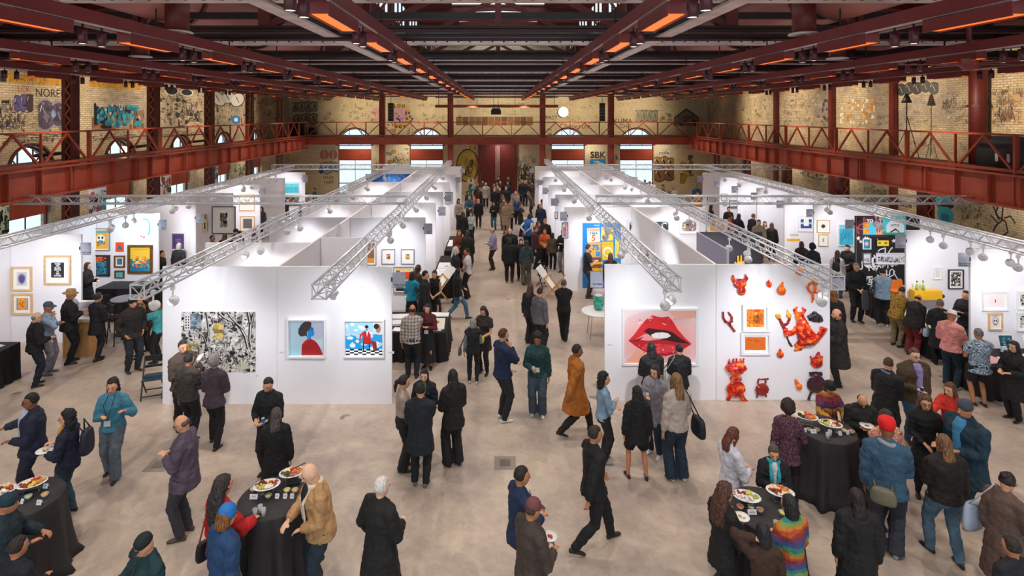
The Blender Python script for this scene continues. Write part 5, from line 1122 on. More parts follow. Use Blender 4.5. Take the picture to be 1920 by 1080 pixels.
# black clothed rectangular tables
def cloth_table(x0,x1,y0,y1,lb,h=.76,material=None):
    cx, cy = (x0+x1)/2, (y0+y1)/2; root = empty('trade_table', (cx,cy,0), 0, lb, 'table'); a, b_ = (x1-x0)/2, (y1-y0)/2; BLOCKS.append((x0,x1,y0,y1))
    MB().box(-a+.01,a-.01,-b_+.01,b_-.01,h-.04,h-.005).build('tabletop', BLK, root)
    for sx in (-1,1):
        for sy in (-1,1): MB().box(sx*(a-.08)-.02,sx*(a-.08)+.02,sy*(b_-.08)-.02,sy*(b_-.08)+.02,0,h-.04).build('leg', BLK, root)
    per = []; n1 = max(8,int((x1-x0)*14)); n2 = max(8,int((y1-y0)*14))
    for i in range(n1): per.append((-a+2*a*i/n1,-b_,0,-1))
    for i in range(n2): per.append((a,-b_+2*b_*i/n2,1,0))
    for i in range(n1): per.append((a-2*a*i/n1,b_,0,1))
    for i in range(n2): per.append((-a,b_-2*b_*i/n2,-1,0))
    rings = []
    for z, am in ((h+.002,0),(h-.03,.004),(h*.5,.02),(.02,.045)):
        rings.append([(x+nx*(.006+am*(1+math.sin(i*1.9))), y+ny*(.006+am*(1+math.sin(i*1.9))), z) for i,(x,y,nx,ny) in enumerate(per)])
    m = MB(); n = len(per); m.add([q for r_ in rings for q in r_], [(i*n+j,(i+1)*n+j,(i+1)*n+(j+1)%n,i*n+(j+1)%n) for i in range(3) for j in range(n)]+[tuple(range(n))[::-1]])
    o = m.build('tablecloth', material or BLKCLOTH, None, False); o.location=(cx,cy,0); tag(o, 'black cloth covering the '+lb, 'tablecloth'); return root
cloth_table(-3.3,-1.38,14.75,16.3,'print table behind the left front wall')
cloth_table(-2.3,-1.62,19.9,22.8,'narrow print table of the second left centre booth')
cloth_table(-2.25,-1.7,23.6,26.5,'narrow print table farther down the left centre booths')
cloth_table(1.42,1.95,25.8,28.8,'long print table on the right of the centre aisle')
cloth_table(11.0,13.6,12.75,13.75,'print table nearest on the right side')
cloth_table(11.4,12.15,14.9,16.3,'print table along the right aisle')
cloth_table(11.9,13.3,17.5,18.3,'print table before the lettered mural')
cloth_table(-13.7,-11.75,12.6,13.9,'display block at the left edge',.86)
cloth_table(-12.6,-10.6,17.7,18.5,'high table before the gold framed print',1.0)
cloth_table(7.75,9.9,26.2,27.1,'coat covered table far on the right')
cloth_table(-8.3,-6.9,24.2,25,'table between the left rows')
# papers and prints lying on tables
PAP = ['#e4e4ea','#d8d4cc','#ececf0','#c8c4c4']
def sheet(x, y, z, w, h, rz, lb, col='#e8e8ee', draw=None, stack=1):
    root = empty('print_stack' if stack > 1 else 'paper_print', (x,y,z), rz, lb, 'print')
    MB().box(-w/2,w/2,-h/2,h/2,0,.004*stack).build('sheets', mat('paper_'+col.lstrip('#'),col,.7), root)
    if draw:
        p = Pic(w*.8,h*.8,None); draw(p); o = p.build('print', root); o.rotation_euler=(R(-90),0,0); o.location=(0,0,.004*stack+.0008)
ochre = lambda p: p.rect('#b8701c',.2,.5,.8,.8)
sheet(-1.75,15.35,.765,.6,.8,.05,'large cream print with an ochre block on the print table','#dcd6c8',ochre,4); sheet(-1.7,14.95,.765,.4,.2,.05,'small plum print at the front right of the print table','#d8ccd4',lambda p: p.rect('#8a4a6a',.1,.3,.6,.8)); sheet(-1.75,16.05,.765,.7,.3,0,'white papers at the back right of the print table','#ececf2',None,5)
sheet(-2.75,15.8,.765,.5,.35,.1,'white print box at the back left of the print table','#e4e4ea',None,14); sheet(-2.8,15.35,.765,.45,.3,.1,'white print box, middle left of the print table','#dcdce4',None,14); sheet(-2.6,14.95,.765,.35,.25,-.1,'white papers at the front left of the print table','#ececf0',None,3)
sheet(-2.0,20.4,.765,.5,.9,0,'white print with yellow lettering on the narrow table','#e8e8ee',lambda p: p.rect('#e0b060',.2,.6,.8,.64),3); sheet(-2.0,21.3,.765,.5,.8,0,'pale print with a blue corner on the narrow table','#e4e4e6',lambda p: p.rect('#3a80b0',.5,.2,.8,.4),3); sheet(-2.0,25,.765,.4,1.2,0,'white papers on the farther narrow table','#ececee',None,3)
sheet(1.68,26.2,.765,.4,.55,.05,'white papers at the near end of the long print table','#e4e8f0',None,4); sheet(1.68,27.0,.765,.42,.5,-.1,'grey box of prints in the middle of the long print table','#8a8a98',None,40); sheet(1.68,28.3,.765,.42,.7,0,'white papers at the far end of the long print table','#e4e4ea',None,4)
sheet(11.4,13.1,.765,.5,.35,.2,'pink papers on the nearest right table','#d8a8b0',None,2); sheet(11.9,13.05,.765,.5,.35,-.1,'white paper stack on the nearest right table','#e4e4ea',None,3); sheet(12.6,13.2,.765,.6,.4,0,'white papers by the upright prints, nearest right table','#dcdce4',None,4); sheet(11.75,15.25,.765,.6,.6,.1,'cream prints at the near end of the right aisle table','#dcd6cc',None,5); sheet(11.75,15.95,.765,.6,.55,0,'pale prints at the far end of the right aisle table','#e0dcd4',None,5)
def upright(x, y, z, w, h, lb, bg, draw, tilt=15, rz=0):
    root = empty('standing_print', (x,y,z), rz, lb, 'print'); hold = MB().box(-w/2,w/2,0,.008,0,h).build('board', MATB, root); hold.rotation_euler=(R(-tilt),0,0)
    p = Pic(w*.94,h*.94,bg); draw(p); o = p.build('print', hold); o.location=(0,-.001,h/2); MB().bar((0,.02,h*.6),(0,.16,0),.02).build('prop', BLK, root)
upright(12.15,13.45,.765,.34,.42,'dark teal standing print on the nearest right table','#1f4a5a',lambda p: p.blobs(rn,['#3a7a8a','#122a38','#6aa0a8'],40,.04,.09)); upright(12.75,13.5,.765,.26,.40,'standing pale print with a brown figure on the nearest right table','#e4e0d8',lambda p: p.ell('#7a6654',.5,.6,.3,.3))
upright(13.0,12.95,.765,.14,.2,'small standing black and white card on the nearest right table','#c8ccd0',lambda p: p.blobs(rn,['#2a2a34','#e8e8ee'],12,.08,.14)); upright(11.95,13.3,.765,.12,.22,'small pale blue display box on the nearest right table','#b8d0e0',lambda p: p.rect('#7a98b0',.2,.3,.8,.7))
upright(1.7,27.7,.765,.42,.62,'tilted white print with a dark drawing on the long print table','#e8e6e0',lambda p: [p.line('#2a2a2a',[(.4,.2),(.5,.7),(.6,.3)],.03), p.line('#2a2a2a',[(.3,.3),(.7,.5)],.02)])
# orange case on the mural table
oc = empty('orange_case', (12.7,17.9,.765), 0, 'open orange case on the print table before the lettered mural', 'case'); OR_ = mat('orange_case_shell','#e07a24',.5); MB().box(-.27,.27,-.18,.18,0,.12).build('tray', OR_, oc); l_ = MB().box(-.27,.27,0,.03,0,.28).build('lid', OR_, oc); l_.location=(0,.18,.12); l_.rotation_euler=(R(-15),0,0)
yb = empty('yellow_shelf_block', (xat(1740,16.3),16.35,zat(553,16.3)), 0, 'long bright yellow block mounted on the white wall with two green bottles', 'shelf'); MB().box(-.42,.38,-.1,.12,-.13,.13).build('block', mat('bright_yellow','#f2b81c',.45), yb); MB().tube([(.38,0,-.05),(.5,0,-.05)],[.1,.04],10).build('black_tip', BLK, yb)
for i, x_ in enumerate((-.3,-.12)):
    bt = empty('green_bottle', (xat(1740,16.3)+x_,16.33,zat(553,16.3)+.13), 0, 'small yellow green bottle on the yellow block, %s' % ['left','right'][i], 'bottle'); MB().lathe([(.04,0),(.04,.12),(.015,.16),(.015,.24)],n=12).build('bottle', mat('bottle_green','#9ac040',.2), bt, True); MB().lathe([(.018,.24),(.018,.27)],n=10).build('cap', BLK, bt)
# x frame print rack with boards
OAK = mat('oak_rack','#c8965a',.5,var=.15,vscale=15)
def rack(x, y, z, rz, lb, w=.75, big=1, draw=None, bg='#e8e8ec'):
    BLOCKS.append((x-.3,x+.3,y-.3,y+.3))
    root = empty('print_rack', (x,y,z), rz, lb, 'print rack')
    for sy in (-w/2, w/2):
        m = MB(); m.bar((-.28*big,sy,0),(.30*big,sy,.72*big),.045,.025,up=(0,1,0)); m.bar((.28*big,sy,0),(-.30*big,sy,.72*big),.045,.025,up=(0,1,0)); m.build('cross_leg', OAK, root)
    m = MB()
    for s_ in (-1,1): m.bar((s_*.28*big,-w/2,.7*big),(s_*.28*big,w/2,.7*big),.04,.03); m.bar((s_*.22*big,-w/2,.1*big),(s_*.22*big,w/2,.1*big),.03)
    m.build('rail', OAK, root)
    for k_ in range(5): m2 = MB(); yy = -w/2+.08+k_*(w-.16)/4; m2.bar((.05*big,yy,.38*big),(.32*big,yy,.76*big),.03,.012,up=(0,1,0)); m2.build('slat', OAK, root)
    b2 = MB().box(-.006,.006,-w*.52,w*.52,0,.85*big).build('board', MATB, root); b2.location=(-.04*big,0,.34*big); b2.rotation_euler=(0,R(-38),0)
    p = Pic(w*.96,.8*big,bg); (draw or (lambda q: q.ell('#2a2a2e',.5,.5,.1,.1)))(p); o = p.build('print', b2); o.location=(-.008,0,.425*big); o.rotation_euler=(0,0,R(-90))
    return root
rack(-13.0,13.0,.862,R(150),'oak print rack with tilted white prints on the block at the left edge',.55,.8,lambda q: [q.ell('#1c1c20',.3,.5,.04,.04), q.line('#1c1c20',[(.7,.1),(.9,.6)],.03)])
rack(1.98,19.9,0,R(-20),'oak print rack with a white poster beside the folding chair',.6,1.05); rack(-2.05,18.95,.3,R(200),'print rack with a coloured drawing beside the second booth',.7,1.0,lambda q: q.blobs(rn,['#c8b040','#4a5a4a','#a85a6a','#2a2a2e'],24,.04,.1,(.15,.2,.85,.85)))
# folding chairs
def folding(x, y, rz, lb, seatcol):
    root = empty('folding_chair', (x,y,0), rz, lb, 'chair')
    for s_ in (-1,1):
        m = MB(); m.bar((s_*.21,.22,.0),(s_*.21,-.20,.86),.03,.022); m.build('leg', BLK, root); m = MB(); m.bar((s_*.19,-.22,0),(s_*.19,.18,.44),.028,.02); m.build('leg', BLK, root)
    MB().box(-.2,.2,-.16,.22,.43,.46).build('seat', mat('chair_seat_'+seatcol[1:],seatcol,.5), root); m = MB().bar((-.2,-.205,.80),(.2,-.205,.80),.02,.12); m.build('backrest', BLK, root); MB().bar((-.2,-.13,.64),(.2,-.13,.64),.02,.05).build('back_slat', BLK, root); MB().bar((-.2,.19,.08),(.2,.19,.08),.02).bar((-.19,-.16,.09),(.19,-.16,.09),.02).build('stretcher', BLK, root)
d_ = 12.98; folding(xat(288,d_),d_,R(200),'black folding chair beside the left front wall','#1a3a4a')
d_ = depth_floor(538); folding(xat(1019,d_),d_,R(215),'black folding chair with a blue seat in the centre aisle','#1f4f7a')
# bar stools and high table at the left
for i,(px_,py_) in enumerate(((204,592),(228,590),(254,588),(182,598))):
    sx_, sy_ = ((-11.75,16.65),(-11.4,16.05),(-10.75,15.98),(-10.3,16.5))[(1,2,3,0)[i]]; root = empty('bar_stool', (sx_,sy_,0), math.atan2(-11.0-sx_, -(16.65-sy_))*-1+math.pi if False else R((60,30,-30,-80)[(1,2,3,0)[i]]), 'black bar stool, %s from the left by the high table' % ['second','third','fourth','first'][i], 'stool')
    for sx in (-1,1):
        for sy in (-1,1): MB().bar((sx*.2,sy*.2,0),(sx*.15,sy*.15,.74),.025).build('leg', BLK, root)
    MB().box(-.19,.19,-.19,.19,.73,.78).build('seat', BLK, root); MB().bar((-.19,-.18,1.02),(.19,-.18,1.02),.03,.26).build('backrest', BLK, root); MB().bar((-.16,-.19,.75),(-.17,-.2,1.1),.022).bar((.16,-.19,.75),(.17,-.2,1.1),.022).build('back_post', BLK, root); MB().bar((-.18,.18,.28),(.18,.18,.28),.02).build('footrest', BLK, root)
d_ = depth_floor(640); ht = empty('high_table', (-11.0,16.65,0), 0, 'small round grey high table among the bar stools', 'table'); MB().lathe([(.25,0),(.25,.02),(.03,.04),(.03,1.02)],n=18).build('pedestal', BLK, ht); MB().lathe([(.36,1.02),(.36,1.05)],n=28).build('tabletop', mat('grey_top','#8a8590',.4), ht)
# crate with clear print bin
cr = empty('wooden_crate', (-11.25,15.35,0), .05, 'tall light wood crate beside the person in the straw fedora', 'crate'); BLOCKS.append((-11.6,-10.9,15.05,15.65)); BLOCKS.append((-12.6,-10.9,16.1,18.3)); MB().box(-.34,.34,-.3,.3,0,.92).build('body', mat('plywood','#b98a54',.6,var=.12,vscale=6), cr); MB().box(-.345,-.31,-.305,.305,0,.92).box(.31,.345,-.305,.305,0,.92).build('edge_batten', OAK, cr)
pb = empty('print_bin', (-11.25,15.35,.92), .05, 'clear topped bin of grey prints standing on the wood crate', 'print bin'); b2 = MB().box(-.3,.3,-.01,.01,0,.42).build('front_print', mat('grey_print','#a8a4b0',.5,var=.4,vscale=5), pb); b2.rotation_euler=(R(-12),0,0); MB().box(-.32,.32,-.2,.24,0,.05).build('tray', WHITEPL, pb)
for k_ in range(3): q = MB().box(-.29,.29,-.005,.005,0,.40).build('print', MATB, pb); q.location=(0,.05+.05*k_,.03); q.rotation_euler=(R(-12),0,0)
# white round table with vase
x_, y_, _ = tp(1122,583,.75); rt = empty('round_white_table', (x_,y_,0), 0, 'round white table with thin legs beside the right front wall', 'table'); MB().lathe([(.48,.73),(.49,.74),(.49,.755),(.48,.76)],n=36).build('tabletop', WHITEPL, rt)
for k_ in range(4): a = math.pi/4+k_*math.pi/2; MB().bar((.4*math.cos(a),.4*math.sin(a),0),(.3*math.cos(a),.3*math.sin(a),.73),.022).build('leg', WIRE, rt)
vs_ = empty('ceramic_vase', (x_+.02,y_+.1,.761), 0, 'teal and white painted ceramic vase on the round white table', 'vase'); MB().lathe([(.10,0),(.14,.06),(.15,.2),(.14,.33),(.10,.40),(.11,.42),(.09,.42),(.08,.38)],n=24).build('body', mat('teal_glaze','#3aa890',.2,var=.6,vscale=9), vs_, True); MB().lathe([(.112,.405),(.114,.425),(.09,.43),(.088,.41)],n=24).build('rim', PLATE, vs_, True)
# floor outlet plates
for px_,py_,lb in ((947,868,'square steel floor hatch in the middle of the aisle'),(298,872,'square steel floor hatch on the left')):
    x_,y_,_ = tp(px_,py_,0); f_ = empty('floor_hatch', (x_,y_,0), 0, lb, 'floor hatch'); MB().box(-.2,.2,-.2,.2,0,.004).build('plate', mat('worn_steel','#9a9088',.4,.5), f_); MB().box(-.1,.1,-.1,.1,.004,.007).build('lid', mat('worn_steel_dark','#7a726c',.4,.5), f_)
# equipment on the balconies
dj = empty('equipment_desk', (15.9,17.2,ZD), 0, 'black equipment desk and cases on the right balcony', 'desk'); MB().box(-.6,.6,-.9,.9,0,.95).build('case', BLK, dj); MB().box(-.55,.55,-.8,.4,.95,1.08).build('mixer', mat('mixer_black','#1a1a20',.3,var=.6,vscale=25), dj); MB().box(-.61,-.6,-.3,-.2,.3,.55).build('handle', GREYST, dj); MB().box(-.61,-.6,.1,.2,.3,.55).build('handle', GREYST, dj); MB().box(-.2,.1,-.6,-.3,1.08,1.1).build('screen', mat('blue_screen','#1a4a6a',.3,emit='#3a9ad8',es=1), dj)
tl = empty('tripod_lamp', (16.3, xat(1,1)*0+16.3*FPX/(1700-VX), ZD), 0, 'black cone shaded tripod lamp on the right balcony', 'lamp'); MB().lathe([(.19,0),(.05,.36)],n=18).build('shade', BLK, tl, True).location=(0,0,2.2); MB().bar((0,0,.6),(0,0,2.3),.03).build('pole', BLK, tl)
for k_ in range(3): a = 2.1*k_; MB().bar((0,0,1.7 if k_ == 0 else 1.2),(.5*math.cos(a),.5*math.sin(a),0),.02).build('leg', BLK, tl)
for px_,w_ in ((555,.9),(583,.7)):
    d_ = 43.9; q = empty('loudspeaker_box', (xat(px_,45), 45.2, ZD), 0, 'dark loudspeaker box on the far left balcony corner, %s' % ('left' if px_ < 570 else 'right'), 'speaker'); MB().box(-w_/2,w_/2,-.3,.3,0,1.0 if px_ < 570 else .7).build('cabinet', BLK, q); MB().box(-w_/2+.06,w_/2-.06,-.31,-.3,.06,.6).build('grille', mat('speaker_grille','#26262a',.8), q)
bl_ = empty('glaring_lamp', (-15.6,23.6,5.0), 0, 'bright glaring lamp behind the left balcony railing', 'lamp'); MB().ball((0,0,0),.13,14,10).build('bulb', mat('glaring_bulb','#ffffff',.3,emit='#fff0c8',es=14), bl_, True); MB().bar((0,0,-.28),(0,0,-.1),.06).build('holder', BLK, bl_)
for i,y_ in enumerate((20.8,25.7,30.6)):
    q = empty('black_tube_lamp', (-16.3,y_+.2,5.0), 0, 'long black tube lamp lying before the arched left window, %s from the front' % ORD[i], 'lamp'); MB().tube([(0,-1.1,0),(0,1.0,.02)],.06,10).build('tube', BLK, q, True); MB().box(-.03,.03,-.9,-.85,-.28,0).box(-.03,.03,.8,.85,-.28,0).build('foot', BLK, q)
# piles of coats far right
m = MB(); rnd = random.Random(3)
pc_ = [('#1c2430',8.05),('#dcdce4',8.55),('#22222a',9.1),('#2f4a5a',9.6)]
for i,(c,xx) in enumerate(pc_):
    m = MB(); [m.ball((rnd.uniform(-.25,.25),rnd.uniform(-.2,.2),rnd.uniform(.06,.2)),(.25,.2,.1),10,6,Matrix.Rotation(rnd.uniform(0,3),3,'Z')) for _ in range(5)]
    o = m.build('folded_coat', cloth_simple(c) if False else mat('coat_pile_'+c[1:],c,.9,bump=.3), None, True); o.location=(xx,26.6,.77); r_ = o.modifiers.new('remesh','REMESH'); r_.mode='VOXEL'; r_.voxel_size=.025; tag(o, '%s coat in the heap on the far right table' % ['dark navy','white','black','blue grey'][i], 'coat')
lp = tp(36,595,1.0); lt = empty('laptop', (-12.1,13.6,.862), R(160), 'open silver laptop on the block at the left edge', 'laptop'); MB().box(-.17,.17,-.12,.12,0,.018).build('base', mat('silver_shell','#c4c6cc',.35,.6), lt); s2 = MB().box(-.17,.17,0,.01,0,.23).build('screen', mat('silver_lid','#d4d6dc',.35,.5), lt); s2.location=(0,.12,.018); s2.rotation_euler=(R(-12),0,0)
# ---------- people ----------
def hairmat(c, sleek):
    key = ('hair', c, sleek)
    if key in MATS: return MATS[key]
    m = bpy.data.materials.new('hair_'+c[1:]); m.use_nodes = True; nt, N, L = nodes(m); b = nt.nodes['Principled BSDF']; b.inputs['Roughness'].default_value = .42 if sleek else .7
    tc = N('ShaderNodeTexCoord'); mp = N('ShaderNodeMapping'); mp.inputs['Scale'].default_value = (70,70,7) if sleek else (45,45,30); L(tc.outputs['Object'], mp.inputs['Vector'])
    n = N('ShaderNodeTexNoise', Scale=1.0, Detail=3.0); L(mp.outputs[0], n.inputs['Vector']); r = N('ShaderNodeValToRGB'); q = hexc(c); lo, hi = (.75,1.15) if max(q) > .2 else (.45,1.9)
    r.color_ramp.elements[0].position = .35; r.color_ramp.elements[0].color = (*[x*lo for x in q],1); r.color_ramp.elements[1].position = .68; r.color_ramp.elements[1].color = (*[min(1,x*hi+.004) for x in q],1)
    L(n.outputs['Fac'], r.inputs['Fac']); L(r.outputs['Color'], b.inputs['Base Color']); bp = N('ShaderNodeBump', Strength=.9, Distance=.02); L(n.outputs['Fac'], bp.inputs['Height']); L(bp.outputs['Normal'], b.inputs['Normal'])
    MATS[key] = m; return m
SKIN = ['#e3b497','#d39a78','#b97c5a','#8a5638','#5a3524']
def skinm(i):
    return mat('skin_%d' % i, SKIN[i], .55, var=.06, vscale=8)
def cloth(c, pat=None):
    if pat is None: return mat('cloth_'+c.lstrip('#'), c, .8, var=.22, vscale=6, bump=.9, bscale=13)
    key = ('pat', c, pat)
    if key in MATS: return MATS[key]
    m = bpy.data.materials.new('%s_cloth' % pat); m.use_nodes = True; nt, N, L = nodes(m); b = nt.nodes['Principled BSDF']; b.inputs['Roughness'].default_value = .85
    tc = N('ShaderNodeTexCoord'); ramp = N('ShaderNodeValToRGB'); e = ramp.color_ramp.elements; ramp.color_ramp.interpolation = 'CONSTANT'
    cs = c.split(','); k = len(cs)
    e[0].position = 0; e[0].color = (*hexc(cs[0]),1); e[1].position = 1.0/k; e[1].color = (*hexc(cs[1]),1)
    for i in range(2, k): q = e.new(i/k); q.color = (*hexc(cs[i]),1)
    if pat == 'floral':
        t = N('ShaderNodeTexNoise', Scale=14.0, Detail=3.0); L(tc.outputs['Object'], t.inputs['Vector'])
        mr = N('ShaderNodeMapRange'); mr.inputs['From Min'].default_value = .34; mr.inputs['From Max'].default_value = .66; L(t.outputs['Fac'], mr.inputs['Value']); L(mr.outputs[0], ramp.inputs['Fac'])
    elif pat == 'bands':
        sp = N('ShaderNodeSeparateXYZ'); L(tc.outputs['Object'], sp.inputs[0]); t = N('ShaderNodeMath', operation='MULTIPLY'); t.inputs[1].default_value = 3.3; L(sp.outputs['Z'], t.inputs[0])
        nz = N('ShaderNodeTexNoise', Scale=3.0); L(tc.outputs['Object'], nz.inputs['Vector']); ad = N('ShaderNodeMath', operation='ADD'); L(t.outputs[0], ad.inputs[0]); L(nz.outputs['Fac'], ad.inputs[1])
        fr = N('ShaderNodeMath', operation='FRACT'); L(ad.outputs[0], fr.inputs[0]); L(fr.outputs[0], ramp.inputs['Fac'])
    elif pat == 'plaid':
        sp = N('ShaderNodeSeparateXYZ'); L(tc.outputs['Object'], sp.inputs[0]); outs = []
        for ax in 'XZ':
            t = N('ShaderNodeMath', operation='MULTIPLY'); t.inputs[1].default_value = 13; L(sp.outputs[ax], t.inputs[0]); fr = N('ShaderNodeMath', operation='FRACT'); L(t.outputs[0], fr.inputs[0])
            g = N('ShaderNodeMath', operation='GREATER_THAN'); g.inputs[1].default_value = .62; L(fr.outputs[0], g.inputs[0]); outs.append(g)
        ad = N('ShaderNodeMath', operation='ADD'); L(outs[0].outputs[0], ad.inputs[0]); L(outs[1].outputs[0], ad.inputs[1]); dv = N('ShaderNodeMath', operation='MULTIPLY'); dv.inputs[1].default_value = .45; L(ad.outputs[0], dv.inputs[0]); L(dv.outputs[0], ramp.inputs['Fac'])
    elif pat == 'knit':
        t = N('ShaderNodeTexVoronoi', Scale=42.0); L(tc.outputs['Object'], t.inputs['Vector']); mr = N('ShaderNodeMapRange'); mr.inputs['From Max'].default_value = .75; L(t.outputs['Distance'], mr.inputs['Value']); L(mr.outputs[0], ramp.inputs['Fac'])
    elif pat == 'stripe':
        sp = N('ShaderNodeSeparateXYZ'); L(tc.outputs['Object'], sp.inputs[0]); t = N('ShaderNodeMath', operation='MULTIPLY'); t.inputs[1].default_value = 12; L(sp.outputs['Z'], t.inputs[0]); fr = N('ShaderNodeMath', operation='FRACT'); L(t.outputs[0], fr.inputs[0]); L(fr.outputs[0], ramp.inputs['Fac'])
    L(ramp.outputs['Color'], b.inputs['Base Color']); MATS[key] = m; return m
def ik(A, T, l1, l2, hint):
    A = Vector(A); T = Vector(T); d = T-A; L_ = d.length
    if L_ > (l1+l2)*.995: d = d/L_*(l1+l2)*.995; T = A+d; L_ = d.length
    u = d/L_; a = (l1*l1-l2*l2+L_*L_)/(2*L_); h = math.sqrt(max(l1*l1-a*a, 1e-6))
    n = Vector(hint)-u*Vector(hint).dot(u)
    n = n.normalized() if n.length > 1e-6 else u.orthogonal().normalized()
    return A+u*a+n*h, T
ARM = {'down':((.25,.02,.80),(.3,-.8,.1)), 'pocket':((.20,.09,.92),(.8,-.9,0)), 'front':((.06,.25,1.02),(.7,-.6,-.5)), 'chest':((.06,.23,1.2),(.6,-.2,-1)),
 'phone':((.06,.25,1.2),(.5,-.2,-1)), 'hold':((.10,.27,1.10),(.6,-.5,-.7)), 'chin':((.06,.15,1.40),(.5,.2,-1)), 'cross':((-.13,.21,1.15),(.9,-.1,-.5)),
 'back':((.05,-.17,.98),(1,-.5,0)), 'out':((.50,.28,1.24),(.2,-.3,-1)), 'wide':((.62,.2,1.3),(.1,-.2,-1)), 'up':((.28,.22,1.62),(.8,0,-.6)), 'head':((.10,-.02,1.58),(1,.2,0)),
 'reach':((.12,.50,1.08),(.5,-.2,-1)), 'point':((.18,.62,1.25),(.3,0,-1)), 'swingf':((.22,.26,.90),(.2,-.9,-.2)), 'swingb':((.25,-.22,.86),(.2,-.9,-.2)), 'hip':((.19,.06,1.02),(1,-.4,0)),
 'strap':((.13,.19,1.25),(.7,-.2,-.8)), 'table':((.12,.36,1.08),(.7,-.3,-.6))}
PEOPLE = {}
SPOTS = []
def settle(x, yh, d0, H0, b, z0):
    """slide along the line of sight (keeping the head where the photo has it) until nobody and no wall is in the way"""
    best = None
    for k_ in range(0, 46):
        for sg in ((1,) if k_ == 0 else (1,-1)):
            d = d0+sg*k_*.04; H = HC-z0-(yh-VY)*d/FPX; 
            if k_ == 0: H = H0
            if not 1.50 <= H <= 1.95 and k_: continue
            X = xat(x, d); pen = 0
            for (px_, py_, pb) in SPOTS:
                q = math.hypot(X-px_, d-py_); r_ = .29*(b+pb)
                if q < r_: pen += (r_-q)
            for (x0,x1,y0,y1) in BLOCKS:
                q = math.hypot(max(x0-X,0,X-x1), max(y0-d,0,d-y1))
                if q < .30*b: pen += (.30*b-q)*5
            sc = pen*3+k_*.04*.12
            if best is None or sc < best[0]-1e-6: best = (sc, d, H, X)
    SPOTS.append((best[3], best[1], b)); return best[1], best[2]
NP = [0]
def P(x, yh, yf, face, label, T='#222226', tk='shirt', B='#1c1d24', bk='pants', hair='short', hc='#241a16', skin=1, L='down', Rr='down', legs='stand', lean=0, pitch=8, yaw=0,
      b=1.0, f=0, hat=None, inner=None, H=None, pat=None, hem=None, shoe='#1a1a1c', glasses=0, badge=0, scarf=None, apron=None, key=None, group=None, beard=0, dx=0, bpat=None, sleeve=1, z0=0, turn=0):
    NP[0] += 1; rnd = random.Random(NP[0]*7+3)
    if H is None: H = min(1.92, max(1.55, (HC-z0)*(1-(yh-VY)/(yf-VY)))) if yf else (1.65 if f else 1.77)
    if yf: d = depth_floor(yf, z0)+.12
    else: d = FPX*(HC-z0-H)/(yh-VY)
    d, H = settle(x, yh, d, H, b, z0)
    X = xat(x, d); s = H/1.75; near = d < 14.5; far = d > 24
    vox = .011 if near else (.0145 if not far else .021)
    root = empty('person', (X, d, z0), -R(face), label, 'person', group); root.empty_display_size = .2
    sk = skinm(skin)
    hipz = .52*1.75
    lr = R(lean)
    def U(p):     # upper body: lean forward about the hips, twist about the vertical
        p = Vector(p); t = R(turn)
        q = Vector((p.x*math.cos(t)-p.y*math.sin(t), p.x*math.sin(t)+p.y*math.cos(t), p.z))
        y, z = q.y, q.z-hipz
        return Vector((q.x, y*math.cos(lr)+z*math.sin(lr), hipz+z*math.cos(lr)-y*math.sin(lr)))*1.0
    yr, pr = R(yaw), R(pitch); NB = Vector((0,0,1.50))
    def HD(p):    # head local (origin between the eyes' depth and skull centre) to body
        p = Vector(p); p = Vector((p.x, p.y*math.cos(pr)+p.z*math.sin(pr), p.z*math.cos(pr)-p.y*math.sin(pr)))
        p = Vector((p.x*math.cos(-yr)-p.y*math.sin(-yr), p.x*math.sin(-yr)+p.y*math.cos(-yr), p.z))
        return U(p+Vector((0,.02+.06*math.sin(pr),1.63-.03*(1-math.cos(pr)))))
    hrot = Matrix.Rotation(-lr, 3, 'X') @ Matrix.Rotation(R(turn)-yr, 3, 'Z') @ Matrix.Rotation(-pr, 3, 'X')
    W = (1+(b-1)*.8)*(.95 if f else 1.05)
    sh = .172*W                                  # shoulder joint half width
    SH = {-1: U((-sh,-.005,1.385)), 1: U((sh,-.005,1.385))}
    # legs
    LG = {'stand':((-.10,.02,0),(.10,-.02,0)), 'wide':((-.17,.03,0),(.17,-.03,0)), 'close':((-.07,0,0),(.07,.03,0)), 'walk':((-.09,.33,.0),(.09,-.36,.07)), 'walk2':((-.09,-.36,.07),(.09,.33,0)),
          'step':((-.11,.14,0),(.11,-.14,.0)), 'cross':((-.02,.05,0),(.05,-.06,0)), 'kneel':((-.12,.1,0),(.12,-.3,.05))}[legs]
    drop = .06 if 'walk' in legs else (0.012)
    HJ = {-1: Vector((-.09*W,0,.93-drop)), 1: Vector((.09*W,0,.93-drop))}
    ANK = {-1: Vector(LG[0])+Vector((0,0,.08)), 1: Vector(LG[1])+Vector((0,0,.08))}
    KN = {}
    for q in (-1,1): KN[q], ANK[q] = ik(HJ[q], ANK[q], .45, .425, (q*.12,1,0))
    # arms
    EL, WR, HDIR = {}, {}, {}
    for q, a in ((-1,L),(1,Rr)):
        if isinstance(a, str): t, hint = ARM[a]; t = Vector((t[0]*q, t[1], t[2])); hint = Vector((hint[0]*q, hint[1], hint[2]))
        else: t = Vector((a[0]*q, a[1], a[2])); hint = Vector((.5*q,-.3,-.8))
        EL[q], WR[q] = ik(SH[q], U(t), .30, .26, hint)
        HDIR[q] = (WR[q]-EL[q]).normalized()
    kl = 1.0 if bk in ('shorts','skirt','none') else .66
    ka = 1.0 if sleeve < 1 else .8
    # ---- skin ----
    mb = MB()
    tor = [(.84,.13,.10,0),(.92,.162,.115,-.005),(1.02,.135 if f else .145,.105,0),(1.14,.128 if f else .15,.10,.0),(1.28,.155 if f else .165,.115,.005),(1.36,.170,.10,0),(1.42,.135,.085,-.008),(1.47,.085,.065,-.01),(1.50,.055,.055,-.01)]
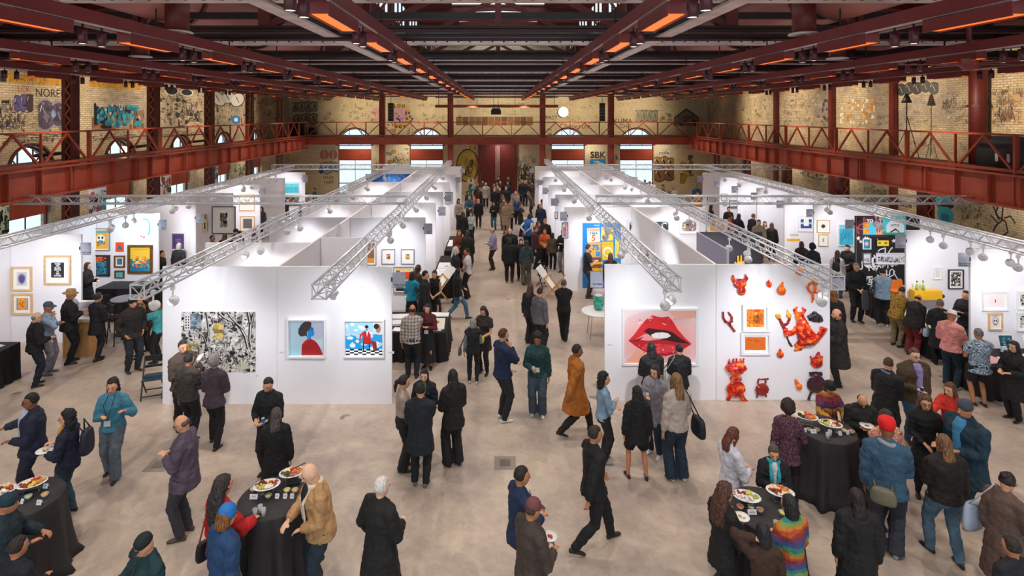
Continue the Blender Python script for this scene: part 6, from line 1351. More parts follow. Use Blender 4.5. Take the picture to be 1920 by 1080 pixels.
    def torso(mbx, k0, gx, gy, ztop=2, zbot=0, yo=0):
        pts, rr, fl = [], [], []
        for z, rx, ry, oy in tor:
            if z > ztop or z < zbot: continue
            pts.append(U((0,oy+yo,z)) if z > .9 else Vector((0,oy+yo,z))); rr.append(rx*W+gx); fl.append((ry*(.6+.4*W)*(1.12 if b > 1.08 else 1)+gy)/(rx*W+gx))
        mbx.tube(pts, rr, 16, fl)
    torso(mb, 0, -.018, -.018)
    mb.tube([U((0,-.01,1.44)), U((0,0,1.52)), HD((0,-.02,-.06))], [.062*(.85 if f else 1), .056*(.85 if f else 1), .056], 12)
    mb.ball(HD((0,0,0)), (.079,.099,.119), 16, 10, hrot); mb.ball(HD((0,.025,-.062)), (.059,.072,.060), 12, 8, hrot)
    mb.ball(HD((0,.052,-.098)), (.025,.022,.018), 8, 6, hrot)
    mb.tube([HD((0,.088,.025)), HD((0,.102,-.005)), HD((0,.118,-.026)), HD((0,.095,-.036))], [.009,.012,.017,.012], 8)
    mb.ball(HD((0,.09,-.056)), (.026,.013,.012), 8, 6, hrot)
    mb.ball(HD((0,.083,.03)), (.05,.015,.012), 8, 6, hrot)
    for q in (-1,1): mb.ball(HD((q*.077,-.005,-.012)), (.010,.020,.033), 8, 6, hrot)
    for q in (-1,1):
        mb.tube([HJ[q]+Vector((0,0,.03)), (HJ[q]+KN[q])/2, KN[q], KN[q]*.6+ANK[q]*.4+Vector((0,-.015,0)), ANK[q], ANK[q]-Vector((0,0,.03))], [.082*W*kl,.068*W*kl,.052*kl,.054*kl,.036*kl,.036*kl], 10)
        mb.tube([SH[q], (SH[q]*.5+EL[q]*.5), EL[q], EL[q]*.6+WR[q]*.4, WR[q]], [.05*ka,.045*ka,.037*ka,.038*ka,.027], 10)
        hd = HDIR[q]; side = Vector((-q,0,0)); aim = side if abs(hd.z) > .7 else Vector((0,0,-1))
        n_ = (aim-hd*aim.dot(hd)).normalized(); wd = hd.cross(n_).normalized()
        if (wd.dot(Vector((0,1,0))) < 0) == (abs(hd.z) > .7): wd = -wd      # thumb side forward / inward
        if abs(hd.z) <= .7 and wd.dot(Vector((-q,0,.3))) < 0: wd = -wd
        Wp = WR[q]; fr_ = .0085 if near else (.0105 if not far else .014)
        mb.tube([Wp-hd*.01, Wp+hd*.03+n_*.002, Wp+hd*.085+n_*.006, Wp+hd*.095+n_*.007], [.024,.036,.041,.034], 10, [.75,.5,.38,.35], up=n_)
        cu = rnd.uniform(.35,.8)
        for j, (o_, ln) in enumerate(((.030,.072),(.010,.080),(-.010,.075),(-.029,.060))):
            b0 = Wp+hd*.082+wd*o_+n_*.006; d1 = (hd*math.cos(cu*.6)+n_*math.sin(cu*.6)+wd*o_*2.2).normalized(); d2 = (hd*math.cos(cu*1.6)+n_*math.sin(cu*1.6)).normalized(); d3 = (hd*math.cos(cu*2.4)+n_*math.sin(cu*2.4)).normalized()
            p1 = b0+d1*ln*.45; p2 = p1+d2*ln*.33; p3 = p2+d3*ln*.25
            mb.tube([b0-d1*.01,b0,p1,p2,p3], [fr_,fr_*1.05,fr_,fr_*.95,fr_*.7], 6)
        t0 = Wp+hd*.025+wd*.028; t1 = t0+(hd*.6+wd*.75+n_*.35).normalized()*.035; t2 = t1+(hd*.95+wd*.15+n_*.35).normalized()*.032
        mb.tube([t0-wd*.01,t0,t1,t2], [fr_*1.3,fr_*1.3,fr_*1.1,fr_*.8], 6)
    o = mb.build('body', sk, root); remesh(o, vox, 2)
    # ---- clothes ----
    hemz = hem if hem is not None else {'shirt':.86,'sweater':.86,'jacket':.80,'coat':.48,'longcoat':.32,'dress':.50,'vest':.84,'crop':1.0,'shortdress':.62}[tk]
    g = {'shirt':.024,'sweater':.036,'jacket':.038,'coat':.044,'longcoat':.05,'dress':.018,'vest':.045,'crop':.026,'shortdress':.026}[tk]
    tm = MB(); pts, rr, fl = [], [], []
    if hemz < .9:
        fx = .165*W+g+(.92-hemz)*(.16 if hemz > .6 else .13); 
        if tk in ('sweater',): fx = .16*W+g
        wk = .10 if 'walk' in legs else 0
        for zz in (hemz, hemz+.02, (hemz+.92)/2):
            fy = .125*W+g+(.92-zz)*.14+wk*(.92-zz)
            fxx = .165*W+g+(.92-zz)*.12
            pts.append(Vector((0,0,zz))); rr.append(fxx); fl.append(fy/fxx)
    for z, rx, ry, oy in tor:
        if z < max(hemz, .9): continue
        gg = g*(.75 if z > 1.4 else 1)*(1.0 if not (z > 1.45) else .3)
        pts.append(U((0,oy,z))); rr.append(rx*W+gg); fl.append((ry*(.6+.4*W)*(1.15 if b > 1.08 else 1)+gg)/(rx*W+gg))
    if f and tk != 'longcoat':
        for q in (-1,1): tm.ball(U((q*.07,.085,1.27)), (.065+g*.5,.05+g*.4,.06), 8, 6)
    tm.tube(pts, rr, 16, fl)
    tm.tube([SH[-1]+Vector((0,0,.02)), U((-.07,-.012,1.455)), U((.07,-.012,1.455)), SH[1]+Vector((0,0,.02))], [.05+g*.5,.05+g*.5,.05+g*.5,.05+g*.5], 10)
    if tk in ('jacket','coat','longcoat','sweater'): tm.tube([U((0,-.012,1.45)), U((0,-.006,1.53))], [.082,.070], 12)
    elif tk == 'shirt': tm.tube([U((0,-.008,1.45)), U((0,-.006,1.51))], [.075,.064], 12)
    cuff = {0:-1, .5:.0, 1:1}[sleeve if tk != 'vest' else 0]
    for q in (-1,1):
        if cuff < 0 and tk == 'vest': tm.ball(SH[q], .062+g*.4, 8, 6); continue
        if cuff < 0: continue
        if cuff == 0: tm.tube([SH[q], SH[q]*.4+EL[q]*.6], [.062+g,.058+g*1.1], 10); tm.ball(SH[q],.06+g*.8,10,8); continue
        e_ = WR[q]-HDIR[q]*.012
        tm.tube([SH[q], SH[q]*.5+EL[q]*.5, EL[q], EL[q]*.5+WR[q]*.5, e_], [.056+g*.8,.050+g*.9,.044+g*.9,.040+g*.8,.032+g*.6], 10); tm.ball(SH[q], .058+g*.75, 10, 8); tm.ball(EL[q], .044+g*.85, 8, 6)
    nm = {'shirt':'shirt','sweater':'sweater','jacket':'jacket','coat':'coat','longcoat':'coat','dress':'dress','vest':'vest','crop':'shirt','shortdress':'dress'}[tk]
    TM = cloth(T, pat)
    o = tm.build(nm, TM, root); remesh(o, vox*1.25, 3, .036 if tk != 'sweater' else .04)
    if near and tk in ('jacket','coat') and not inner:
        zm = MB(); zz = [max(hemz,.92)+.02, 1.02, 1.14, 1.28, 1.36, 1.42]; zm.tube([U((0,(.112 if z < 1.4 else .09)*(.6+.4*W)+g+.004,z)) for z in zz], .005, 6); zm.build('zip', mat('zip_metal','#3a3a3e',.3,.6), root)
    if tk == 'vest' or inner:
        ic = inner or '#c9ccd6'
        im = MB()
        if tk == 'vest':
            for q in (-1,1): im.tube([SH[q], SH[q]*.5+EL[q]*.5, EL[q], WR[q]-HDIR[q]*.012], [.062,.056,.048,.036], 10)
            im.tube([U((0,0,1.3)), U((0,-.005,1.51))], [.13,.07], 12, [.7,.9])
        else:
            w_ = .062*W
            ip = [(max(hemz+.03,.86),.0),(1.02,0),(1.14,0),(1.28,.0),(1.40,-.01),(1.50,-.03)]
            for (z, yo) in ip[:1]: pass
            pts = [U((0,.05*W+g*.8+(.024 if z < 1.2 else .018)+yo, z)) if z > .9 else Vector((0,.07*W+g*.8,z)) for z, yo in ip]
            im.tube(pts, [w_*.8,w_*.85,w_*.9,w_,w_*1.1,w_*.7], 12, [1.2]*6)
        o = im.build('shirt' if nm != 'shirt' else 'undershirt', cloth(ic), root); remesh(o, vox*1.25, 2, .008)
    # lower body
    bm_ = MB()
    if bk != 'none':
        if bk in ('pants','jeans','wide','shorts','leggings'):
            gw = {'pants':.022,'jeans':.022,'wide':.036,'shorts':.035,'leggings':.014}[bk]
            bm_.tube([Vector((0,0,.80)),Vector((0,-.006,.92)),U((0,0,1.03))], [.13*W+gw,.166*W+gw*.7,.140*W+gw*.6], 14, [.8,.74,.76])
            for q in (-1,1):
                mid = KN[q]*.5+ANK[q]*.5; lo = ANK[q]+Vector((0,0,-.035))
                if bk == 'shorts': bm_.tube([HJ[q], (HJ[q]+KN[q])/2, KN[q]*.85+HJ[q]*.15], [.09*W+gw,.08+gw,.075+gw], 10)
                else:
                    cw = {'pants':.058,'jeans':.06,'wide':.10,'leggings':.042}[bk]
                    bm_.tube([HJ[q], (HJ[q]+KN[q])/2, KN[q], mid, lo], [.088*W+gw,.075*W+gw,.058+gw,.054+gw*1.1,cw], 10)
            nmb = 'shorts' if bk == 'shorts' else 'trousers'
        elif bk in ('skirt','longskirt'):
            zb = .55 if bk == 'skirt' else .18
            bm_.tube([Vector((0,0,zb)),Vector((0,0,(zb+.92)/2)),Vector((0,-.005,.92)),U((0,0,1.05))], [.24 if bk == 'longskirt' else .21,.20,.172*W,.14*W], 16, [.85,.8,.74,.76]); nmb = 'skirt'
        if bm_.v:
            o = bm_.build(nmb, cloth(B, bpat), root); remesh(o, vox*1.25, 3, .028)
    # shoes
    sm = mat('shoe_'+shoe.lstrip('#'), shoe, .5)
    for q in (-1,1):
        a = ANK[q]; m3 = MB(); fz = a.z-.055; tilt = .0 if a.z < .12 else -.25
        fwd = Vector((q*.16,1,tilt)).normalized()
        b0 = Vector((a.x,a.y,max(fz,.012)))
        rings = []
        for t, w_, hh in ((-.075,.022,.05),(-.06,.034,.07),(.0,.036,.085),(.06,.040,.055),(.12,.046,.04),(.165,.038,.03),(.185,.018,.018)):
            c = b0+fwd*t; rt = Vector((fwd.y,-fwd.x,0)).normalized()*w_; base = c.z-.022 if tilt == 0 else c.z-.03
            base = max(base, .0)
            rings.append([tuple(Vector((c.x,c.y,base))-rt*.9), tuple(Vector((c.x,c.y,base))+rt*.9), tuple(Vector((c.x,c.y,base+hh*.55))+rt), tuple(Vector((c.x,c.y,base+hh))+rt*.5), tuple(Vector((c.x,c.y,base+hh))-rt*.5), tuple(Vector((c.x,c.y,base+hh*.55))-rt)])
        m3.loft(rings); so = m3.build('shoe', sm, root, True)
        if near: sb = so.modifiers.new('sub','SUBSURF'); sb.levels = 1; sb.render_levels = 1
    # ---- hair ----
    hm = MB(); hcm = hairmat(hc, hair in ('long','longer','bob','pony','bun'))
    def cap(sx=.088, sy=.105, sz=.120, cz=.016, cy=-.014, front=.3):
        n, m_ = 16, 10; vs = [Vector((0,0,-1))]
        for i in range(1, m_):
            a = -math.pi/2+math.pi*i/m_
            for j in range(n): t = 2*math.pi*j/n; vs.append(Vector((math.cos(a)*math.cos(t), math.cos(a)*math.sin(t), math.sin(a))))
        vs.append(Vector((0,0,1))); out = []
        for q in vs:
            k_ = 1.0
            if q.y > front and q.z < .55: k_ = .80
            elif q.z < -.55: k_ = .8
            out.append(HD((q.x*sx*k_, cy+q.y*sy*k_, cz+q.z*sz*k_)))
        o0 = MB(); o0.ball((0,0,0),1,n,m_); hm.add(out, o0.f)
    curl = 0
    if hat is None or hair in ('long','longer','bob','pony','bun','curly','fringe'):
        if hair == 'short': cap()
        elif hair == 'bald': pass
        elif hair == 'fringe': hm.ball(HD((0,-.032,-.005)), (.087,.080,.058), 14, 8, hrot)
        elif hair in ('long','longer','pony','bob','bun'):
            cap(.091,.108,.123,.016,-.014,.42)
            if hair in ('long','longer'):
                zl = -.36 if hair == 'long' else -.50
                hm.tube([HD((0,-.05,.03)),HD((0,-.075,-.08)),HD((0,-.085,-.16)),HD((0,0,0))+Vector((0,-.12,zl*.75)),HD((0,0,0))+Vector((0,-.125,zl))], [.072,.082,.088,.085,.03], 14, [.8,.6,.5,.42,.4])
                for q in (-1,1): hm.tube([HD((q*.065,.03,.03)),HD((q*.078,.01,-.06)),HD((q*.085,.0,-.13)),HD((0,0,0))+Vector((q*.09,.03,zl*.75))], [.024,.022,.022,.010], 8)
            if hair == 'bob':
                hm.tube([HD((0,-.03,.02)),HD((0,-.035,-.07)),HD((0,-.035,-.135))], [.088,.096,.085], 14, [.95,.85,.8])
            if hair == 'pony': hm.tube([HD((0,-.09,.03)),HD((0,-.14,.01)),HD((0,-.155,-.09)),HD((0,-.14,-.2))], [.03,.035,.04,.015], 8)
            if hair == 'bun': hm.ball(HD((0,-.105,.07)), .048, 10, 8)
        elif hair in ('curly','afro','greybush'):
            r_ = {'curly':1.22,'afro':1.45,'greybush':1.35}[hair]; curl = 1
            cap(.083*r_,.1*r_,.108*r_,.026,-.028*r_,.35)
            if hair == 'curly': hm.tube([HD((0,-.05,0)),HD((0,-.07,-.11)),HD((0,-.07,-.2))], [.1,.115,.08], 12, [.7,.6,.6])
        if hair == 'curlylong': 
            curl = 1; cap(.1,.118,.128,.022,-.02,.38); hm.tube([HD((0,-.05,0)),HD((0,-.08,-.14)),HD((0,0,0))+Vector((0,-.12,-.36)),HD((0,0,0))+Vector((0,-.12,-.5))], [.1,.13,.14,.07], 12, [.8,.6,.45,.4])
        if beard: hm.tube([HD((-.062,.035,-.05)),HD((-.04,.075,-.095)),HD((0,.09,-.108)),HD((.04,.075,-.095)),HD((.062,.035,-.05))], [.014,.022,.026,.022,.014], 8)
    if hm.v: o = hm.build('hair', hcm, root); remesh(o, .014 if near else .018, 1, .035 if curl else .012, CURL)
    # ---- hat ----
    if hat:
        kind, hcol = hat; mb = MB()
        def ring(r, z, ry=None, cy=-.01): return [HD((r*math.cos(2*math.pi*j/20), cy+(ry or r*1.18)*math.sin(2*math.pi*j/20), z)) for j in range(20)]
        if kind == 'beanie': mb.loft([ring(.086,.0),ring(.090,.03),ring(.088,.07),ring(.07,.11),ring(.03,.135),ring(.008,.14)])
        elif kind == 'wrap': mb.loft([ring(.084,.01),ring(.095,.04),ring(.105,.09),ring(.095,.14),ring(.06,.17),ring(.01,.175)])
        elif kind == 'cap':
            mb.loft([ring(.085,.02),ring(.086,.05),ring(.078,.09),ring(.05,.12),ring(.008,.13)])
            mb.loft([[HD((x_,.075+y_,.03+dz-.25*y_)) for x_, y_ in ((-.07,0),(-.062,.06),(-.03,.09),(.03,.09),(.062,.06),(.07,0))] for dz in (0,.008)])
        elif kind == 'fedora':
            mb.loft([ring(.145,.03,.165),ring(.15,.037,.17),ring(.09,.045),ring(.086,.09),ring(.075,.13),ring(.05,.13),ring(.01,.115)])
        elif kind == 'brimblack': mb.loft([ring(.12,.02,.14),ring(.122,.03,.142),ring(.09,.04),ring(.088,.08),ring(.065,.115),ring(.01,.12)])
        mb.build('hat', cloth(hcol), root, True)
    # ---- face ----
    if not far and (NP[0] or 1):
        for q in (-1,1):
            e_ = MB().ball(HD((q*.031,.0865,.008)), (.013,.006,.0075), 8, 6, hrot).build('eye', mat('eye_dark','#2a1c18',.3), root, True)
            if near: MB().bar(HD((q*.018,.0955,.032)), HD((q*.046,.085,.031)), .007, .006).build('eyebrow', hcm if hair not in ('bald',) else mat('hair_brow','#4a3a30',.8), root)
        MB().ball(HD((0,.100,-.058)), (.022,.006,.007), 8, 6, hrot).build('mouth', mat('lips','#9a4a40',.5), root, True)
    if glasses:
        gm = MB()
        for q in (-1,1):
            gm.tube([HD((q*.034+.024*math.cos(t),.104,.006+.019*math.sin(t))) for t in [2*math.pi*i/10 for i in range(10)]], .003, 4, closed=True)
            gm.bar(HD((q*.058,.102,.01)), HD((q*.08,.0,.01)), .004)
        gm.bar(HD((-.01,.106,.008)), HD((.01,.106,.008)), .004); gm.build('glasses', mat('glasses_frame','#1b1412',.3), root)
    if badge:
        bmb = MB(); 
        yb = .115*(.6+.4*W)+g+.03
        for q in (-1,1): bmb.bar(U((q*.055,.03,1.50)), U((q*.07,yb+.0,1.36)), .012, .004); bmb.bar(U((q*.07,yb,1.36)), U((0,yb+.01,1.10)), .012, .004)
        bmb.build('lanyard', mat('lanyard','#23242c',.7), root)
        c = [U((x_,yb+.018,z_)) for x_, z_ in ((-.055,1.0),(.055,1.0),(.055,1.10),(-.055,1.10))]; c2 = [U((x_,yb+.012,z_)) for x_, z_ in ((-.055,1.0),(.055,1.0),(.055,1.10),(-.055,1.10))]
        MB().loft([c2, c]).build('name_badge', mat('badge_card','#d8dbe4',.5), root)
    if scarf:
        smb = MB(); smb.tube([U((.09*math.cos(t),.085*math.sin(t),1.485+.012*math.sin(t*2))) for t in [2*math.pi*i/12 for i in range(12)]], .032, 8, closed=True)
        for q in (-1,1): smb.tube([U((q*.06,.08,1.46)),U((q*.06,.15+g,1.32)),U((q*.055,.155+g,1.05))], [.03,.035,.03], 8, .5)
        o = smb.build('scarf', cloth(scarf), root); remesh(o, vox*1.2, 2, .01)
    if apron:
        am = MB(); am.tube([Vector((0,.03,.42)),Vector((0,.035,.9)),U((0,.035,1.1)),U((0,.035,1.34))], [.16*W+.03,.16*W+.03,.14*W+.02,.09], 14, [.9,.85,.85,1.1]); o = am.build('apron', cloth(apron), root); remesh(o, vox*1.3, 2, .012)
    root.scale = (s,s,s)
    M = Matrix.Translation((X,d,z0)) @ Matrix.Rotation(-R(face),4,'Z') @ Matrix.Scale(s,4)
    info = dict(root=root, M=M, s=s, face=face, U=U, HD=HD, W=W, g=g, d=d, X=X,
                hand={q: M @ (WR[q]+HDIR[q]*.085+Vector((0,0,-.0))) for q in (-1,1)}, palm={q: M @ (WR[q]+HDIR[q]*.06) for q in (-1,1)}, pt=lambda p: M @ U(p))
    if key: PEOPLE[key] = info
    return info
# --- bottom left group and table ---
P(62,737,None,235,'person in a navy suit over a pale blue shirt waving one hand', T='#141b33',tk='jacket',inner='#a9b4c8',B='#12182e',skin=3,hc='#120c0a',L='hold',Rr=(.42,.40,1.12),glasses=1,H=1.8,b=1.12,key='navysuit')
P(128,770,None,262,'person with curly black updo and mustard top holding a plate and wearing a backpack', T='#151a30',tk='jacket',inner='#c98a3a',B='#27424f',bk='jeans',hair='curly',hc='#120e12',skin=1,L='hold',Rr='phone',glasses=1,H=1.68,f=1,key='plategirl')
P(212,717,900,172,'person in a teal blue sweater with lanyard and wide grey trousers walking on the left', T='#3f7f98',tk='sweater',B='#5a6472',bk='wide',hair='curly',hc='#1d1512',skin=1,L=(.33,.28,1.3),Rr='phone',legs='step',badge=1,yaw=-10)
P(347,777,1015,262,'person in a washed grey hoodie eating from a small dish', T='#55495a',tk='sweater',B='#35323c',hair='fringe',hc='#5a4438',skin=1,L='phone',Rr='phone',pitch=22,b=1.12,glasses=1,hem=.74,H=1.85,shoe='#4a3a3a')
P(10,928,None,60,'person in a dark teal hooded coat at the bottom left corner of the table', T='#10242e',tk='coat',B='#0c1016',hair='bald',hat=('beanie','#10303a'),skin=2,L='table',Rr='hold',H=1.7)
P(30,1010,None,20,'person in a black coat at the very bottom left edge', T='#0c0e1c',tk='coat',B='#0c0e1c',hair='short',skin=2,H=1.62,Rr='hold')
P(278,997,None,215,'person in a dark green jacket and black cap with teal brim, at the bottom edge', T='#12343a',tk='jacket',B='#10141c',hat=('cap','#0d2024'),hair='bald',skin=1,H=1.7,Rr=(.4,.3,1.0),pitch=25,beard=1,hc='#4a3020')
# --- left table ---
P(415,895,None,35,'person with curly dark hair in a red sweater leaning to the round table', T='#b3141a',tk='sweater',B='#7f93a8',bk='jeans',hair='curlylong',hc='#2e2628',skin=1,f=1,H=1.66,Rr='table',L='down',key='redsweater')
P(420,950,None,40,'person in a bright blue beanie and blue coat at the bottom, near the red sweater', T='#1c3f6a',tk='coat',B='#17202e',hat=('beanie','#1f6fb8'),hair='bob',hc='#7a4a20',skin=1,H=1.55,pitch=15)
P(505,712,895,188,'person with short hair and dark green shirt holding a blue can', T='#15191a',tk='shirt',B='#17161a',hair='short',hc='#2e221c',skin=1,L='hold',Rr='hold',pitch=25,beard=1,b=1.05,key='can')
P(517,767,None,-12,'person with long straight grey hair all in black, back turned, by the left round table', T='#0d0d10',tk='coat',hem=.4,B='#0d0d10',hair='longer',hc='#4a403e',skin=1,f=1,H=1.64,L='hold',Rr='down')
P(602,860,None,238,'bald person in a tan jacket with fleece collar beside the left round table', T='#b48a5e',tk='jacket',inner='#1a1a1e',B='#1a2c3a',bk='jeans',hair='bald',skin=0,L='front',Rr='table',pitch=20,lean=8,H=1.83,b=1.12,scarf='#d9c8ae')
P(713,897,None,40,'white haired person in a long black coat at the bottom, left of the aisle', T='#121214',tk='coat',B='#16151a',hair='short',hc='#d8d4d2',skin=0,H=1.77,L='pocket',Rr='hold',b=1.12)
# --- front left wall ---
P(342,638,None,128,'person in a brown jacket at the big black and white drawing holding a white paper', T='#4b3a33',tk='jacket',B='#16171b',hair='short',hc='#2a211f',skin=1,L=(.16,.34,1.2),Rr='phone',H=1.8,key='brownjkt')
P(353,664,None,12,'person in a dark brown knitted sweater, back turned, at the black and white drawing', T='#39312d',tk='sweater',B='#15161a',hair='short',hc='#15110f',skin=2,L='down',Rr='phone',H=1.72,b=1.05)
P(402,668,838,2,'grey curly haired person in a plum padded vest with a teal waist bag', T='#463842',tk='jacket',B='#121316',hair='greybush',hc='#8a8584',skin=1,f=1,L='front',Rr='front',H=1.7,b=1.05,legs='step')
# --- centre group ---
P(755,710,887,78,'person with a ponytail in a beige cropped sweater, left of the group of four', T='#a9958c',tk='crop',hem=.96,B='#17171b',bk='wide',hair='pony',hc='#1b1416',skin=1,f=1,L='front',Rr='front')
P(796,692,868,184,'laughing person with dark hair in navy over olive, back of the four', T='#171b2e',tk='jacket',inner='#6b6a48',B='#15161c',hair='bob',hc='#15100f',skin=0,f=1,L='hold',Rr='front')
P(788,720,910,2,'person in a long navy coat and grey sneakers, back turned, in the group of four', T='#131a26',tk='coat',hem=.62,B='#0f1116',hair='short',hc='#120f10',skin=1,L='front',Rr='chin',shoe='#5c5c66')
P(850,700,880,-28,'person in a loose black jacket with brown hem, right of the group of four', T='#151210',tk='coat',hem=.74,B='#101013',bk='wide',hair='long',hc='#141012',skin=1,f=1,L='front',Rr='front')
P(942,620,793,62,'person in a navy sweater with a hand on the chin and white sneakers', T='#10203f',tk='sweater',hair='short',hc='#4a2a18',skin=1,L='cross',Rr='chin',shoe='#d8d4cc',beard=1,b=1.05)
P(1008,630,782,188,'person with a big dark curly afro in a dark green hoodie and flared jeans', T='#123c3e',tk='sweater',B='#3c4a58',bk='wide',hair='afro',hc='#1a0f10',skin=3,L='down',Rr='hold',badge=1,f=1,shoe='#d0ccc6',b=1.12,key='green')
P(1080,647,820,80,'person in an orange brown long coat walking right in the centre aisle', T='#a8611c',tk='coat',B='#17110f',hair='short',hc='#1c1412',skin=3,legs='walk',H=1.8,L='down',Rr='swingb')
P(1113,800,1038,72,'person in a black suit with white collar striding to the right', T='#0e0e12',tk='jacket',B='#0e0e12',hair='short',hc='#2b1d18',skin=2,L='swingf',Rr='swingb',legs='walk',H=1.8,scarf=None)
P(975,876,None,70,'person in a navy blue jacket at the bottom centre, behind the capped person', T='#16284a',tk='jacket',B='#2a3140',hair='short',hc='#1d1512',skin=2,L='hold',Rr='hold',H=1.77)
P(995,937,None,60,'person in a maroon cap and taupe jacket holding a small plate at the bottom centre', T='#40352f',tk='jacket',B='#1c1a1e',hair='fringe',hat=('cap','#6b3c40'),hc='#3a2a24',skin=2,L='hold',Rr='hold',H=1.74,b=1.1,pitch=15,key='cap')
P(1131,705,872,82,'person with dark curly hair and folded arms in a pale blue cardigan', T='#7f97ae',tk='shirt',B='#1d1a1f',hair='curly',hc='#151011',skin=1,f=1,L='cross',Rr='chest',shoe='#8f8c90')
P(1195,733,905,0,'person seen from behind in black shorts and knee socks with long black curly hair', T='#0f0f12',tk='coat',hem=.72,B='#0c0c0e',bk='shorts',hair='curlylong',hc='#0d0b0c',skin=2,f=1,legs='wide',key='socks')
P(1229,690,858,222,'person with very long brown hair in a long grey cardigan holding a glass', T='#8d8790',tk='coat',hem=.62,inner='#8f8a94',B='#16283a',bk='jeans',hair='longer',hc='#1f1615',skin=1,f=1,Rr='phone',L='down',shoe='#d9d6d4',key='glasslady')
P(1270,708,908,-14,'blonde person in a cream sweater and blue jeans with a dark shoulder bag', T='#b0a197',tk='sweater',B='#1c2c3e',bk='wide',hair='long',hc='#7b5a3a',skin=1,f=1,L='down',Rr='front',shoe='#c9bfb4',key='cream')
P(1222,643,None,-6,'person in a black jacket with long dark hair looking at the lips photograph, left one', T='#121216',tk='jacket',B='#101014',hair='long',hc='#1a1416',skin=1,f=1,H=1.68,L='front',Rr='front',b=1.15)
P(1274,647,None,8,'person with dark updo and beige shoulder bag looking at the lips photograph', T='#14161a',tk='jacket',B='#101014',hair='bun',hc='#1c1517',skin=1,f=1,H=1.67,L='front',Rr='front',b=1.15,key='lipsbag')
# --- right tables ---
P(1370,803,None,75,'person with long auburn hair in a white sweater beside the near right table', T='#c9c6d2',tk='sweater',B='#15161c',hair='long',hc='#5a2a1a',skin=0,f=1,H=1.68,L='hold',Rr='hold',pitch=25,b=1.05)
P(1450,833,None,196,'person in a black jacket and teal scarf eating at the near right table', T='#14161a',tk='jacket',inner='#c8ccd8',B='#101014',hair='bun',hc='#4b4038',skin=1,f=1,H=1.62,L='phone',Rr='phone',scarf='#1f98a0',pitch=22)
P(1357,907,None,72,'person with curly brown hair in a black leather jacket and glasses', T='#101013',tk='coat',hem=.7,B='#0d0d10',hair='curlylong',hc='#4a2c20',skin=1,f=1,H=1.66,L='hold',Rr='chest',glasses=1,key='leather')
P(1432,985,None,5,'person in a bronze top raising one arm at the near right table', T='#3b2418',tk='shirt',B='#0f0f12',hair='bob',hc='#15141c',skin=1,f=1,H=1.6,L='head',Rr='down')
P(1483,932,None,-20,'person with a rainbow hooded jacket and dark hair at the near right table', T='#b04a24,#b8742c,#7a8a44,#2f7a78,#3a4a80,#5a3a6a,#8a3434',pat='bands',tk='jacket',B='#3a1f4a',hair='bob',hc='#151114',skin=1,f=1,H=1.62,L='hold',Rr='hold')
P(1478,753,None,28,'person with a dark afro in a plum knitted dress, back turned, between the right tables', T='#8d5f6d,#6b3f50,#3f2434',pat='knit',tk='dress',hem=.72,B='#151418',bk='leggings',hair='afro',hc='#2a1a18',skin=3,f=1,H=1.68,L='down',Rr='hold')
P(1553,713,None,180,'person in a black hat and multicoloured shawl reaching for food', T='#7a2f2a,#a8552f,#c08a3a,#4a3560,#7a2f4a',pat='bands',tk='coat',hem=.7,B='#1a181c',hat=('brimblack','#15141a'),hair='bob',hc='#2a1c18',skin=1,f=1,H=1.62,L='table',Rr='table',pitch=20)
P(1612,730,None,196,'balding person in a black jacket looking down at a plate at the far right table', T='#1c1b18',tk='jacket',B='#141418',hair='fringe',hc='#241c18',skin=1,H=1.74,L='phone',Rr='phone',pitch=38,lean=8,b=1.15,glasses=1,key='platebald')
P(1660,768,None,170,'person with long dark hair in a peach floral shirt behind the red headwrap', T='#c9907c,#a8604e,#d8a890,#8a4a3c',pat='floral',tk='shirt',B='#17161a',hair='long',hc='#1c1416',skin=1,H=1.72,L='hold',Rr='phone',b=1.15)
P(1663,790,1045,32,'person in a red headwrap and blue denim jacket with a grey waist bag', T='#31506a',tk='jacket',B='#2b2c3a',bk='wide',hat=('wrap','#d8141a'),hair='none',skin=3,L='down',Rr='phone',H=1.85,b=1.12,shoe='#8f8f98',scarf='#8b93a0',key='redwrap')
P(1735,747,940,205,'person with curly blond tipped hair and glasses in a black wrap dress', T='#0e0d10',tk='dress',hem=.55,B='#0e0d10',bk='leggings',hair='curlylong',hc='#5a3c26',skin=1,f=1,L='hold',Rr='front',glasses=1,b=1.1)
P(1713,655,835,182,'person in an olive brown jacket and lilac shirt holding a blue can', T='#4a3a28',tk='jacket',inner='#9c8fc4',B='#2a4a6a',bk='jeans',hair='short',hc='#5a3c2a',skin=0,L='down',Rr='hold',H=1.85,b=1.2,glasses=1,key='olive')
P(1660,678,848,60,'person in black with a grey blue scarf leaning toward the olive jacket', T='#111013',tk='coat',hem=.6,B='#111013',hair='short',hc='#3c2a20',skin=1,L='front',Rr='front',lean=8,scarf='#5d6178',b=1.08)
P(1783,718,None,250,'person with long brown hair in a bright red top on the right', T='#c4281c',tk='shirt',B='#15131a',hair='long',hc='#5a2f1c',skin=1,f=1,H=1.68,L='hold',Rr='reach')
P(1812,750,None,258,'person in a dark teal puffer coat over a blue checked shirt on the right', T='#0f2f3f',tk='coat',hem=.6,inner='#3f7fa8',B='#12202c',hat=('beanie','#3c4450'),hair='bald',skin=2,H=1.85,L='hold',Rr='down',b=1.3)
P(1772,828,1060,4,'person with long blond brown hair in a dark sweater and light jeans, back turned', T='#17110f',tk='sweater',B='#4a6478',bk='jeans',hair='longer',hc='#6e4a2c',skin=1,L='front',Rr='down',H=1.78,b=1.15,legs='step')
P(1885,888,None,75,'person in a long taupe coat with dark bun and pale tote bag', T='#5c4740',tk='longcoat',B='#3a2e2c',hair='bun',hc='#1d1416',skin=1,f=1,H=1.68,L='down',Rr='hold',pitch=22,glasses=1,b=1.1,key='tote')
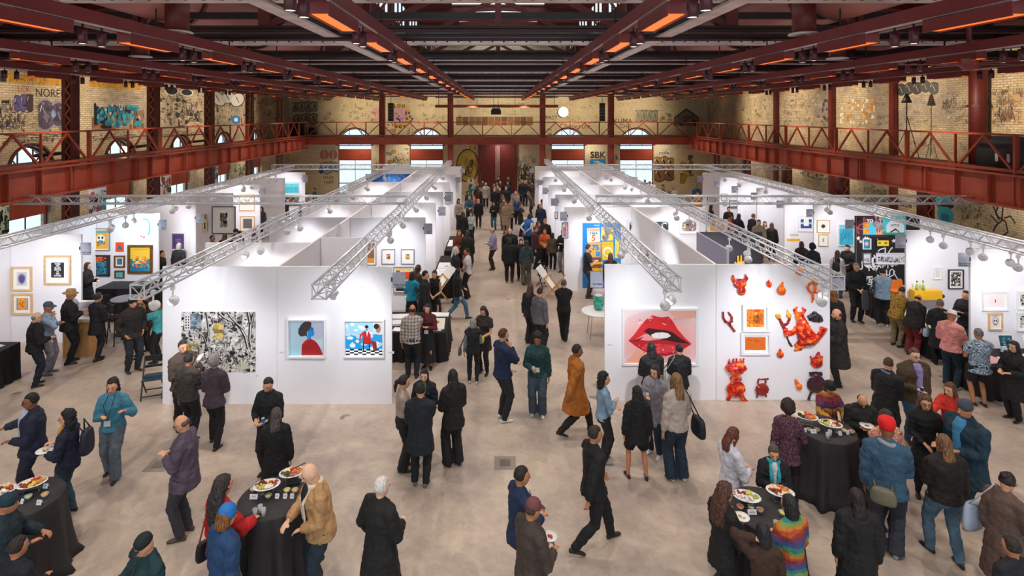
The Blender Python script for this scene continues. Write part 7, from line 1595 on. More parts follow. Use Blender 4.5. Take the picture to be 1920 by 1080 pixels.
P(1608,920,None,12,'person with very long dark hair in a black coat, back turned, at the bottom right', T='#100f12',tk='coat',hem=.5,B='#0f0e11',hair='longer',hc='#1b0f10',skin=1,f=1,H=1.68,b=1.1)
P(1900,1010,None,-10,'person in a dark navy coat at the bottom right corner', T='#14161f',tk='coat',B='#101218',hair='short',skin=2,H=1.6)
# --- right aisle ---
P(1572,575,728,285,'bearded balding person in a long dark coat right of the red sculptures', T='#211c1e',tk='coat',B='#17161b',hair='fringe',hc='#3a261c',beard=1,skin=1,H=1.83,L='hold',Rr='swingb',b=1.1)
P(1563,545,None,20,'person with brown braided hair behind the bearded person', T='#1c191c',tk='coat',B='#1a181c',hair='curly',hc='#7a4f28',skin=1,H=1.7,f=1)
P(1605,495,605,188,'silver haired person in a black sweater with white collar carrying a grey coat', T='#0e1219',tk='sweater',B='#17161a',hair='short',hc='#8a8480',skin=1,L='front',Rr='front',glasses=1,key='blacksw')
P(1633,487,598,60,'bearded person in a navy jacket and jeans near the black and white mural', T='#16263a',tk='jacket',B='#1f4a68',bk='jeans',hair='short',hc='#1d1512',beard=1,skin=2,b=1.15)
P(1655,503,607,15,'person in a pale blue vest with dark cap, back turned, in the right aisle', T='#7c93a8',tk='vest',inner='#39465a',B='#14161d',hair='short',hc='#0f0f14',skin=1,L='front',Rr='reach',shoe='#b8b4b4')
P(1680,537,640,62,'person in a mustard brocade vest over a white tunic leaning over the table', T='#8a6a24,#a8842f,#6a4c1c',pat='floral',tk='vest',inner='#a9aec4',B='#7a6a4a',hair='short',hc='#2c211c',skin=1,lean=24,L='reach',Rr='reach',H=1.78)
P(1710,550,665,62,'bald person in a black leather jacket and dark red trousers leaning over the table', T='#181414',tk='jacket',B='#6a1a22',bk='wide',hair='fringe',hc='#2a1c18',skin=1,lean=26,L='reach',Rr='down',H=1.75,key='redtr')
P(1763,562,672,25,'grey haired person in a dark navy coat behind the pink sweater', T='#15181f',tk='coat',B='#15161c',hair='short',hc='#6a5f5a',skin=1,L='hold',Rr='hold',H=1.76)
P(1783,583,717,58,'person in a pink sweater and white fedora at the right hand table', T='#d98f8a',tk='sweater',B='#152c3a',bk='jeans',hat=('fedora','#d8d6d8'),hair='none',skin=2,L='hold',Rr='phone',shoe='#b8b2aa',pitch=25)
P(1836,617,752,8,'person in a blue and white leaf print shirt and black shorts, back turned', T='#5c7690,#b8c4ce,#3f566e,#8fa2b2',pat='floral',tk='shirt',sleeve=.5,hem=.78,B='#15151a',bk='shorts',hair='short',hc='#6d6462',skin=2,L='hold',Rr='table',b=1.2)
P(1812,545,None,250,'person in dark clothes looking at a phone beside the end of the right wall', T='#1c1c26',tk='jacket',B='#1f3a54',bk='jeans',hair='short',skin=1,H=1.75,L='phone',Rr='phone')
P(1903,640,None,260,'person in a black lace top at the right edge behind the table', T='#151318',tk='coat',B='#131216',hair='long',hc='#151114',skin=1,f=1,H=1.66,L='hold',Rr='hold')
P(1570,470,None,40,'person in a white top with a black backpack by the blue print', T='#cfcdd6',tk='shirt',B='#1c4a66',bk='jeans',hair='long',hc='#3a2418',skin=1,f=1,H=1.65,key='wbp')
P(1594,457,None,240,'person in a black jacket bending forward by the blue print', T='#151519',tk='jacket',B='#141418',hair='short',hc='#1a1413',skin=1,H=1.75,L='hold',Rr='hold',lean=12)
P(1503,453,None,20,'person with brown hair in a dark jacket looking at the blue square print, left one', T='#2a2426',tk='jacket',B='#1b1a1e',hair='bob',hc='#4a2c1a',skin=1,f=1,H=1.66)
P(1523,458,None,5,'person in a round dark cap and navy jacket near the blue square print', T='#141c30',tk='jacket',B='#15161c',hair='afro',hc='#141216',skin=2,H=1.72)
P(1447,418,None,30,'person with brown hair behind the right truss near the side booths', T='#1f1b1d',tk='jacket',B='#17161a',hair='long',hc='#4a3524',skin=1,f=1,H=1.66)
P(1434,415,None,200,'person in a light top beside the brown haired one in the right side aisle', T='#c6c4c8',tk='shirt',B='#1a191e',hair='long',hc='#3a2418',skin=1,f=1,H=1.64)
P(1412,401,None,70,'tall person in a dark navy suit in the right side aisle', T='#15161f',tk='jacket',B='#15161c',hair='short',hc='#5a4438',skin=1,H=1.83,b=1.1)
P(1423,412,None,200,'person in a beige jacket in front of the navy suit in the right side aisle', T='#8a7c6a',tk='jacket',B='#3a332c',hair='short',hc='#1f1713',skin=1,H=1.7)
P(1385,401,None,60,'person with dark hair reading a leaflet in the right side aisle', T='#15141a',tk='jacket',B='#141318',hair='long',hc='#1a1316',skin=1,f=1,H=1.66,Rr='hold')
P(1368,402,None,90,'person in an orange red jacket in the right side aisle', T='#a83a1c',tk='jacket',B='#1c191c',hair='short',hc='#1f1512',skin=2,H=1.72)
P(1366,388,None,180,'person in a black shirt farther back in the right side aisle', T='#151519',tk='shirt',B='#151519',hair='short',hc='#2a1c18',skin=1,H=1.72)
P(1333,384,None,100,'person with dark hair behind the crossing truss on the right', T='#17171b',tk='jacket',B='#17171b',hair='bob',hc='#151113',skin=1,f=1,H=1.66)
P(1308,360,None,190,'person in an orange coat with long brown hair at the far right aisle', T='#d08a34',tk='coat',B='#2b2a30',hair='long',hc='#6a3a20',skin=1,f=1,H=1.68)
P(1306,346,None,10,'person in a blue jacket by the coats at the far right', T='#2a5470',tk='jacket',B='#20242c',hair='short',hc='#6a5f58',skin=1,H=1.75)
P(1209,337,None,170,'person with dark hair far back behind the right truss', T='#1b1b20',tk='jacket',B='#1b1b20',hair='short',skin=2,H=1.72)
P(1218,340,None,150,'person in grey far back behind the right truss', T='#4a4a50',tk='jacket',B='#1b1b20',hair='short',skin=1,H=1.7)
P(1243,346,None,120,'person in tan far back behind the right truss', T='#8a6a44',tk='jacket',B='#1b1b20',hair='short',hc='#3a2418',skin=1,H=1.7)
P(1259,349,None,190,'person in a pale scarf far back behind the right truss', T='#6f6a64',tk='coat',B='#2b2a30',hair='long',hc='#7a5a3a',skin=1,f=1,H=1.66,scarf='#c9c0b4')
P(1266,350,None,170,'person with light hair beside the pale scarf far back', T='#b8b2aa',tk='jacket',B='#2b2a30',hair='bob',hc='#8a6a44',skin=1,f=1,H=1.64)
# --- left side ---
P(130,543,678,55,'person in a straw fedora and black blazer by the white print rack', T='#1c1b1f',tk='jacket',inner='#b8bcc8',B='#111114',hat=('fedora','#b08a58'),hair='short',hc='#5a4a40',skin=1,L='hold',Rr='phone',b=1.12,H=1.84,key='straw')
P(88,566,695,70,'person in a blue cap and pale blue shirt with grey trousers on the left', T='#8ba0b8',tk='shirt',B='#77747e',hat=('cap','#41566e'),hair='short',hc='#5a4c44',skin=2,L='phone',Rr='chin',b=1.08,shoe='#4a4a52')
P(66,586,722,45,'balding person in a black sweater by the left display box', T='#131216',tk='sweater',B='#141a2a',hair='fringe',hc='#8a807c',skin=0,L='front',Rr='hold',glasses=1,b=1.1)
P(248,560,700,120,'person in a black headband and brown leather jacket with dark jeans', T='#221b1a',tk='jacket',B='#1c242c',bk='jeans',hair='short',hc='#1a1411',hat=('beanie','#141316'),skin=1,L='pocket',Rr='pocket',beard=0,b=1.05,shoe='#3a2a22')
P(263,553,673,235,'bald person in a black and gold floral shirt on the left aisle', T='#15120f,#1c1814,#a8842f,#8a2a1c',pat='floral',tk='shirt',B='#141318',hair='fringe',hc='#6a5a50',skin=0,L='hold',Rr='down',badge=1)
P(296,565,690,265,'person in a turquoise top stretching an arm to the left beside the front wall', T='#3f9fa6',tk='shirt',B='#17161a',hair='bob',hc='#8a6244',skin=1,f=1,L='point',Rr='point',b=1.05)
P(281,553,None,250,'person in a dark burgundy top behind the floral shirt', T='#3a1c22',tk='jacket',B='#17161a',hair='short',hc='#15110f',skin=3,H=1.5)
P(182,550,660,20,'person in black with pinned up hair between the rack and the bar stools', T='#141318',tk='coat',hem=.7,B='#1c1b22',bk='leggings',hair='bun',hc='#2a1f1c',skin=1,f=1,L='hold',Rr='hold',legs='cross')
P(163,492,None,75,'person in a black coat with brown bob pointing at the orange and teal print', T='#1a181c',tk='coat',B='#17161a',hair='bob',hc='#3a2c26',skin=0,f=1,H=1.68,L='hold',Rr='chest')
P(335,456,None,5,'white haired person in a grey black jacket in front of the purple print', T='#2a2a30',tk='jacket',B='#17161a',hair='bob',hc='#d0ccc4',skin=1,f=1,H=1.68,b=1.1)
P(302,470,None,85,'person in black beside the wall edge near the purple print', T='#141318',tk='jacket',B='#17161a',hair='short',hc='#17110f',skin=1,H=1.7)
P(397,441,None,95,'person with short dark hair in a black shirt beside the large black framed print', T='#18171b',tk='shirt',B='#17161a',hair='short',hc='#1a1412',skin=3,H=1.74)
P(421,438,None,5,'person with long brown hair in a dark top under the large black framed print', T='#1b1a1d',tk='jacket',B='#17161a',hair='long',hc='#4a2e20',skin=1,f=1,H=1.66)
P(441,429,None,100,'person in a dark cap right of the large black framed print', T='#22222a',tk='jacket',B='#17161a',hair='none',hat=('beanie','#24242c'),skin=1,H=1.75)
P(450,433,None,270,'person in a navy jacket facing the dark capped person', T='#1c2234',tk='jacket',B='#17161a',hair='short',hc='#1a1412',skin=2,H=1.7)
P(477,428,None,60,'person in a rust sweater near the left truss', T='#6a3a24',tk='sweater',B='#17161a',hair='bob',hc='#5a3a24',skin=1,f=1,H=1.62)
P(511,378,None,10,'person in a mustard yellow jacket looking at the small framed prints', T='#c98a34',tk='jacket',B='#2a1c1a',hair='bob',hc='#8a5a34',skin=1,f=1,H=1.64)
P(500,383,None,150,'person in a patterned dark dress left of the mustard jacket', T='#3a2f3a,#6a5a6a,#241c24',pat='floral',tk='dress',B='#17161a',bk='leggings',hair='short',hc='#2a1c18',skin=1,f=1,H=1.66)
P(537,372,None,90,'person with long dark hair in front of the dark landscape print', T='#1a1a1e',tk='jacket',B='#17161a',hair='long',hc='#171214',skin=1,f=1,H=1.68)
P(491,388,None,200,'person in a black and white top at the left side booths', T='#3a3a40',tk='jacket',B='#17161a',hair='bob',hc='#171214',skin=1,f=1,H=1.64)
P(565,382,None,230,'person in dark clothes by the end of the aqua seascape wall', T='#2a2024',tk='jacket',B='#17161a',hair='short',hc='#171214',skin=2,H=1.7)
P(590,352,None,240,'person in a teal and black jacket far left behind the truss', T='#17464e',tk='jacket',B='#17161a',hair='short',hc='#171214',skin=2,H=1.7)
# --- centre left booth table ---
P(772,510,None,8,'person in a turquoise sweater and black skirt beside the corner booth sign', T='#1f93b0',tk='shirt',B='#15151a',bk='longskirt',hair='bob',hc='#241814',skin=1,f=1,H=1.68,L='front',Rr='hip')
P(783,497,None,60,'person with long brown hair in a brown jacket behind the turquoise sweater', T='#3a241c',tk='jacket',B='#6a625c',bk='wide',hair='long',hc='#2e1c16',skin=1,f=1,H=1.68)
P(796,508,None,90,'person in black beside the brown jacket at the left aisle table', T='#141318',tk='coat',B='#8a7a60',hair='short',hc='#171214',skin=1,H=1.66)
P(815,507,None,184,'person in a sleeveless black dress with hands joined behind the black table', T='#17110f',tk='dress',hem=.45,sleeve=0,B='#17110f',bk='none',hair='bun',hc='#171110',skin=1,f=1,H=1.7,L='front',Rr='front')
P(773,575,712,-4,'balding person in a pale checked shirt and dark trousers at the black table', T='#b8b0aa,#8f8480,#6f6462',pat='plaid',tk='shirt',B='#14171d',hair='fringe',hc='#2a1c18',skin=2,L='down',Rr='cross',b=1.08)
P(802,570,692,186,'person with long dark hair in a burgundy shirt and black apron with a badge', T='#5a161f',tk='shirt',B='#131216',bk='longskirt',apron='#131216',hair='long',hc='#1a1213',skin=1,f=1,L='chest',Rr='chest',badge=1)
P(858,505,600,70,'person in a black jacket and light jeans walking in the centre aisle', T='#161519',tk='jacket',B='#3f6c88',bk='jeans',hair='long',hc='#171214',skin=1,legs='walk2',f=1,L='front')
P(887,602,723,2,'grey haired person in a black vest with a crossbody bag, back turned', T='#121319',tk='vest',inner='#77808e',B='#14151a',bk='leggings',hair='bob',hc='#8f8a86',skin=1,f=1,L='down',Rr='front',shoe='#c4b49c',key='greyvest')
P(908,573,706,205,'person with long dark hair in a dark grey dress holding something yellow', T='#2c2528',tk='dress',hem=.62,sleeve=.5,B='#151418',bk='leggings',hair='long',hc='#171214',skin=1,f=1,L='front',Rr='front',pitch=28,key='yellow')
P(877,467,561,275,'person in a white polo shirt with a hand on the chin in the centre aisle', T='#c9c6cc',tk='shirt',sleeve=.5,B='#14141a',hair='short',hc='#14110f',skin=2,L='front',Rr='chin')
P(853,463,None,90,'person with long white hair in a black jacket facing the white polo', T='#14141c',tk='jacket',B='#14141a',hair='long',hc='#cfc8c4',skin=0,f=1,H=1.68)
P(925,428,507,268,'person in a lilac sweatshirt and brown trousers holding a white plate', T='#9b93b4',tk='sweater',B='#38231f',hair='fringe',hc='#6a4a3a',skin=1,L='hold',Rr='hold',shoe='#3a2a22',key='lilac',b=1.08)
P(994,535,648,40,'person with long wavy brown hair in black, left of the grey blazer', T='#14151c',tk='jacket',B='#131318',bk='wide',hair='long',hc='#4a2c20',skin=1,f=1)
P(1012,540,640,48,'person in a grey blazer and black trousers in the centre aisle', T='#57545c',tk='jacket',B='#131216',bk='wide',hair='short',hc='#2a1d18',skin=1,glasses=1,H=1.72)
P(1057,527,641,8,'person in black seen from behind walking away in the centre aisle', T='#101014',tk='sweater',B='#131216',bk='jeans',hair='short',hc='#5a4a44',skin=1,L='cross',Rr='cross',legs='cross')
P(1102,460,560,88,'bearded person in a black T-shirt in front of the blue and yellow poster', T='#131318',tk='shirt',sleeve=.5,B='#3a352f',bk='jeans',hair='short',hc='#2a1512',beard=1,skin=1,Rr='phone',L='phone',shoe='#4a3a2c')
P(1145,475,None,10,'person with brown hair whose head shows over the right front wall', T='#14131a',tk='jacket',B='#14131a',hair='long',hc='#4a2a1c',skin=1,f=1,H=1.66)
# --- busy centre aisle ---
C_ = [
 (1003,428,505,95,'person in a burgundy sweater talking to the orange sweater', dict(T='#4a2228',tk='sweater',B='#15161e',hair='short',hc='#5a3c2c',skin=1,H=1.78)),
 (1021,429,502,182,'person in an orange patterned sweater with a badge', dict(T='#d0552c,#e0832f,#c23a2a',pat='floral',tk='sweater',B='#131216',bk='wide',hair='long',hc='#7a4424',skin=1,f=1,badge=1,L='front',Rr='front')),
 (1036,437,None,20,'person in an olive jacket, back turned, seated side of the print bins', dict(T='#5a4a34',tk='jacket',B='#1a181c',hair='bob',hc='#241815',skin=1,f=1,H=1.5)),
 (1056,430,None,210,'person in a black turtleneck standing by the print bins', dict(T='#121216',tk='sweater',B='#77706c',hair='bob',hc='#4a3424',skin=1,f=1,H=1.66,L='chest',Rr='chest')),
 (1063,452,None,250,'person in a pale pink coat partly behind the poster wall', dict(T='#9a8a86',tk='coat',B='#77706c',hair='short',skin=1,f=1,H=1.6)),
 (956,436,513,182,'bald person in a wide black coat in the centre crowd', dict(T='#131114',tk='coat',B='#131114',hair='bald',skin=0,H=1.83,b=1.25)),
 (955,447,532,5,'person in a black jacket with white back print, back turned', dict(T='#111116',tk='jacket',B='#111116',hair='bob',hc='#241815',skin=1,H=1.72,b=1.1,shoe='#77706c')),
 (977,448,527,180,'person in a black hood with a laughing face in the centre crowd', dict(T='#151218',tk='coat',hem=.7,B='#1c1218',hair='bob',hc='#131012',skin=0,f=1,H=1.66)),
 (987,454,536,-5,'person in a teal grey top with fur collar and khaki trousers, back turned', dict(T='#2c3c42',tk='sweater',B='#5a5448',bk='wide',hair='long',hc='#2a2220',skin=1,f=1,H=1.68,b=1.08)),
 (860,431,None,150,'person in a rust jacket with light brown hair at the left tables', dict(T='#6a3220',tk='jacket',B='#17161a',hair='long',hc='#6a4228',skin=1,f=1,H=1.66,L='hold',Rr='hold')),
 (877,433,None,20,'person in a dark green coat with long hair at the left tables', dict(T='#1b1d18',tk='coat',B='#17161a',hair='long',hc='#2a201c',skin=1,f=1,H=1.68,b=1.1)),
 (868,398,None,-10,'person in a black jacket with curly brown hair, back turned', dict(T='#12151a',tk='jacket',B='#1c3a4a',bk='jeans',hair='curly',hc='#4a2c20',skin=1,f=1,H=1.66)),
 (884,398,458,200,'person in a white denim jacket with folded arms', dict(T='#a8b2b4',tk='jacket',B='#131318',bk='wide',hair='long',hc='#4a241c',skin=1,f=1,L='cross',Rr='cross',shoe='#c8c4c0')),
 (860,374,432,150,'person in a cream print top with brown curly hair', dict(T='#9a8a80,#b8aca2,#7a6a60',pat='floral',tk='shirt',B='#2a1c18',hair='curly',hc='#2a1814',skin=2,f=1)),
 (880,367,None,170,'bald person in a blue shirt with a badge', dict(T='#41607c',tk='shirt',B='#1b1f2a',hair='bald',skin=1,H=1.78,badge=1,L='hold',Rr='hold')),
 (897,374,430,2,'person in a black coat with light hair, back turned', dict(T='#131216',tk='coat',hem=.75,B='#131216',bk='leggings',hair='bob',hc='#b09a80',skin=1,f=1,shoe='#b8b4b0')),
 (926,380,431,190,'person in a black jacket and blue jeans looking down', dict(T='#15151b',tk='jacket',B='#2f5f7a',bk='jeans',hair='long',hc='#171214',skin=1,f=1,L='phone',Rr='phone')),
 (941,365,423,80,'person in a brown suit in the centre crowd', dict(T='#3a2a30',tk='jacket',B='#33181c',hair='short',hc='#5a4438',skin=1,H=1.8)),
 (949,378,None,200,'person in a beige coat behind the tan jacket', dict(T='#8f7c66',tk='coat',B='#8f7c66',hair='short',hc='#5a3c2c',skin=1,H=1.74)),
 (956,378,437,182,'person in a tan jacket with folded arms and white shoes', dict(T='#8a6f58',tk='jacket',B='#141318',bk='jeans',hair='short',hc='#1f1512',skin=1,L='cross',Rr='cross',shoe='#d8d4d0',H=1.78)),
 (911,343,391,185,'person in a white coat with a dark strap far down the aisle', dict(T='#b8b2ae',tk='coat',hem=.7,B='#141318',bk='leggings',hair='short',hc='#c8c0b8',skin=1,shoe='#c8c4c0')),
 (905,338,None,170,'person in an olive shirt near the red door, left', dict(T='#3c362c',tk='jacket',B='#17161a',skin=1,H=1.76)),
 (895,343,None,150,'person with fair hair near the red door, far left', dict(T='#4a4030',tk='jacket',B='#17161a',hair='bob',hc='#8a6a50',skin=1,f=1,H=1.7)),
 (900,352,None,120,'person in a dark jacket beside a bright red bag', dict(T='#2a1f1c',tk='jacket',B='#17161a',hair='bob',hc='#9a7a60',skin=1,f=1,H=1.68,key='redbag')),
 (882,345,None,60,'person in a teal dress with raised arms far down the aisle', dict(T='#2a7a8a',tk='dress',B='#17161a',bk='leggings',hair='long',hc='#2a1c18',skin=1,f=1,H=1.66,L='up',Rr='up')),
 (876,358,None,70,'person in a navy jacket beside the teal dress', dict(T='#1c2638',tk='jacket',B='#17161a',hair='short',skin=2,H=1.66)),
 (925,343,None,120,'person in a dark suit near the red door, centre left', dict(T='#1f1f26',tk='jacket',inner='#c8c8cc',B='#17161a',hair='short',skin=1,H=1.76)),
 (931,341,None,150,'person in brown near the red door, centre', dict(T='#4a2c22',tk='jacket',B='#17161a',hair='short',skin=1,H=1.7)),
 (938,339,None,180,'broad person in a black shirt near the red door', dict(T='#17161c',tk='shirt',B='#17161a',hair='bald',skin=1,H=1.8,b=1.15)),
 (952,340,None,190,'person in dark patterned clothes near the red door, right', dict(T='#2b2a2c',tk='jacket',B='#6a6238',hair='short',skin=1,H=1.74)),
 (935,331,None,180,'person at the very back in front of the red door, left', dict(T='#2b1c1c',tk='jacket',B='#17161a',hair='short',skin=1,H=1.74)),
 (953,331,None,180,'person at the very back in front of the red door, right', dict(T='#33201c',tk='jacket',B='#17161a',hair='short',hc='#5a3420',skin=1,H=1.74)),
 (927,353,None,185,'person with long blond hair in black near the middle of the aisle', dict(T='#15141a',tk='jacket',B='#17161a',hair='long',hc='#b8935c',skin=0,f=1,H=1.66)),
 (937,352,None,170,'person with blond hair in maroon beside the long blond hair', dict(T='#3f1c22',tk='jacket',B='#17161a',hair='bob',hc='#c8a470',skin=0,f=1,H=1.66)),
 (933,348,None,180,'person with pale hair behind the two blond people', dict(T='#4a4a4e',tk='jacket',B='#17161a',hair='bob',hc='#c8beb0',skin=1,f=1,H=1.66)),
 (949,350,None,190,'grey haired person in a black jacket in the far crowd', dict(T='#17171d',tk='jacket',B='#17161a',hair='short',hc='#9a9694',skin=1,H=1.72,b=1.1)),
 (967,359,None,200,'grey bobbed person in a white and dark top', dict(T='#8a8488',tk='jacket',B='#17161a',hair='bob',hc='#c0b4a4',skin=1,f=1,H=1.64)),
 (970,368,None,20,'person with blond hair in a blue shirt, back turned', dict(T='#2f4f86',tk='shirt',B='#17161a',hair='long',hc='#b08c5a',skin=1,f=1,H=1.66)),
 (979,337,None,170,'person in a dark blue shirt beside the graffiti right of the door', dict(T='#23303f',tk='shirt',B='#1c2430',hair='bald',skin=1,H=1.8)),
 (984,338,None,175,'person in a navy jacket beside the dark blue shirt', dict(T='#1b2436',tk='jacket',B='#1c2430',hair='short',hc='#9a8a7c',skin=1,H=1.8)),
 (997,341,None,185,'person with long hair at the last right booth', dict(T='#4a3a34',tk='jacket',B='#1c1c20',hair='long',hc='#2a1c18',skin=1,f=1,H=1.68)),
 (998,358,None,260,'person in a grey jacket bending at a right hand table', dict(T='#57524f',tk='jacket',B='#1c1c20',hair='short',hc='#6a5a4a',skin=1,H=1.7,lean=18)),
 (945,372,None,185,'person with a taupe jacket behind the brown suit', dict(T='#6a5a50',tk='jacket',B='#1c1c20',hair='short',hc='#8a6a50',skin=1,H=1.76)),
 (1014,382,None,200,'white haired person in a navy jacket right side of the aisle', dict(T='#1b2740',tk='jacket',B='#1c2430',hair='short',hc='#a8a09c',skin=1,H=1.78,b=1.05)),
 (1016,374,None,10,'person with dark hair behind the navy jacket', dict(T='#241c20',tk='jacket',B='#1c2430',hair='short',skin=2,H=1.7)),
 (976,383,444,110,'person in a black T-shirt arranging prints', dict(T='#15151b',tk='shirt',sleeve=.5,B='#15151b',hair='short',hc='#4a3424',skin=1,H=1.76,L='reach',Rr='reach')),
 (988,400,465,35,'person in a blue vest with white sleeves bending forward, hands behind', dict(T='#1f5fa0',tk='vest',inner='#c8c8d4',B='#151a28',bk='wide',hair='bob',hc='#15121a',skin=1,f=1,L='back',Rr='back',lean=18)),
 (1022,410,None,190,'older person in a black top beside the prints', dict(T='#15151b',tk='jacket',B='#1c1c20',hair='short',hc='#8a807c',skin=1,H=1.66)),
 (1008,415,None,120,'person with long brown hair in dark clothes beside the prints', dict(T='#2a1c1c',tk='jacket',B='#1c1c20',hair='long',hc='#6a3a28',skin=1,f=1,H=1.68)),
]
for x, yh, yf, fc, lb, kw in C_: P(x, yh, yf, fc, lb, **kw)
# ---------- things people carry ----------
def hplate(key, side, lb, food='#c8783a', r=.10):
    p = PEOPLE[key]; q = p['palm'][side]; root = empty('paper_plate', q+Vector((0,0,.035)), 0, lb, 'plate')
    MB().lathe([(r*.55,0),(r,.014),(r,.018),(r*.55,.005)],n=24).build('plate', PLATE, root, True); m = MB(); rnd = random.Random(len(lb))
    for _ in range(6): m.ball((rnd.uniform(-.03,.03),rnd.uniform(-.03,.03),.015),(.018,.013,.01),8,6)
    o = m.build('snack', mat('snack_'+food[1:],food,.5), root, True); remesh(o,.006,1)
def can(key, side, lb, col='#2a7ab8'):
    p = PEOPLE[key]; q = p['palm'][side]; root = empty('drink_can', q+Vector((0,0,-.05)), 0, lb, 'can'); MB().lathe([(.025,0),(.033,.008),(.033,.112),(.027,.12)],n=18).build('body', mat('can_'+col[1:],col,.3,.4), root, True); MB().lathe([(.027,.12),(.026,.123)],n=18).build('lid', ALU, root)
def cup(key, side, lb):
    p = PEOPLE[key]; q = p['palm'][side]; root = empty('drinking_glass', q+Vector((0,0,-.03)), 0, lb, 'glass'); MB().lathe([(.024,0),(.03,.10),(.028,.10),(.022,.006)],n=16).build('glass', CLR, root, True)
def bag(key, side, lb, col, zc=.95, size=(.30,.12,.26), strapc=None, back=0, name='shoulder_bag'):
    p = PEOPLE[key]; M = p['M']; W = p['W']; g = p['g']
    if back: c = Vector((side*.05,-(.18*W+g+size[1]/2),zc))
    else: c = Vector((side*(.20*W+g+.07+size[1]/2),-.04,zc))
    root = empty(name, M @ c, -R(p['face']), lb, 'bag')
    hx, hy, hz = (size[1]/2, size[0]/2, size[2]/2) if not back else (size[0]/2, size[1]/2, size[2]/2)
    m = MB(); m.loft([[(x_*hx*s_,y_*hy*s_,z_) for x_,y_ in ((-1,-.6),(-.6,-1),(.6,-1),(1,-.6),(1,.6),(.6,1),(-.6,1),(-1,.6))] for s_,z_ in ((.75,-hz),(1,-hz*.85),(1,0),(.85,hz*.85),(.6,hz))])
    o = m.build('bag_body', mat('bag_'+col[1:],col,.6,var=.15,bump=.3), root, True); b_ = o.modifiers.new('sub','SUBSURF'); b_.levels=1; b_.render_levels=1
    if not back:
        sh = Vector((side*.13,-.0,1.475+g)); 
        m = MB(); s0 = sh-c; m.tube([(0,hy*.6,hz*.8), s0+Vector((0,.07,-.03)), s0+Vector((0,0,.012)), s0+Vector((0,-.07,-.03)), (0,-hy*.6,hz*.8)], .010, 6)
        m.build('strap', mat('strap_'+(strapc or col)[1:], strapc or col, .6), root, True)
    else:
        m = MB()
        for s_ in (-1,1): m.tube([(s_*.09,.0,hz*.9),(s_*.10,.10,hz+.12 if zc > 1.1 else hz+.02),(s_*.11,hy+.02,hz*.6)],.014,6)
        m.build('strap', mat('strap_'+(strapc or col)[1:], strapc or col, .6), root, True)
    root.scale = (p['s'],)*3
bag('plategirl',0,'dark backpack with a red patch on the person with the curly updo','#1c1a2c',1.22,(.30,.16,.42),None,1,'backpack')
hplate('plategirl',-1,'white plate held by the person with the backpack','#b87a34',.12); hplate('platebald',-1,'small white plate of food held by the balding person in black','#b84a24',.11); hplate('leather',1,'small white plate with bread held by the leather jacket person','#d8b060'); hplate('cap',-1,'small white plate held by the person in the maroon cap','#c8403a'); hplate('lilac',-1,'white plate held by the person in the lilac sweatshirt','#e8d8b0')
can('can',-1,'blue drink can held by the person in the dark green shirt'); can('olive',1,'blue drink can held by the person in the olive jacket','#1f5a88'); cup('glasslady',1,'clear glass held by the person in the long grey cardigan'); cup('green',1,'small glass held by the person with the big afro')
bag('cream',1,'large dark navy shoulder bag on the blonde person in the cream sweater','#141c28',.86,(.36,.14,.32)); bag('lipsbag',-1,'beige canvas shoulder bag on the right person at the lips photograph','#8f8872',.98,(.32,.1,.34)); bag('greyvest',-1,'small grey crossbody bag on the person in the black vest','#4a4a50',.88,(.24,.1,.2),'#3a3a3e')
bag('tote',-1,'pale grey tote bag on the person in the taupe coat','#a8b4cc',.92,(.38,.12,.42),'#b8b4bc'); bag('redtr',1,'pale blue patterned handbag beside the dark red trousers','#9fb0c0',.80,(.30,.14,.24),'#1c1c20'); bag('redwrap',-1,'olive grey waist bag on the person in the red headwrap','#6a6654',.92,(.30,.14,.2),'#5a5648',1,'waist_bag'); bag('wbp',0,'small black backpack on the person in the white top','#15151a',1.2,(.26,.13,.36),None,1,'backpack')
bag('redsweater',-1,'small black handbag on the left side of the red sweater','#17151a',.72,(.2,.1,.24),'#c84a3a'); bag('redbag',1,'bright red bag far down the centre aisle','#d02028',.85,(.34,.16,.36)); bag('yellow',0,'yellow folded jacket held by the person in the dark grey dress','#d8c430',1.0,(.26,.1,.12),None,1,'yellow_bundle') if False else None
p = PEOPLE['yellow']; q = (p['palm'][-1]+p['palm'][1])/2+Vector((0,0,-.01)); r_ = empty('yellow_bag', q, -R(205), 'bright yellow bag held by the person in the dark grey dress', 'bag'); MB().loft([[(x_*s_,y_*s_*.5,z_) for x_,y_ in ((-.12,-.1),(.12,-.1),(.14,0),(.12,.1),(-.12,.1),(-.14,0))] for s_,z_ in ((.8,-.09),(1,-.03),(.95,.04),(.6,.08))]).build('bag_body', mat('yellow_vinyl','#dcc92a',.5), r_, True)
p = PEOPLE['brownjkt']; q = p['palm'][1]+Vector((.08,-.02,.12)); r_ = empty('paper_bundle', q, .3, 'crumpled white paper held up before the tree drawing', 'paper'); m = MB(); m.tube([(0,0,-.15),(.06,0,0),(.16,0,.14),(.22,0,.2)],[.02,.07,.12,.05],10,.4); o = m.build('paper', mat('white_pink_paper','#d8d0dc',.7,var=.08), r_, True); remesh(o,.012,1,.02)
p = PEOPLE['blacksw']; q = p['palm'][-1]+Vector((.05,-.05,-.22)); r_ = empty('carried_coat', q, 0, 'grey coat hanging over the arm of the silver haired person', 'coat'); m = MB(); m.tube([(0,0,.25),(.02,0,0),(.03,0,-.35)],[.08,.13,.10],10,.5); o = m.build('coat', mat('grey_carried','#4a4d52',.9,bump=.3), r_, True); remesh(o,.02,2,.03)
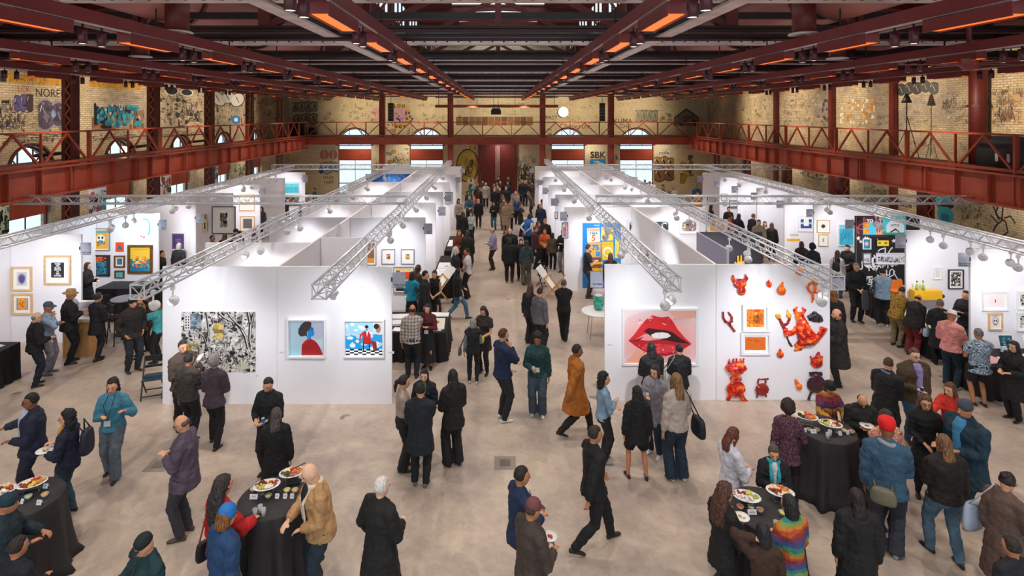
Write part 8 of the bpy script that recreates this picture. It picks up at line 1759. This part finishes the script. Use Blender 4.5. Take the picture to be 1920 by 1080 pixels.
# ---------- light ----------
WARM = (1.0,.90,.78); COOL = (.94,.96,1.0)
for i, x in enumerate(RX):
    for k_ in range(6):
        y = 4.8+2.3*3*k_ - (0 if i % 2 else 0)
        spot('hall_lamp', (x, y+.15, 7.33), (x, y+.15, 0), HALL_W, WARM, 128, .8, .06)
def bl(x, y, tgt, p, size=85): spot('booth_lamp', (x,y,3.05), tgt, p, COOL, size, .9, .05)
# left centre front wall, right centre front wall
bl(-6.0,10.1,(-6.3,12.6,1.7),BW*1.0); bl(-2.98,10.6,(-3.6,12.6,1.6),BW*1.0)
bl(3.05,10.2,(3.4,12.78,1.6),BW*.9); bl(5.95,10.3,(6.3,12.78,1.6),BW*1.1)
for y in (16.0,19.4,21.5,24.4,27.3,33.2): bl(-11.6,y-2.2,(-12.8,y,1.7),BW)
for y in (14.3,16.56,18.9,21.4,23.6,26.1,28.2,30.5): bl(11.7,y-1.9,(13.2,y,1.7),BW*.8)
for y in (14.95,18.65,21.75,28.4,32.2): bl(-6.2,y-1.7,(-6.0,y,1.7),BW*.7)
for y in (18.65,21.75,24.8,28.4,32.2): bl(-3.2,y-1.9,(-3.6,y,1.7),BW*.8)
for y in (20.7,24.0,27.3,30.8,33.9): bl(3.2,y-2.2,(3.8,y,1.7),BW); 
for y in (16.3,20.7,24.0,27.3,30.8): bl(6.2,y-2.0,(6.3,y,1.7),BW*.8)
bl(3.1,15.5,(4.9,16.5,1.5),BW*.8)
# warm wall washers on the balconies
for y in (18.3,23.0,27.8,32.5,37.5):
    spot('wall_washer', (12.5, y, 7.3), (17.2, y, 6.6), WASH*1.5, (1,.86,.66), 75, 1, .06)
    spot('wall_washer', (-12.5, y, 7.3), (-17.2, y, 6.6), WASH*1.3, (1,.88,.72), 75, 1, .06)
for x in (-11,-5.6,0.2,5.8,11): spot('wall_washer', (x, 41.5, 7.3), (x, 46.5, 6.6), WASH*1.2, (1,.86,.62), 85, 1, .06)
TUBE = mat('tube_lamp_white','#ffffff',.3,emit='#fff6e6',es=3)
for s_, ys in ((-1,(14,18.3,23.2,28.1,33,37.9)),(1,(14,18.3,23.2,28.1,33,37.9))):
    for i, y in enumerate(ys):
        q = empty('batten_lamp', (s_*15.9,y,4.525), 0, 'white batten lamp under the %s balcony, %s from the front' % ('left' if s_ < 0 else 'right', ORD[i]), 'lamp', 'batten lamps under the balconies')
        MB().box(-.06,.06,-.45,.45,.03,.08).build('housing', WHITEPL, q); MB().tube([(0,-.42,.015),(0,.42,.015)],.016,8).build('tube', TUBE, q)
        spot('batten_light', (s_*15.9,y,4.45), (s_*17.2,y,1.5), UND, (1,.93,.80), 150, 1, .08)
for i, x in enumerate((-11.2,-7.4,0.2,7.6,13)):
    q = empty('batten_lamp', (x,45.2,4.525), 0, 'white batten lamp under the far end balcony, %s from the left' % ORD[i], 'lamp', 'batten lamps under the balconies')
    MB().box(-.45,.45,-.06,.06,.03,.08).build('housing', WHITEPL, q); MB().tube([(-.42,0,.015),(.42,0,.015)],.016,8).build('tube', TUBE, q)
    spot('batten_light', (x,45.2,4.45), (x,46.5,1.5), UND*1.2, (1,.93,.80), 150, 1, .08)
nl = bpy.data.lights.new('neon_glow','POINT'); nl.energy = 22; nl.color = (.25,.75,1); nl.shadow_soft_size = .02; no = bpy.data.objects.new('neon_glow', nl); COL.objects.link(no); no.location = (xat(262,19.2), 19.2, zat(427,19.3))
w = bpy.data.worlds.new('daylight'); S.world = w; w.use_nodes = True; bg = w.node_tree.nodes['Background']
bg.inputs['Color'].default_value = (.80,.93,1.0,1); bg.inputs['Strength'].default_value = 1.25
S.view_settings.view_transform = 'Standard'; S.view_settings.look = 'None'; S.view_settings.gamma = 1; S.view_settings.use_curve_mapping = False
S.view_settings.exposure = 0.0
